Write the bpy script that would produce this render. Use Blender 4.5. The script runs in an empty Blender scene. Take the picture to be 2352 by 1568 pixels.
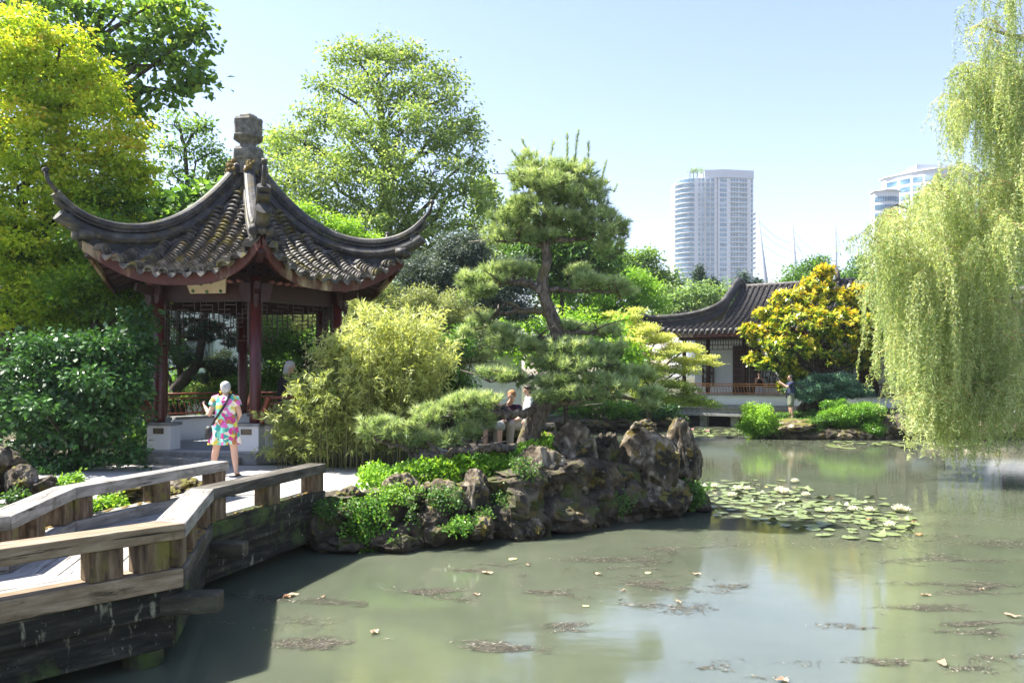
import bpy, bmesh, math, random
import numpy as np
from mathutils import Vector, Matrix, noise as mn

# ------------------------------------------------------------------ camera, sky, sun
scene = bpy.context.scene
col = scene.collection
F = 1829.0; CX = 1176.0; HZ = 857.0; EYE = 2.52
cam_d = bpy.data.cameras.new("camera"); cam = bpy.data.objects.new("camera", cam_d); col.objects.link(cam)
cam.location = (0, 0, EYE); cam.rotation_euler = (math.radians(90), 0, 0)
cam_d.sensor_width = 36.0; cam_d.lens = F / 2352 * 36.0; cam_d.shift_y = (HZ - 784) / 2352
cam_d.clip_start = 0.1; cam_d.clip_end = 6000
scene.camera = cam
SUN_EL = math.radians(57); SH = Vector((.98, -.20, 0)).normalized()
world = bpy.data.worlds.new("World"); scene.world = world; world.use_nodes = True
wn = world.node_tree; bg = wn.nodes['Background']
sky = wn.nodes.new('ShaderNodeTexSky'); sky.sky_type = 'NISHITA'; sky.sun_disc = False
sky.sun_elevation = SUN_EL; sky.sun_rotation = math.atan2(-SH.x, -SH.y)
sky.air_density = 1.25; sky.dust_density = 0.5; sky.ozone_density = 1.8
tint = wn.nodes.new('ShaderNodeMix'); tint.data_type = 'RGBA'; tint.blend_type = 'MULTIPLY'; tint.inputs[0].default_value = 1; tint.inputs[7].default_value = (1.035, .93, 1.03, 1); wn.links.new(sky.outputs[0], tint.inputs[6]); wn.links.new(tint.outputs[2], bg.inputs[0]); bg.inputs[1].default_value = 0.073
sl = bpy.data.lights.new("sun", 'SUN'); sun = bpy.data.objects.new("sun", sl); col.objects.link(sun)
sl.energy = 5.0; sl.angle = math.radians(0.53); sl.color = (1.0, .95, .87)
dv = Vector((SH.x * math.cos(SUN_EL), SH.y * math.cos(SUN_EL), -math.sin(SUN_EL)))
sun.rotation_euler = dv.to_track_quat('-Z', 'Y').to_euler()
scene.view_settings.view_transform = 'Standard'; scene.view_settings.look = 'None'
scene.view_settings.exposure = 1.92; scene.view_settings.gamma = 1
scene.cycles.max_bounces = 8; scene.cycles.transparent_max_bounces = 6; scene.cycles.transmission_bounces = 4
scene.cycles.diffuse_bounces = 3; scene.cycles.glossy_bounces = 3; scene.cycles.volume_bounces = 0
scene.cycles.caustics_reflective = False; scene.cycles.caustics_refractive = False
scene.cycles.use_denoising = True
scene.cycles.sample_clamp_indirect = 6

def P(x, y, Y): return Vector(((x - CX) / F * Y, Y, EYE - (y - HZ) / F * Y))
def W(x, y, z=0.0):
    Y = F * (EYE - z) / (y - HZ); return Vector(((x - CX) / F * Y, Y, z))

# ------------------------------------------------------------------ materials
MATS = {}
def newmat(name):
    m = bpy.data.materials.new(name); m.use_nodes = True; return m, m.node_tree, m.node_tree.nodes, m.node_tree.links
def ramp(nt, stops):
    r = nt.nodes.new('ShaderNodeValToRGB'); e = r.color_ramp.elements
    while len(e) < len(stops): e.new(.5)
    for i, (p, c) in enumerate(stops):
        e[i].position = p; e[i].color = (*c, 1) if len(c) == 3 else c
    return r
def noise_tex(nt, scale, detail=5, rough=.6, dist=0.0, stretch=None, gen='Object'):
    tc = nt.nodes.new('ShaderNodeTexCoord'); n = nt.nodes.new('ShaderNodeTexNoise')
    n.inputs['Scale'].default_value = scale; n.inputs['Detail'].default_value = detail
    n.inputs['Roughness'].default_value = rough; n.inputs['Distortion'].default_value = dist
    if stretch:
        mp = nt.nodes.new('ShaderNodeMapping'); mp.inputs['Scale'].default_value = stretch[:3]
        if len(stretch) > 3: mp.vector_type = 'TEXTURE'; mp.inputs['Scale'].default_value = tuple(1 / k for k in stretch[:3]); mp.inputs['Rotation'].default_value = (0, 0, stretch[3])
        nt.links.new(tc.outputs[gen], mp.inputs[0]); nt.links.new(mp.outputs[0], n.inputs[0])
    else: nt.links.new(tc.outputs[gen], n.inputs[0])
    return n
def mixc(nt, fac, a, b, mode='MIX'):
    m = nt.nodes.new('ShaderNodeMix'); m.data_type = 'RGBA'; m.blend_type = mode
    if isinstance(fac, (int, float)): m.inputs[0].default_value = fac
    else: nt.links.new(fac, m.inputs[0])
    for k, v in ((6, a), (7, b)):
        if isinstance(v, tuple): m.inputs[k].default_value = (*v[:3], 1)
        else: nt.links.new(v, m.inputs[k])
    return m.outputs[2]
def bump(nt, h, strength, dist=.02):
    b = nt.nodes.new('ShaderNodeBump'); b.inputs['Strength'].default_value = strength; b.inputs['Distance'].default_value = dist
    nt.links.new(h, b.inputs['Height']); nt.links.new(b.outputs[0], nt.nodes['Principled BSDF'].inputs['Normal'])
def surf(name, stops, scale=4, rough=.7, b=.3, bdist=.02, spec=.4, stretch=None, over=None, detail=6, dist=0., metallic=0, top=None):
    """noise-driven colour; over = (colour, scale, lo, hi) a second patchy layer; top = (colour, lo, hi, scale) grows on upward faces"""
    if name in MATS: return MATS[name]
    m, nt, N, L = newmat(name); p = N['Principled BSDF']
    n = noise_tex(nt, scale, detail, .62, dist, stretch); r = ramp(nt, stops); L.new(n.outputs[0], r.inputs[0])
    c = r.outputs[0]
    overs = over if isinstance(over, list) else ([over] if over else [])
    for o in overs:
        n2 = noise_tex(nt, o[1], 6, .65, .3, o[4] if len(o) > 4 else None); r2 = ramp(nt, [(o[2], (0, 0, 0)), (o[3], (1, 1, 1))])
        L.new(n2.outputs[0], r2.inputs[0]); c = mixc(nt, r2.outputs[0], c, o[0])
    if top:
        g = N.new('ShaderNodeNewGeometry'); s = N.new('ShaderNodeSeparateXYZ'); L.new(g.outputs['Normal'], s.inputs[0])
        n3 = noise_tex(nt, top[3], 5, .7); mu = N.new('ShaderNodeMath'); mu.operation = 'MULTIPLY_ADD'; mu.inputs[1].default_value = .55
        L.new(s.outputs[2], mu.inputs[0]); L.new(n3.outputs[0], mu.inputs[2])
        r3 = ramp(nt, [(top[1], (0, 0, 0)), (top[2], (1, 1, 1))]); L.new(mu.outputs[0], r3.inputs[0]); c = mixc(nt, r3.outputs[0], c, top[0])
    L.new(c, p.inputs['Base Color']); p.inputs['Roughness'].default_value = rough
    p.inputs['Specular IOR Level'].default_value = spec; p.inputs['Metallic'].default_value = metallic
    if b: bump(nt, n.outputs[0], b, bdist)
    MATS[name] = m; return m
def leafmat(name, stops, trans=.42, rough=.5, tint=(1.25, 1.2, .55), spec=.35):
    if name in MATS: return MATS[name]
    m, nt, N, L = newmat(name); p = N['Principled BSDF']; out = N['Material Output']
    stops = [(q, (c[0] * .97 + .006, c[1] * 1.04, c[2] * 1.1 + .012)) for q, c in stops]
    a = N.new('ShaderNodeAttribute'); a.attribute_name = 'rnd'; r = ramp(nt, stops); L.new(a.outputs['Fac'], r.inputs[0])
    L.new(r.outputs[0], p.inputs['Base Color']); p.inputs['Roughness'].default_value = rough; p.inputs['Specular IOR Level'].default_value = spec
    t = N.new('ShaderNodeBsdfTranslucent'); L.new(mixc(nt, 1.0, r.outputs[0], tint, 'MULTIPLY'), t.inputs[0])
    mx = N.new('ShaderNodeMixShader'); mx.inputs[0].default_value = trans
    L.new(p.outputs[0], mx.inputs[1]); L.new(t.outputs[0], mx.inputs[2]); L.new(mx.outputs[0], out.inputs[0])
    MATS[name] = m; return m
def plain(name, c, rough=.5, spec=.4, metallic=0, var=.12, scale=12):
    return surf(name, [(.3, tuple(v * (1 - var) for v in c)), (.7, tuple(min(1, v * (1 + var)) for v in c))], scale, rough, 0, spec=spec, metallic=metallic)

# ------------------------------------------------------------------ object helpers
def tag(o, label=None, cat=None, group=None, kind=None):
    if label: o['label'] = label
    if cat: o['category'] = cat
    if group: o['group'] = group
    if kind: o['kind'] = kind
    return o
def empty(name, loc=(0, 0, 0), rz=0):
    o = bpy.data.objects.new(name, None); col.objects.link(o); o.location = loc; o.rotation_euler = (0, 0, rz); o.empty_display_size = .2; return o
def thing(name, label, cat, loc=(0, 0, 0), group=None, rz=0): return tag(empty(name, loc, rz), label, cat, group)
def link(name, me, m, parent=None, world_coords=True):
    me.materials.clear(); me.materials.append(m)
    o = bpy.data.objects.new(name, me); col.objects.link(o)
    if parent is not None:
        o.parent = parent
        if world_coords:
            M = Matrix.Translation(parent_loc(parent)) @ Matrix.Rotation(parent_rz(parent), 4, 'Z'); o.matrix_parent_inverse = M.inverted()
    return o
def parent_loc(o):
    v = Vector(o.location)
    if o.parent: v = v + parent_loc(o.parent) if False else v
    return v
def parent_rz(o): return o.rotation_euler.z
class MB:
    def __init__(s): s.v = []; s.f = []; s.sm = []
    def add(s, vs, fs, smooth=False):
        b = len(s.v); s.v += [tuple(v) for v in vs]; s.f += [tuple(i + b for i in f) for f in fs]; s.sm += [smooth] * len(fs); return s
    def hexa(s, p):  # 8 points: bottom 0-3 ccw, top 4-7
        return s.add(p, [(3, 2, 1, 0), (4, 5, 6, 7), (0, 1, 5, 4), (1, 2, 6, 5), (2, 3, 7, 6), (3, 0, 4, 7)])
    def box(s, c, size, rz=0):
        x, y, z = (k / 2 for k in size); ca, sa = math.cos(rz), math.sin(rz); p = []
        for dz in (-z, z):
            for dx, dy in ((-x, -y), (x, -y), (x, y), (-x, y)): p.append((c[0] + dx * ca - dy * sa, c[1] + dx * sa + dy * ca, c[2] + dz))
        return s.hexa(p)
    def prism(s, poly, z0, z1):  # poly list of (x,y) ccw
        n = len(poly); vs = [(x, y, z0) for x, y in poly] + [(x, y, z1) for x, y in poly]
        fs = [tuple(range(n - 1, -1, -1)), tuple(range(n, 2 * n))] + [(i, (i + 1) % n, n + (i + 1) % n, n + i) for i in range(n)]
        return s.add(vs, fs)
    def bar(s, a, b, w, h, up=Vector((0, 0, 1))):  # rectangular bar from a to b
        a, b = Vector(a), Vector(b); d = (b - a).normalized(); r = d.cross(up)
        if r.length < 1e-4: r = d.cross(Vector((0, 1, 0)))
        r.normalize(); u = r.cross(d).normalized(); r *= w / 2; u *= h / 2
        return s.hexa([a - r - u, a + r - u, b + r - u, b - r - u, a - r + u, a + r + u, b + r + u, b - r + u])
    def tube(s, path, rad, n=8, cap=True, smooth=True, squash=1.0):
        path = [Vector(p) for p in path]; k = len(path); rad = rad if hasattr(rad, '__len__') else [rad] * k
        vs = []; prev = None
        for i, p in enumerate(path):
            d = (path[min(i + 1, k - 1)] - path[max(i - 1, 0)]).normalized()
            if prev is None:
                r = d.cross(Vector((0, 0, 1)));
                if r.length < .05: r = d.cross(Vector((0, 1, 0)))
            else: r = prev - d * prev.dot(d)
            r.normalize(); prev = r; u = d.cross(r)
            for j in range(n):
                a = 2 * math.pi * j / n; vs.append(p + r * (rad[i] * math.cos(a)) + u * (rad[i] * squash * math.sin(a)))
        fs = [(i * n + j, i * n + (j + 1) % n, (i + 1) * n + (j + 1) % n, (i + 1) * n + j) for i in range(k - 1) for j in range(n)]
        if cap: fs += [tuple(range(n - 1, -1, -1)), tuple((k - 1) * n + j for j in range(n))]
        return s.add(vs, fs, smooth)
    def lathe(s, c, prof, n=16, rot=0, smooth=False):  # prof [(r,z)]
        vs = [(c[0] + r * math.cos(rot + 2 * math.pi * j / n), c[1] + r * math.sin(rot + 2 * math.pi * j / n), z) for r, z in prof for j in range(n)]
        k = len(prof); fs = [(i * n + j, i * n + (j + 1) % n, (i + 1) * n + (j + 1) % n, (i + 1) * n + j) for i in range(k - 1) for j in range(n)]
        fs += [tuple(range(n - 1, -1, -1)), tuple((k - 1) * n + j for j in range(n))]
        return s.add(vs, fs, smooth)
    def grid(s, pts, smooth=True, flip=False):  # pts[i][j]
        a, b = len(pts), len(pts[0]); vs = [p for r in pts for p in r]
        fs = [(i * b + j, i * b + j + 1, (i + 1) * b + j + 1, (i + 1) * b + j) for i in range(a - 1) for j in range(b - 1)]
        if flip: fs = [f[::-1] for f in fs]
        return s.add(vs, fs, smooth)
    def build(s, name, m, parent=None, bevel=0):
        me = bpy.data.meshes.new(name); me.from_pydata(s.v, [], s.f); me.polygons.foreach_set('use_smooth', s.sm); me.update()
        o = link(name, me, m, parent)
        if bevel:
            b = o.modifiers.new('bevel', 'BEVEL'); b.width = bevel; b.segments = 2; b.limit_method = 'ANGLE'
        return o
def np_mesh(name, V, nper, rnd, m, parent=None):
    """V: (N*nper,3) float array, one face per nper vertices; rnd: (N,) attribute"""
    n = len(V) // nper; me = bpy.data.meshes.new(name)
    me.vertices.add(len(V)); me.vertices.foreach_set('co', V.astype(np.float32).ravel())
    me.loops.add(n * nper); me.loops.foreach_set('vertex_index', np.arange(n * nper, dtype=np.int32))
    me.polygons.add(n); me.polygons.foreach_set('loop_start', np.arange(0, n * nper, nper, dtype=np.int32))
    me.update(calc_edges=True)
    a = me.attributes.new('rnd', 'FLOAT', 'FACE'); a.data.foreach_set('value', rnd.astype(np.float32))
    return link(name, me, m, parent)
def unit(v): return v / np.maximum(np.linalg.norm(v, axis=-1, keepdims=True), 1e-9)

# ------------------------------------------------------------------ foliage
def leaf_arrays(c, d, nrm, L, Wd, rng):
    """diamond leaves: c centre (base), d direction, nrm approx normal, L length arr, Wd width arr"""
    d = unit(d); side = unit(np.cross(d, nrm)); up = np.cross(side, d)
    L = L[:, None]; Wd = Wd[:, None]
    b = c; t = c + d * L - up * L * .12; l = c + d * L * .45 + side * Wd * .5 + up * L * .06; r = c + d * L * .45 - side * Wd * .5 + up * L * .06
    return np.stack([b, r, t, l], 1).reshape(-1, 3)
def blob_world(Y, b):
    dy = b[4] if len(b) > 4 else 0.0; Yb = Y + dy; c = P(b[0], b[1], Yb); rx = b[2] * Yb / F; rz = b[3] * Yb / F
    ry = b[5] if len(b) > 5 else (rx + rz) * .5 * .85
    return np.array(c), np.array((rx, ry, rz))
def foliage(blobs, leaf, aspect, cover, clump, rng, droop=.25, upb=.5, hue=None, shell=.55, zmin=None, per=14, flat=1.0, holes=0.0, lobes=11):
    """blobs: list of (centre, radii[, huebias]); cover = leaf layers over each blob's surface; returns V, rnd, clump centres"""
    if lobes:
        nb = []
        for b in blobs:
            c, r = b[0], b[1]; hb = b[2] if len(b) > 2 else 0.0; n = max(5, int(lobes * (1.1 if min(r) > .5 else .6)))
            for i in range(n):
                y = 1 - (i + .5) * 1.75 / n; a = i * 2.39996 + rng.random() * .8; q = math.sqrt(max(0, 1 - y * y)); u = np.array([q * math.cos(a), q * math.sin(a), y])
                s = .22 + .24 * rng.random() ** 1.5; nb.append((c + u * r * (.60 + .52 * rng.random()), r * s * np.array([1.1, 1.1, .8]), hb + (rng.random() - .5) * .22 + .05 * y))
            nb.append((c, r * .42, hb - .1))
        blobs = nb
    Vs = []; Rs = []; CC = []
    for b in blobs:
        c, r = b[0], b[1]; hb = b[2] if len(b) > 2 else 0.0
        area = 4 * math.pi * ((r[0] * r[1]) ** 1.6 / 3 + (r[0] * r[2]) ** 1.6 / 3 + (r[1] * r[2]) ** 1.6 / 3) ** (1 / 1.6)
        nl = area * cover / (leaf * leaf * aspect * .5); nc = max(4, int(nl / per))
        u = unit(rng.normal(size=(nc, 3))); rad = shell + (1.08 - shell) * rng.random(nc) ** .7
        if holes:
            keep = np.array([mn.noise(Vector(x * 2.3 + c)) for x in u]) > -0.35 + holes * .5 * (rng.random(nc) - .5) - (1 - holes) * .5
            u = u[keep]; rad = rad[keep]; nc = len(u)
            if nc == 0: continue
        lump = 1 + .16 * np.array([mn.noise(Vector(x * 1.7 + c * .7)) for x in u])
        cc = c + u * r * (rad * lump)[:, None]
        if zmin is not None: cc[:, 2] = np.maximum(cc[:, 2], zmin + .02)
        CC.append(cc); ch = rng.random(nc)
        k = np.repeat(np.arange(nc), per)
        off = rng.normal(size=(nc * per, 3)) * clump * np.array([1, 1, .6 * flat]) * .55
        pos = cc[k] + off
        d = unit(off + .35 * clump * u[k] + rng.normal(size=off.shape) * clump * .35); d[:, 2] -= droop; d = unit(d)
        nr = unit(rng.normal(size=d.shape) + np.array([0, 0, upb * 2]) + u[k] * .6)
        s = leaf * (.55 + .8 * rng.random(len(k)) ** 1.3)
        Vs.append(leaf_arrays(pos, d, nr, s, s * aspect, rng))
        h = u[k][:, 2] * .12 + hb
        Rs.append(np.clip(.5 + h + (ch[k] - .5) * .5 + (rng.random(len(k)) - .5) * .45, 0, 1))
    return np.concatenate(Vs), np.concatenate(Rs), np.concatenate(CC)
def wiggle(a, b, n, amp, rng, sag=0.):
    a, b = np.array(a), np.array(b); t = np.linspace(0, 1, n)[:, None]; L = np.linalg.norm(b - a)
    o = rng.normal(size=(n, 3)) * amp * L; o[0] = 0; o[-1] = 0
    o = (o + np.roll(o, 1, 0) * (t > 0)) * .5; o[0] = 0
    p = a + (b - a) * t + o; p[:, 2] += (sag * L * np.sin(t * math.pi))[:, 0]
    return p
def limbs(mb, trunk, r0, r1, targets, rng, lr=.45, twigs=None, ntw=30, tr=.012, amp=.06):
    """trunk: list of points; targets: crown centres reached by limbs from the trunk"""
    tp = [Vector(p) for p in trunk]; n = len(tp); rr = [r0 + (r1 - r0) * (i / (n - 1)) for i in range(n)]
    mb.tube(tp, rr, 10); ends = []
    for t in targets:
        t = np.array(t); zs = np.array([p.z for p in tp])
        want = t[2] - .55 * np.linalg.norm(t[:2] - np.array(tp[-1])[:2]) - .4
        i = int(np.clip(np.argmin(abs(zs - want)), max(1, n // 3), n - 1)); s = np.array(tp[i]); rb = rr[i] * lr
        p = wiggle(s, t, 6, amp, rng, .08); mb.tube([Vector(q) for q in p], list(np.linspace(max(rb, tr * 2), tr * 1.5, 6)), 6); ends.append(p)
    if twigs is not None and len(ends):
        allp = np.concatenate([e[2:] for e in ends])
        for q in twigs[rng.choice(len(twigs), min(ntw, len(twigs)), replace=False)]:
            s = allp[np.argmin(np.linalg.norm(allp - q, axis=1))]
            p = wiggle(s, q, 4, .08, rng, .05); mb.tube([Vector(x) for x in p], list(np.linspace(tr, tr * .35, 4)), 4, cap=False)
    return mb
def tree(name, label, cat, Y, blobs, trunk_px, r, leaf, aspect, cover, clump, mleaf, mbark, seed, group=None, leafname='crown', ntw=40, zbase=.6, **kw):
    rng = np.random.default_rng(seed)
    B = []
    for b in blobs:
        hb = b[6] if len(b) > 6 else 0.
        c, rad = blob_world(Y, b); B.append((c, rad, hb))
    base = P(trunk_px[0][0], trunk_px[0][1], Y); base.z = zbase
    root = thing(name, label, cat, base, group)
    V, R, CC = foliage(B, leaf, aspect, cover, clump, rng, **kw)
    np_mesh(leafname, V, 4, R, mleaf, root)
    tp = [base] + [P(x, y, Y) for x, y in trunk_px[1:]]
    mb = MB(); limbs(mb, [Vector(q) for q in tp], r[0], r[1], [b[0] for b in B], rng, twigs=CC, ntw=ntw, tr=r[2] if len(r) > 2 else .012)
    mb.build('trunk', mbark, root)
    return root
def needles(tufts, axes, per, L, w, rng, spread=(.35, 1.25)):
    n = len(tufts); k = np.repeat(np.arange(n), per); a = unit(axes)[k]
    ref = unit(np.cross(a, rng.normal(size=a.shape))); th = spread[0] + (spread[1] - spread[0]) * rng.random(len(k))
    d = a * np.cos(th)[:, None] + ref * np.sin(th)[:, None]
    s = L * (.75 + .5 * rng.random(len(k)))[:, None]
    base = tufts[k] + a * (rng.random(len(k))[:, None] - .5) * L * .7
    side = unit(np.cross(d, rng.normal(size=d.shape))) * w * .5
    return np.stack([base - side, base + side, base + d * s], 1).reshape(-1, 3), k
# ------------------------------------------------------------------ ground, water, path
L1 = [(-60, 7.6), (-9, 7.6), (-6.3, 8.6), (-5.55, 9.4), (-4.9, 10.9), (-4.35, 11.55), (-3.3, 11.55), (-2.5, 11.5), (-1.81, 11.9), (-.85, 12.1), (.16, 12.3), (.86, 12.9), (1.62, 13.5),
      (2.45, 14.1), (3.3, 14.95), (3.6, 15.4), (3.1, 16.1), (2.0, 16.5), (1.2, 17.5), (.9, 20), (1.0, 27), (2, 33), (4, 37.3), (8, 41.5), (8.5, 90), (-60, 90)]
L2 = [(8.9, 31.6), (10, 30.5), (14, 30.2), (22, 30), (60, 29), (60, 90), (7, 90), (8, 42), (9.3, 40.5), (11.6, 37.2), (9.7, 34.5)]
def sdf(poly, X, Y):
    inside = np.zeros(X.shape, bool); dist = np.full(X.shape, 1e9); n = len(poly)
    for i in range(n):
        x1, y1 = poly[i]; x2, y2 = poly[(i + 1) % n]
        cond = ((y1 > Y) != (y2 > Y)) & (X < (x2 - x1) * (Y - y1) / (y2 - y1 + 1e-12) + x1); inside ^= cond
        t = np.clip(((X - x1) * (x2 - x1) + (Y - y1) * (y2 - y1)) / ((x2 - x1) ** 2 + (y2 - y1) ** 2), 0, 1)
        dist = np.minimum(dist, np.hypot(X - x1 - t * (x2 - x1), Y - y1 - t * (y2 - y1)))
    return np.where(inside, dist, -dist)
def gz(x, y):
    x = np.asarray(x, float); y = np.asarray(y, float)
    s = np.maximum(sdf(L1, x, y), sdf(L2, x, y))
    t = np.clip((s - .1) / .55, 0, 1); t = t * t * (3 - 2 * t); z = -.9 + (1.57) * t
    z += .42 * t * np.exp(-((x - .5) ** 2 / 2.6 + (y - 13.9) ** 2 / 1.0)) + .2 * t * np.exp(-((x + .9) ** 2 / .5 + (y - 12.9) ** 2 / .4))
    return z
def gh(x, y): return float(gz(np.array([x]), np.array([y]))[0])
def build_ground():
    xs = np.concatenate([[-900, -300, -120, -60], np.arange(-40, -10, 2.), np.arange(-10, 24, .25), np.arange(24, 60, 2.), [80, 160, 400, 900]])
    ys = np.concatenate([[-60, -20, 0, 4], np.arange(7, 45, .25), np.arange(45, 88, 4.), [120, 300, 900]])
    X, Yg = np.meshgrid(xs, ys, indexing='ij'); inner = (Yg < 89) & (X > -59) & (X < 59)
    Z = np.where((Yg >= 88) | ((Yg > 29) & (X > 55)) | ((Yg > 7.6) & (X < -55)), .67, gz(np.clip(X, -59, 59), np.clip(Yg, -60, 88)))
    Z = np.where((Yg <= -20), .67, Z)
    mb = MB(); mb.grid([[(X[i, j], Yg[i, j], Z[i, j]) for j in range(len(ys))] for i in range(len(xs))], True, flip=True)
    m = surf('soil', [(.3, (.045, .038, .022)), (.55, (.09, .075, .045)), (.75, (.06, .08, .03))], 1.6, .95, .5, .05, spec=.2, over=((.035, .06, .02), .7, .45, .6))
    tag(mb.build('ground', m), kind='structure')
build_ground()
def poly_sheet(name, pts, z, m):
    mb = MB(); mb.add([(x, y, z) for x, y in pts], [tuple(range(len(pts)))]); return tag(mb.build(name, m), kind='structure')
grav = surf('gravel', [(.3, (.26, .25, .235)), (.5, (.40, .385, .36)), (.7, (.52, .50, .475))], 55, .9, .6, .012, spec=.2, over=((.33, .31, .27), 1.2, .5, .75))
poly_sheet('gravel_path', [(-14, 9.9), (-9.0, 11.2), (-5.9, 11.3), (-4.75, 12.0), (-2.6, 12.0), (-2.2, 12.2), (-2.0, 13.2), (-1.6, 14.8), (-.2, 15.3), (.3, 16.2), (0.2, 22), (-2.0, 22), (-2.2, 16.0), (-3.7, 15.4), (-4.3, 15.85), (-8.2, 15.9), (-8.6, 14.9), (-14, 14.2)], .688, grav)
poly_sheet('shore_path', [(13.5, 31.6), (30, 31.6), (30, 36), (12.5, 36.2)], .676, grav)
# pond: murky, still, thin ripples
def build_water():
    m, nt, N, L = newmat('pond_water'); p = N['Principled BSDF']
    n = noise_tex(nt, .35, 4, .6); r = ramp(nt, [(.35, (.084, .098, .066)), (.65, (.115, .130, .088))]); L.new(n.outputs[0], r.inputs[0])
    L.new(r.outputs[0], p.inputs['Base Color']); p.inputs['Roughness'].default_value = .03; p.inputs['IOR'].default_value = 1.9
    n1 = noise_tex(nt, 1.0, 6, .62, .5, (2.6, 7.5, 1)); bump(nt, n1.outputs[0], .12, .012)
    p.inputs['Subsurface Weight'].default_value = 1.0; p.inputs['Subsurface Radius'].default_value = (1, 1, .9); p.inputs['Subsurface Scale'].default_value = .5
    mb = MB(); mb.box((0, 18.5, -3), (140, 87, 6)); tag(mb.build('pond_water', m), kind='structure')
build_water()

# ------------------------------------------------------------------ zigzag bridge
wood = surf('old_timber', [(.25, (.07, .06, .05)), (.5, (.17, .15, .125)), (.75, (.30, .275, .24))], 3.0, .8, .5, .01, spec=.25, stretch=(1, 1, 8), over=[((.05, .045, .025), 2.2, .55, .72), ((.25, .25, .2), 30, .66, .72)])
wood_brown = surf('brown_timber', [(.25, (.10, .065, .035)), (.5, (.23, .165, .10)), (.75, (.34, .26, .17))], 2.2, .8, .5, .01, spec=.25, stretch=(1.5, 1.5, 14), over=[((.07, .055, .03), 3.0, .56, .7)])
wood_top = surf('grey_timber', [(.25, (.20, .185, .165)), (.5, (.34, .32, .295)), (.75, (.46, .44, .41))], 2.4, .85, .6, .01, spec=.2, stretch=(4, 1.2, 4), over=[((.12, .105, .08), 2.6, .56, .75), ((.14, .12, .03), 1.4, .66, .76)])
wood_dark = surf('mossy_timber', [(.25, (.016, .016, .011)), (.5, (.045, .042, .03)), (.75, (.11, .105, .07))], 2.5, .9, .6, .012, spec=.2, stretch=(1, 1, 3.5), over=[((.24, .23, .17), 9, .64, .72, (3, 3, .8)), ((.05, .075, .02), 2.1, .55, .7)])
post_m = surf('post_timber', [(.3, (.035, .024, .015)), (.5, (.11, .075, .045)), (.7, (.22, .165, .11))], 5, .8, .5, .01, spec=.25, stretch=(3, 3, .6), over=[((.13, .115, .03), 2.3, .52, .62), ((.05, .035, .02), 3.5, .6, .7)])
deck_m = surf('deck_boards', [(.25, (.26, .25, .235)), (.5, (.37, .36, .34)), (.75, (.45, .44, .42))], 2.2, .85, .5, .006, spec=.2, stretch=(6, 1.3, 4, .25), over=[((.30, .28, .25), 1.7, .55, .75), ((.12, .11, .1), 30, .68, .72)])
def offset_poly(p, w):  # offset to the left of travel
    out = []; n = len(p)
    for i in range(n):
        ns = []
        for a, b in ((i - 1, i), (i, i + 1)):
            if a < 0 or b >= n: continue
            d = Vector((p[b][0] - p[a][0], p[b][1] - p[a][1])).normalized(); ns.append(Vector((-d.y, d.x)))
        m = (ns[0] + ns[-1]).normalized(); k = w / max(.3, m.dot(ns[0])); out.append((p[i][0] + m.x * k, p[i][1] + m.y * k))
    return out
RP = [(-2.68, 11.5), (-3.37, 9.0), (-2.84, 6.93), (-3.79, 5.9), (-6.3, 3.18)]
LP = [(-4.19, 11.8), (-4.98, 9.11), (-4.57, 7.27), (-7.2, 4.42), (-8.2, 3.34)]
def timber(kind, ang, i):
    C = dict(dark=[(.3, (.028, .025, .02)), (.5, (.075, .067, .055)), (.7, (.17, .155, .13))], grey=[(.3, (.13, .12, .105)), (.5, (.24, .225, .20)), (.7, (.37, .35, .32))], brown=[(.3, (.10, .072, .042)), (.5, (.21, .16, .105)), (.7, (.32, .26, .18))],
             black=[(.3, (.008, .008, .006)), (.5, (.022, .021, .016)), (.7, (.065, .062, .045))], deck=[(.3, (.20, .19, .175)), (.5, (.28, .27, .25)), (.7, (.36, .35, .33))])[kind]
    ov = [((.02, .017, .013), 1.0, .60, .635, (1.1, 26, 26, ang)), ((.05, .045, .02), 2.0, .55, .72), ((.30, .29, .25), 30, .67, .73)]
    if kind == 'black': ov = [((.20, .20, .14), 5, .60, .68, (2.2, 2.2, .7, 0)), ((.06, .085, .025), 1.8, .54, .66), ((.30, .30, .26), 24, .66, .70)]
    if kind == 'deck': ov = [((.05, .045, .04), 1.0, .61, .63, (.8, 30, 30, ang)), ((.17, .155, .135), 2.4, .52, .72), ((.06, .055, .05), 55, .68, .71)]
    return surf('timber_%s_%d_%d' % (kind, i, round(ang * 20)), C, 1.0, .85, .7, .012, spec=.2, stretch=(2.2, 15, 15, ang), over=ov, detail=8)
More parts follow.
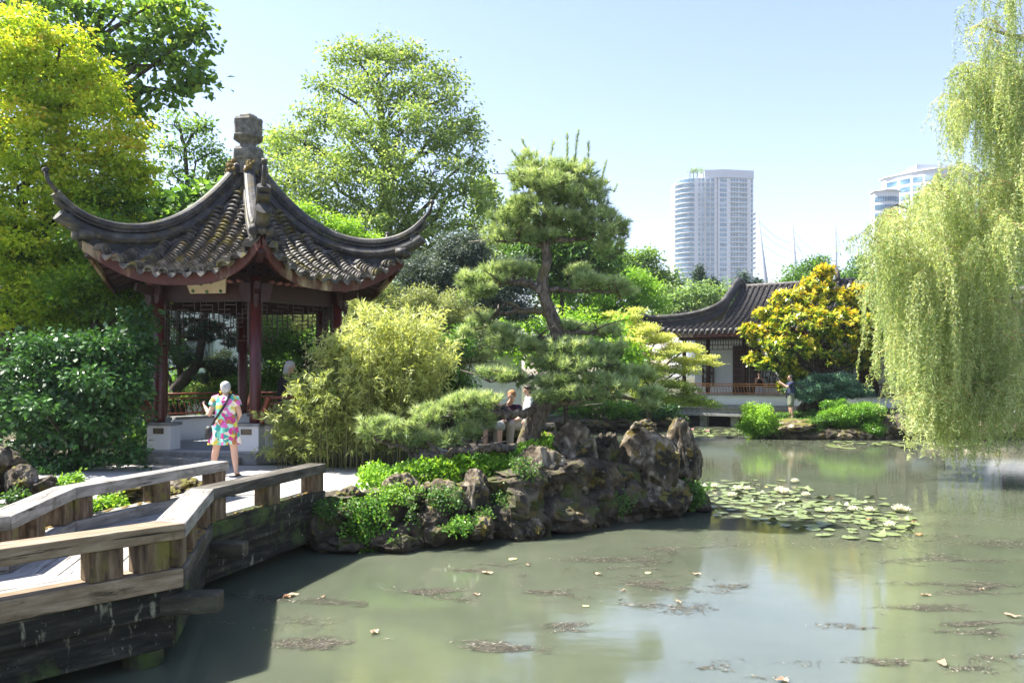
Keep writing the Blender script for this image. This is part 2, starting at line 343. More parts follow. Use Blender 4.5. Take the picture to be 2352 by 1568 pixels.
def build_bridge():
    root = thing('zigzag_bridge', 'low grey timber zigzag footbridge with thick rails over the pond', 'bridge', (-3.8, 8, 0))
    RPu = [RP[0], RP[1], RP[2], RP[4]]; LPu = [LP[0], LP[1], LP[2], LP[4]]
    def strip(name, outer, w, z0, z1, m, bev=.012, inset=0., mats=None):
        mats = mats or [m] * 3
        o = offset_poly(outer, inset) if inset else outer; inn = offset_poly(o, w)
        for i in range(len(o) - 1):
            A, B, C, D = [Vector((*q, 0)) for q in (o[i], o[i + 1], inn[i + 1], inn[i])]
            e = (B - A).normalized() * .004; pts = [A + e, B - e, C - e, D + e]
            if w < 0: pts = pts[::-1]
            mb = MB(); mb.hexa([q + Vector((0, 0, z0)) for q in pts] + [q + Vector((0, 0, z1)) for q in pts])
            mb.build(name, timber(mats[i], math.atan2((B - A).y, (B - A).x), i), root, bev)
    # travel far -> near: left of travel is +x, so inward for the right rail is negative
    strip('handrail', RPu, -.28, 1.085, 1.22, wood, mats=['dark', 'grey', 'brown']); strip('handrail', LPu, -.28, 1.085, 1.22, 'grey')
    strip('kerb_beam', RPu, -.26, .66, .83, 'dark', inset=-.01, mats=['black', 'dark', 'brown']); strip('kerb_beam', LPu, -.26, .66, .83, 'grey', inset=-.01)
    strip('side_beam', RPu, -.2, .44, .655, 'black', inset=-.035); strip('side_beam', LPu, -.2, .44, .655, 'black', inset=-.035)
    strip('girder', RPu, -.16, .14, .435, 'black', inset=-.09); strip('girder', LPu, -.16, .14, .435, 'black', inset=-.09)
    # moss along the kerb tops
    moss = surf('kerb_moss', [(.3, (.13, .085, .02)), (.6, (.20, .14, .035)), (.75, (.09, .09, .03))], 12, .95, 1, .01)
    rng = np.random.default_rng(5)
    mb = MB()
    for pl, ins in ((RPu, -.04), (LPu, -.14)):
        a = offset_poly(pl, ins); b = offset_poly(pl, ins - .1)
        for i in range(2):
            for k in range(26):
                t = (k + rng.random() * .6) / 26; w = .5 + .5 * rng.random()
                q = Vector((*a[i], .83)).lerp(Vector((*a[i + 1], .83)), t); q2 = Vector((*b[i], .83)).lerp(Vector((*b[i + 1], .83)), t); c = q.lerp(q2, rng.random())
                mb.lathe(c, [(.001, .829), (.05 * w, .831), (.04 * w, .838), (.005, .845)], 7, rng.random(), True)
    tag(mb.build('moss', moss, root), kind='stuff')
    def post(pl, i, t, w=.26, d=.22):
        A = Vector((*pl[i], 0)); B = Vector((*pl[i + 1], 0)); e = (B - A).normalized(); nrm = Vector((e.y, -e.x, 0))
        c = A.lerp(B, t) + nrm * .14
        rz = math.atan2(e.y, e.x); mb = MB(); mb.box((c.x, c.y, .957), (w, d, .25), rz); mb.build('post', post_m, root, .008)
    for i, t in ((0, .06), (0, .50), (0, .945), (1, .09), (1, .62), (1, .93), (2, .05), (2, .125), (2, .45), (2, .8)): post(RPu, i, t)
    for i, t in ((0, .06), (0, .48), (0, .95), (1, .09), (1, .55), (1, .93), (2, .06), (2, .14), (2, .5)): post(LPu, i, t)
    # deck boards run lengthwise
    Ri = offset_poly(RPu, -.27); Li = list(LPu)
    for i in range(3):
        mb = MB(); n = 6
        for j in range(n):
            def q(pt, f, z): return Vector((*Ri[pt], z)).lerp(Vector((*Li[pt], z)), f)
            f0, f1 = (j + .035) / n, (j + .965) / n
            mb.hexa([q(i + 1, f0, .62), q(i + 1, f1, .62), q(i, f1, .62), q(i, f0, .62), q(i + 1, f0, .70), q(i + 1, f1, .70), q(i, f1, .70), q(i, f0, .70)][::1])
        dd = Vector((RPu[i + 1][0] - RPu[i][0], RPu[i + 1][1] - RPu[i][1])); mb.build('deck', timber('deck', math.atan2(dd.y, dd.x), i), root)
    mb = MB(); mb.box((-3.35, 11.75, .655), (1.55, .5, .07), .2); mb.build('threshold_slab', surf('stone_slab', [(.3, (.36, .35, .33)), (.7, (.5, .49, .46))], 8, .85, .3, .01), root)
    for (a, b) in ((RPu, LPu),):
        for i in (1, 2):
            A = Vector((*a[i], .53)); B = Vector((*b[i], .53)); d = (A - B).normalized()
            if i == 2: d = Vector((.98, .1, 0)).normalized()
            if i == 1: d = Vector((.99, .05, 0)).normalized()
            mb = MB(); mb.bar(A + d * (.30 if i == 2 else .36), A - d * 2.3, .22, .17); mb.build('cross_beam', wood_dark, root, .02)
            for t in (.25, 1.9):
                c = A - d * t; mb = MB(); rad = .17 if i == 2 else .13
                mb.lathe((c.x - .12, c.y + .02, 0), [(rad, -.9), (rad, .1), (rad * .96, .44)], 14, 0, False); mb.build('pile', wood_dark, root)
build_bridge()

# ------------------------------------------------------------------ hexagonal pavilion
PX, PY, PHI = -6.06, 18.3, 22.0
def pv(ang, r, z): a = math.radians(ang); return Vector((PX + r * math.sin(a), PY - r * math.cos(a), z))
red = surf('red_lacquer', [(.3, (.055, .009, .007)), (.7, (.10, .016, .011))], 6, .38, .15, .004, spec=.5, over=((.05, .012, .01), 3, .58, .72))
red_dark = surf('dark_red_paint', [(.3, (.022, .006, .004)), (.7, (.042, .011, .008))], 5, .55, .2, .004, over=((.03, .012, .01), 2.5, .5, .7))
fascia_m = surf('weathered_fascia', [(.3, (.050, .010, .006)), (.7, (.09, .021, .012))], 4, .6, .25, .006, over=[((.36, .29, .18), .9, .50, .60, (1, 1, .4)), ((.10, .095, .05), 11, .60, .7)])
tile_m = surf('mossy_tile', [(.3, (.026, .024, .021)), (.5, (.085, .078, .068)), (.7, (.23, .21, .18))], 5, .62, .6, .008, spec=.35, detail=9, over=[((.13, .11, .022), 1.9, .54, .62), ((.20, .14, .055), 4.5, .60, .66), ((.30, .29, .26), 16, .66, .70)])
ridge_m = surf('ridge_mortar', [(.3, (.013, .013, .014)), (.5, (.042, .041, .039)), (.7, (.12, .115, .105))], 4, .6, .4, .008, spec=.35, over=[((.10, .08, .03), 3.2, .52, .66, (1, 1, 3)), ((.02, .02, .02), 1.8, .52, .66), ((.33, .32, .30), 14, .64, .70)])
stone_m = surf('finial_stone', [(.3, (.05, .052, .044)), (.5, (.13, .125, .105)), (.7, (.24, .23, .20))], 8, .85, .5, .01, over=((.17, .145, .06), 4, .56, .68))
white_m = surf('white_plaster', [(.3, (.66, .68, .68)), (.7, (.76, .77, .76))], 2, .85, .1, .004, spec=.2, over=((.25, .26, .22), 3.2, .66, .78, (1.6, 1.6, .8)))
conc_m = surf('grey_stone', [(.3, (.16, .165, .155)), (.5, (.24, .24, .23)), (.7, (.31, .31, .295))], 6, .85, .35, .008, over=((.11, .12, .09), 2, .55, .7))
T30 = math.tan(math.radians(30))
def interp(x, tab):
    xs, ys = zip(*tab); return float(np.interp(x, xs, ys))
def smooth_tab(tab):
    xs = np.array([t[0] for t in tab]); ys = np.array([t[1] for t in tab]); X = np.linspace(xs[0], xs[-1], 60); Yv = np.interp(X, xs, ys)
    for _ in range(30): Yv[1:-1] = .25 * Yv[:-2] + .5 * Yv[1:-1] + .25 * Yv[2:]
    return list(zip(X, Yv))
ZM = smooth_tab([(.2, 6.95), (.4, 6.55), (1.0, 5.75), (1.386, 5.33), (1.9, 4.92), (2.3, 4.66), (2.75, 4.45), (3.3, 4.36)])
ZR = smooth_tab([(.2, 7.0), (.35, 6.78), (.6, 6.42), (1.0, 6.02), (1.6, 5.55), (2.2, 5.2), (2.7, 5.03), (3.03, 4.98), (3.4, 5.03), (3.7, 5.15), (4.1, 5.4)])
ZTOP = smooth_tab([(.3, 7.32), (.59, 6.92), (1.0, 6.47), (1.6, 5.96), (2.3, 5.62), (3.03, 5.50), (3.6, 5.60), (3.9, 5.72), (4.1, 5.9), (4.2, 6.02), (4.3, 6.2)])
TC = 3.65 * math.sin(math.radians(30))
def roof_z(n, t):
    zm = interp(n, ZM); zr = interp(n / math.cos(math.radians(30)), ZR); tm = n * T30; u = min(1, abs(t) / tm)
    return zm + (zr - zm) * u ** 2.6
def eave_n(t): return 2.75 + .41 * (abs(t) / TC) ** 2.6
def build_pavilion():
    rng = np.random.default_rng(11)
    root = thing('pavilion', 'six sided garden pavilion with upswept dark tiled roof and red columns', 'pavilion', (PX, PY, .67))
    up = Vector((0, 0, 1))
    for k in range(6):
        mid = PHI + 30 + 60 * k
        a = math.radians(mid); nv = Vector((math.sin(a), -math.cos(a), 0)); tv = Vector((math.cos(a), math.sin(a), 0)); O = Vector((PX, PY, 0))
        def S(n, t, dz=0.): return O + nv * n + tv * t + up * (roof_z(n, t) + dz)
        # bed + soffit
        mb = MB(); pts = []; pts2 = []
        for i in range(19):
            f = i / 18; row = []; row2 = []
            for j in range(25):
                u = -1 + 2 * j / 24; t0 = u * TC; ne = eave_n(t0); n = .22 + (ne - .03 - .22) * f; t = t0 * (n / ne) * (ne * T30 / TC if abs(u) > .999 else 1)
                t = u * min(TC, n * T30) if True else t
                n2 = .22 + (eave_n(u * TC) - .22) * f; t = u * n2 * T30 * (TC / (eave_n(u * TC) * T30)) if abs(u) < 1 else u * n2 * T30
                row.append(S(n2, t, -.015)); row2.append(S(max(n2 - .04, .3), t * .985, -.13))
            pts.append(row); pts2.append(row2)
        mb.grid(pts, True); mb.build('roof_bed', tile_m, root)
        mb = MB(); mb.grid(pts2, True, flip=True)
        for j in range(-8, 9):   # rafters
            t = j * .2; 
            if abs(t) > TC - .12: continue
            n0 = max(1.5, abs(t) / T30 + .1); ne = eave_n(t) - .06
            if ne - n0 < .2: continue
            prev = None
            for i in range(7):
                n = n0 + (ne - n0) * i / 6; q = S(n, t, -.165)
                if prev is not None: mb.bar(prev, q, .07, .08)
                prev = q
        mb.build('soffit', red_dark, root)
        # fascia board along the eave
        mb = MB(); outer = []; inner = []
        for j in range(41):
            t = (-1 + j / 20) * TC; n = eave_n(t); q = S(n, t); outer.append([q + up * -.02 + nv * .03, q + up * -.235 + nv * .03]); inner.append([q + up * -.02 - nv * .03, q + up * -.235 - nv * .03])
        mb.grid(outer, False); mb.grid(inner, False, flip=True)
        mb.grid([[o[1], i_[1]] for o, i_ in zip(outer, inner)], False); mb.build('fascia', fascia_m, root)
        # tile rows
        mb = MB(); sp = .31; nrow = int(TC / sp)
        for j in range(-nrow, nrow + 1):
            for kind in (0, 1):
                t = j * sp + (sp / 2 if kind else 0)
                if abs(t) > TC - .05: continue
                n0 = max(.42, (abs(t) + .10) / T30); ne = eave_n(t) + .05; n = n0; c = 0
                rj = (rng.random() - .5) * .02
                step = .078 if not kind else .12
                while n < ne:
                    q = S(n, t + rj); q2 = S(min(n + step * 1.25, ne + .05), t + rj); d = (q2 - q).normalized()
                    qs = S(n, t + rj + .02) - S(n, t + rj - .02); lat = tv if abs(t) > n * T30 - .1 else qs.normalized(); lat = (lat - d * lat.dot(d)).normalized(); m = lat.cross(d)
                    if m.z < 0: m = -m
                    jt = (rng.random(3) - .5) * .016
                    if not kind:
                        r = .108 + jt[0] * .5; b0 = []; f0 = []; f1 = []; lift = .042 + .03 * rng.random(); tl = step * 1.35
                        ly = .014 * (rng.random() - .5)
                        for s in range(7):
                            an = math.pi * (s / 6); cx, sy = math.cos(an), math.sin(an)
                            b0.append(q + lat * (r * cx + jt[1]) + m * (r * sy * .95 - .01)); f0.append(q + d * (tl + ly * cx) + lat * (r * cx + jt[1]) + m * (r * sy * .95 - .01 + lift)); f1.append(q + d * (tl + ly * cx) + lat * (r * .74 * cx + jt[1]) + m * (r * .68 * sy * .95 - .02 + lift - .01))
                        mb.grid([b0, f0], False, flip=True); mb.grid([f0, f1], False, flip=True)
                    else:
                        r = .09; b0 = []; f0 = []
                        for s in range(5):
                            x = -1 + s / 2; b0.append(q + lat * r * x + m * (.035 * x * x - .03)); f0.append(q + d * (step * 1.1) + lat * r * x + m * (.035 * x * x - .008))
                        f1 = [p - m * .016 for p in f0]
                        mb.grid([b0, f0], False, flip=True); mb.grid([f0, f1], False, flip=True)
                    n += step * (.92 + .16 * rng.random())
                q = S(ne, t); o = nv * .02
                if kind:  # drip tile: pointed scalloped tongue
                    w = .115; pr = [(-w, .04), (-w * .8, -.02), (-w * .42, -.06), (0, -.10), (w * .42, -.06), (w * .8, -.02), (w, .04), (0, .01)]
                    fr = [q + tv * x + up * z + nv * (.075 - z * .25) for x, z in pr]; bk = [p - nv * .02 for p in fr]; nn = len(pr)
                    mb.add(fr + bk, [tuple(range(nn)), tuple(range(2 * nn - 1, nn - 1, -1))] + [(i, (i + 1) % nn, nn + (i + 1) % nn, nn + i) for i in range(nn)])
                else:
                    w = .1; pr = [(math.cos(math.pi * s / 8) * w, math.sin(math.pi * s / 8) * w * 1.0 + .01) for s in range(9)]
                    fr = [q + tv * x + up * z + nv * .05 for x, z in pr]; bk = [p - nv * .1 for p in fr]; nn = len(pr)
                    mb.add(fr + bk, [tuple(range(nn)), tuple(range(2 * nn - 1, nn - 1, -1))] + [(i, (i + 1) % nn, nn + (i + 1) % nn, nn + i) for i in range(nn)])
        mb.build('tile_rows', tile_m, root)
        # ridge on the corner line
        ca = PHI + 60 * k; a = math.radians(ca); rv = Vector((math.sin(a), -math.cos(a), 0)); lv = Vector((math.cos(a), math.sin(a), 0))
        def sweep(mb, r0, r1, prof, n=44):
            pts = []
            for i in range(n + 1):
                r = r0 + (r1 - r0) * i / n; zt = interp(r, ZTOP); zb = interp(r, ZR); q = O + rv * r
                # profile normal to the slope
                sl = (interp(min(r + .05, 4.5), ZTOP) - interp(max(r - .05, .3), ZTOP)) / .1; pn = (up - rv * sl).normalized()
                pts.append([q + up * zt + lv * x + pn * (z if z > -9 else 0) if z > -9 else q + lv * x + up * (zb - .08) for x, z in prof])
            mb.grid(pts, False, flip=False)
            for e, fl in ((pts[0], False), (pts[-1], True)):
                b = len(mb.v); mb.add(e, [tuple(range(len(e)))[::-1] if fl else tuple(range(len(e)))])
        rg = MB()
        circ = lambda r, z0, sx=1.: [(sx * r * math.cos(math.pi * 2 * s / 12), z0 + r * math.sin(math.pi * 2 * s / 12)) for s in range(13)]
        sweep(rg, .33, 4.1, [(x, z) for x, z in [(.12, -.13), (.125, -.10), (.115, -.04), (.07, -.005), (0, 0), (-.07, -.005), (-.115, -.04), (-.125, -.10), (-.12, -.13), (.12, -.13)]])
        sweep(rg, .33, 3.95, [(.08, -.16), (.08, -.131), (-.08, -.131), (-.08, -.16), (.08, -.16)])
        sweep(rg, .33, 4.03, [(.10, -.19), (.10, -.161), (-.10, -.161), (-.10, -.19), (.10, -.19)])
        sweep(rg, .33, 3.9, circ(.135, -.33, 1.1))
        rg.build('roof_ridge', ridge_m, root)
        wl = MB(); pts = []
        for i in range(35):
            r = .35 + 3.4 * i / 34; zt = interp(r, ZTOP) - .34; zb = interp(r, ZR) - .1; q = O + rv * r
            pts.append([q + lv * .07 + up * zb, q + lv * .07 + up * zt, q - lv * .07 + up * zt, q - lv * .07 + up * zb])
        wl.grid(pts, False); wl.add(pts[-1], [(3, 2, 1, 0)]); wl.build('ridge_wall', surf('dark_mortar', [(.3, (.012, .013, .015)), (.7, (.04, .042, .045))], 5, .7, .3, .006, over=((.28, .28, .26), 5, .66, .7, (3, 3, .4))), root)
        # upturned tip
        tp = MB(); path = [O + rv * r + up * (interp(r, ZTOP) - .06) for r in (4.0, 4.1, 4.2)] + [O + rv * 4.28 + up * 6.13, O + rv * 4.33 + up * 6.32]
        tp.tube(path, [.06, .052, .045, .042, .04], 8); c = path[-1]; tp.tube([c - lv * .05, c + lv * .05], .05, 8); tp.build('ridge_tip', ridge_m, root)
        # end knobs under the ridge end
        kn = MB(); q = O + rv * 3.9 + up * (interp(3.9, ZTOP) - .32)
        kn.tube([q - rv * .04, q + rv * .07], [.14, .125], 12); q = O + rv * 3.76 + up * (interp(3.76, ZTOP) - .52); kn.tube([q - rv * .06, q + rv * .07], [.09, .08], 10)
        for s in (-1, 1):
            q = O + rv * 3.66 + lv * s * .13 + up * (interp(3.66, ZR) + .04); kn.tube([q - rv * .12, q + rv * .12], [.1, .1], 10)
        kn.build('ridge_end_tile', ridge_m, root)
        # corner hip rafter below
        hr = MB(); prev = None
        for r in (1.9, 2.5, 3.0, 3.3, 3.58):
            q = O + rv * r + up * (interp(r, ZR) - .26)
            if prev is not None: hr.bar(prev, q, .13, .17)
            prev = q
        hr.build('corner_rafter', red_dark, root)
    # finial
    fm = MB(); c = (PX, PY); K = 1.1; rt = math.radians(PHI - 90)
    fm.lathe(c, [(0.330, 7.05), (0.341, 7.36), (0.363, 7.40)], 12, rt); fm.lathe(c, [(0.374, 7.40), (0.374, 7.60), (0.330, 7.66), (0.242, 7.70)], 6, rt)
    fm.lathe(c, [(0.209, 7.68), (0.187, 7.74), (0.220, 7.80), (0.264, 7.84)], 6, rt); fm.lathe(c, [(0.253, 7.82), (0.363, 7.90), (0.374, 7.94), (0.341, 7.955), (0.347, 8.27), (0.363, 8.28), (0.330, 8.34), (0.220, 8.36)], 6, rt)
    fm.lathe(c, [(0.220, 8.35), (0.226, 8.40), (0.165, 8.43), (0.143, 8.455)], 6, rt); fm.build('finial', stone_m, root, .008)
    ms = MB(); 
    for i in range(90):
        a = rng.random() * 360; r = .33 + .12 * rng.random(); z = 7.42 - (r - .33) * 2 - .25 * rng.random(); q = pv(PHI + 60 * rng.integers(6) + rng.normal() * 9, r + .05, z); s = .03 + .04 * rng.random()
        ms.lathe(q, [(.002, q.z - s), (s, q.z - s * .3), (s * .8, q.z + s * .5), (.002, q.z + s)], 6, a)
    tag(ms.build('moss', surf('roof_moss', [(.3, (.10, .085, .02)), (.6, (.19, .13, .045)), (.8, (.12, .12, .04))], 15, .95, 1, .02), root), kind='stuff')
    # columns, bases, beams, friezes
    for k in range(6):
        q = pv(PHI + 60 * k, 2.12, 0); mb = MB(); mb.lathe(q, [(.115, 1.5), (.118, 1.6), (.112, 4.5)], 20, 0, True); mb.build('column', red, root)
        cb = MB(); d = (q - Vector((PX, PY, 0))).normalized(); l = Vector((-d.y, d.x, 0))
        cb.bar(q + d * .12 + up * 4.22, q + d * .5 + up * 4.28, .10, .16); cb.bar(q + d * .13 + up * 4.02, q + d * .2 + up * 4.02, .10, .22); cb.lathe(q + d * .2, [(.035, 3.86), (.05, 3.93), (.05, 4.0)], 8)
        for s in (-1, 1):
            pr = [(0, 4.35), (.36, 4.35), (.37, 4.18), (.30, 4.12), (.31, 4.03), (.22, 3.98), (.13, 3.97), (0, 3.97)]
            e = (d * .5 * 0 + l * s).normalized(); b = [q + d * .12 + e * (.1 + x * .6) + up * z for x, z in pr]; f = [p + d * .045 for p in b]; nn = len(pr)
            cb.add(b + f, [tuple(range(nn)), tuple(range(2 * nn - 1, nn - 1, -1))] + [(i, (i + 1) % nn, nn + (i + 1) % nn, nn + i) for i in range(nn)])
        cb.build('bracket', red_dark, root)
    def side_pts(k, r=2.12): return pv(PHI + 60 * k, r, 0), pv(PHI + 60 * (k + 1), r, 0)
    lat_m = surf('lattice_wood', [(.3, (.022, .010, .007)), (.7, (.04, .018, .012))], 8, .5, .1, .003)
    for k in range(6):
        A, B = side_pts(k); d = (B - A).normalized(); L = (B - A).length; nrm = Vector((d.y, -d.x, 0))
        if nrm.dot((A + B) / 2 - Vector((PX, PY, 0))) < 0: nrm = -nrm
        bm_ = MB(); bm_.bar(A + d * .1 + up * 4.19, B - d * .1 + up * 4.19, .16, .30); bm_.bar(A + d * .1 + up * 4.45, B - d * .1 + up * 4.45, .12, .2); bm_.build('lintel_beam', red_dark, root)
        re = MB()
        for i in range(9):
            q = A + d * (.25 + (L - .5) * i / 8) + up * 4.39 + nrm * .06; re.tube([q, q + nrm * .2], .035, 8)
        re.build('rafter_end', surf('rafter_end_paint', [(.3, (.25, .10, .08)), (.7, (.33, .15, .12))], 4, .6, 0), root)
        lf = MB()
        def bar(u0, v0, u1, v1, w=.022, th=.03):  # in the side plane, u along, v up
            lf.bar(A + d * u0 + up * v0, A + d * u1 + up * v1, th if u0 != u1 else w, w if u0 != u1 else th) if u0 != u1 else lf.box(((A + d * u0)[0], (A + d * u0)[1], (v0 + v1) / 2), (w, th, abs(v1 - v0)), math.atan2(d.y, d.x))
        z1, zb = 4.02, 3.52; u0, u1 = .14, L - .14
        bar(u0, z1, u1, z1, .045, .05); bar(u0, z1, u0, 3.05, .045, .05); bar(u1, z1, u1, 3.05, .045, .05)
        nx = 14; du = (u1 - u0) / nx; rows = [z1 - .12 * i for i in range(6)]
        r2 = np.random.default_rng(77)
        bottom = [3.12, 3.12, 3.3, 3.42, 3.5, 3.6, 3.6, 3.6, 3.6, 3.5, 3.42, 3.3, 3.12, 3.12]
        for i in range(nx):
            ua = u0 + du * i; h = bottom[i]
            lv_ = [z for z in np.arange(z1, h - .02, -.092)]
            for n_, z in enumerate(lv_):
                if (i * 3 + n_ * 5) % 7 in (0, 2, 3, 5) or n_ == len(lv_) - 1: bar(ua, z, ua + du, z, .017, .022)
            for n_ in range(len(lv_) - 1):
                if (i * 5 + n_ * 3) % 7 in (0, 1, 4): bar(ua, lv_[n_], ua, lv_[n_ + 1], .017, .022)
            if i and bottom[i] != bottom[i - 1]: bar(ua, bottom[i], ua, bottom[i - 1], .02, .022)
            if i and n_ and (i % 3 == 0): bar(ua, z1, ua, max(bottom[i], bottom[i - 1]), .017, .022)
        lf.build('lattice_frieze', lat_m, root)
    # floor, platform, steps
    fl = MB(); hexp = lambda r: [(pv(PHI + 60 * k, r, 0).x, pv(PHI + 60 * k, r, 0).y) for k in range(6)]
    fl.prism(hexp(2.36), .55, .90); fl.build('platform', conc_m, root, .01)
    fl = MB(); fl.prism(hexp(2.33), .9, .94); fl.build('floor', surf('floor_stone', [(.3, (.30, .31, .33)), (.7, (.38, .39, .41))], 3, .7, .1, .003), root)
    A, B = side_pts(-1, 2.36); d = (B - A).normalized(); nrm = (Vector(((A + B) / 2)) - Vector((PX, PY, 0))).normalized()
    st = MB(); m_ = A.lerp(B, .5) + nrm * .19; st.box((m_.x, m_.y, .725), (1.75, .36, .19), math.atan2(d.y, d.x)); st.build('step', conc_m, root, .012)
    # seat walls on five sides, short piers beside the entrance
    for k in range(6):
        A, B = side_pts(k, 2.12); d = (B - A).normalized(); nrm = ((A + B) / 2 - Vector((PX, PY, 0))).normalized(); ang = math.atan2(d.y, d.x); L = (B - A).length
        if k == 5:
            for (t0, t1) in ((-.16, .36), (L - .36, L + .16)):
                q = A + d * (t0 + t1) / 2; w = MB(); w.box((q.x, q.y, 1.19), (t1 - t0, .38, .50), ang); w.build('pier', white_m, root, .006)
                w = MB(); w.box((q.x, q.y, 1.47), (t1 - t0 + .06, .44, .06), ang); w.build('coping', conc_m, root, .006)
                pm = surf('bronze_plate', [(.3, (.09, .07, .045)), (.7, (.14, .11, .07))], 20, .45, .2, .002, metallic=.5)
                q2 = q + nrm * .197; w = MB(); w.box((q2.x, q2.y, 1.33), (.23, .012, .115), ang); pl = w.build('plaque', pm, root)
                tx = MB(); 
                for r_ in range(4): tx.box((q2.x + nrm.x * .008, q2.y + nrm.y * .008, 1.365 - r_ * .024), (.17 - .03 * (r_ % 2), .003, .008), ang)
                tx.build('lettering', surf('plate_letters', [(.3, (.22, .18, .12)), (.7, (.28, .23, .16))], 90, .5, 0), pl)
        else:
            q = (A + B) / 2; w = MB(); w.box((q.x, q.y, 1.19), (L - (.0 if k not in (0, 4) else .0) - .36, .26, .50), ang); w.build('seat_wall', white_m, root)
            w = MB(); w.box((q.x, q.y, 1.47), (L - .44, .42, .06), ang); w.build('seat_top', conc_m, root, .006)
            if k in (1, 2, 3): 
                qq = A; w = MB(); w.box((qq.x, qq.y, 1.21), (.4, .4, .54), ang - .52); w.build('pier', white_m, root)
            # leaning back rail
            rl = MB(); a0 = A + nrm * .18 + d * .02; b0 = B + nrm * .18 - d * .02
            for (h, o, r_) in ((.52, .22, .028), (.42, .17, .02), (.06, .0, .022)):
                rl.tube([a0 + nrm * o + up * (1.5 + h), b0 + nrm * o + up * (1.5 + h)], r_, 8)
            nb = 15
            for i in range(nb + 1):
                q = a0.lerp(b0, i / nb); rl.tube([q + up * 1.56, q + nrm * .03 + up * 1.66, q + nrm * .1 + up * 1.74, q + nrm * .17 + up * 1.92], .012, 5)
            for q in (a0, b0): rl.bar(q + up * 1.5, q + nrm * .07 + up * 1.68, .05, .1); rl.bar(q + nrm * .07 + up * 1.68, q + nrm * .26 + up * 2.04, .05, .1)
            rl.build('back_rail', surf('rail_varnish', [(.3, (.16, .035, .018)), (.7, (.24, .06, .03))], 6, .4, .1, .003), root)
    # name board under the entrance eave
    A, B = side_pts(5, 2.2); d = (B - A).normalized(); nrm = ((A + B) / 2 - Vector((PX, PY, 0))).normalized(); c = A.lerp(B, .56) + nrm * .20 + up * 4.31
    nb = MB(); tl = (up * .97 + nrm * .35).normalized(); pts = [(-.38, -.17), (.38, -.17), (.46, .2), (-.46, .2)]
    f = [c + d * x + tl * z for x, z in pts]; b = [p - nrm * .04 for p in f]; nb.hexa([b[0], b[1], f[1], f[0], b[3], b[2], f[2], f[3]]); brd = nb.build('name_board', surf('cream_paint', [(.3, (.50, .40, .26)), (.7, (.60, .49, .34))], 5, .6, .1), root)
    gb = MB()
    for x, z in ((-.3, -.12), (-.1, .02), (.12, .05), (.3, -.13), (.0, -.14), (-.32, .06)):
        q = c + d * x + tl * z + nrm * .012
        for s in range(5): an = s * 1.256; qq = q + (d * math.cos(an) + tl * math.sin(an)) * .022; gb.tube([qq, qq + nrm * .012], .016, 6)
    gb.build('painted_flower', surf('green_paint', [(.3, (.05, .12, .05)), (.7, (.09, .19, .08))], 30, .6, 0), brd)
build_pavilion()
# ------------------------------------------------------------------ rocks
rock_m = surf('garden_rock', [(.3, (.022, .016, .010)), (.44, (.08, .062, .04)), (.53, (.20, .17, .125)), (.66, (.40, .355, .28))], 2.6, .9, 1, .04, spec=.25, dist=.9, detail=9, over=[((.022, .019, .013), 1.5, .47, .57), ((.40, .39, .36), 13, .64, .70), ((.12, .09, .02), 2.7, .56, .62)], top=((.12, .11, .025), .98, 1.10, 3.2))
rock_dark = surf('damp_rock', [(.3, (.012, .009, .005)), (.5, (.045, .035, .022)), (.7, (.14, .115, .075))], 3.0, .8, 1, .04, spec=.35, dist=.9, detail=9, over=[((.05, .06, .012), 2.3, .54, .60), ((.09, .065, .015), 3.3, .58, .63), ((.27, .27, .25), 12, .65, .70)], top=((.085, .085, .018), 1.0, 1.12, 3.4))
def rock_mesh(seed, size, sub=4, rough=.5, hollow=.35, taper=0., lean=(0, 0)):
    bm = bmesh.new(); bmesh.ops.create_icosphere(bm, subdivisions=sub, radius=1.0); o = Vector((seed * 7.31, seed * 3.17, seed * 1.93))
    rs = random.Random(seed); planes = []
    for i in range(9):
        d = Vector((rs.gauss(0, 1), rs.gauss(0, 1), rs.gauss(0, .8))).normalized(); planes.append((d, .62 + .34 * rs.random()))
    for v in bm.verts:
        p = v.co.copy(); f = 1 + .22 * mn.noise(p * .9 + o)
        for d, h in planes:
            c = p.dot(d)
            if c > .05: f = min(f, f * .25 + .75 * min(f, h / c))
        pv_ = Vector((p.x * 2.6, p.y * 2.6, p.z * 1.1)); rd = 1 - abs(mn.noise(pv_ + o)) * 2; rd2 = 1 - abs(mn.noise(pv_ * 2.2 - o)) * 2
        f += rough * (.17 * (rd - .55) + .085 * (rd2 - .55) + .05 * mn.fractal(p * 7 + o, .8, 2.1, 4))
        h = mn.noise(p * 1.9 - o); f -= hollow * max(0, h - .16) * 1.5
        vd = mn.voronoi(p * 3.1 + o)[0]; f -= .22 * rough * max(0, .30 - vd[0]) * 2
        q = p * f; k = 1 - taper * (q.z * .5 + .5); q.x *= k; q.y *= k; q.x += lean[0] * max(0, q.z); q.y += lean[1] * max(0, q.z)
        v.co = Vector((q.x * size[0], q.y * size[1], q.z * size[2] * .86)) * 1.24
    bm.normal_update()
    for e in bm.edges: e.smooth = not (len(e.link_faces) == 2 and e.link_faces[0].normal.angle(e.link_faces[1].normal, 0) > .6)
    me = bpy.data.meshes.new('rock'); bm.to_mesh(me); bm.free()
    me.polygons.foreach_set('use_smooth', [True] * len(me.polygons)); return me
ROCKS = 0
def rock(label, px, py, w, h, Y, seed, m=None, group='rocks piled along the pond edge', depth=None, sub=5, cat='rock', **kw):
    """px,py centre, w,h full size in photo units at depth Y"""
    c = P(px, py, Y); s = Y / F; me = rock_mesh(seed, (w * s * .52, depth or min(w, h) * s * .55, h * s * .52), sub, **kw)
    o = link('rock', me, m or rock_m); o.location = c; o.rotation_euler = (0, 0, 0); return tag(o, label, cat, group)
G = 'rocks piled along the pond edge'
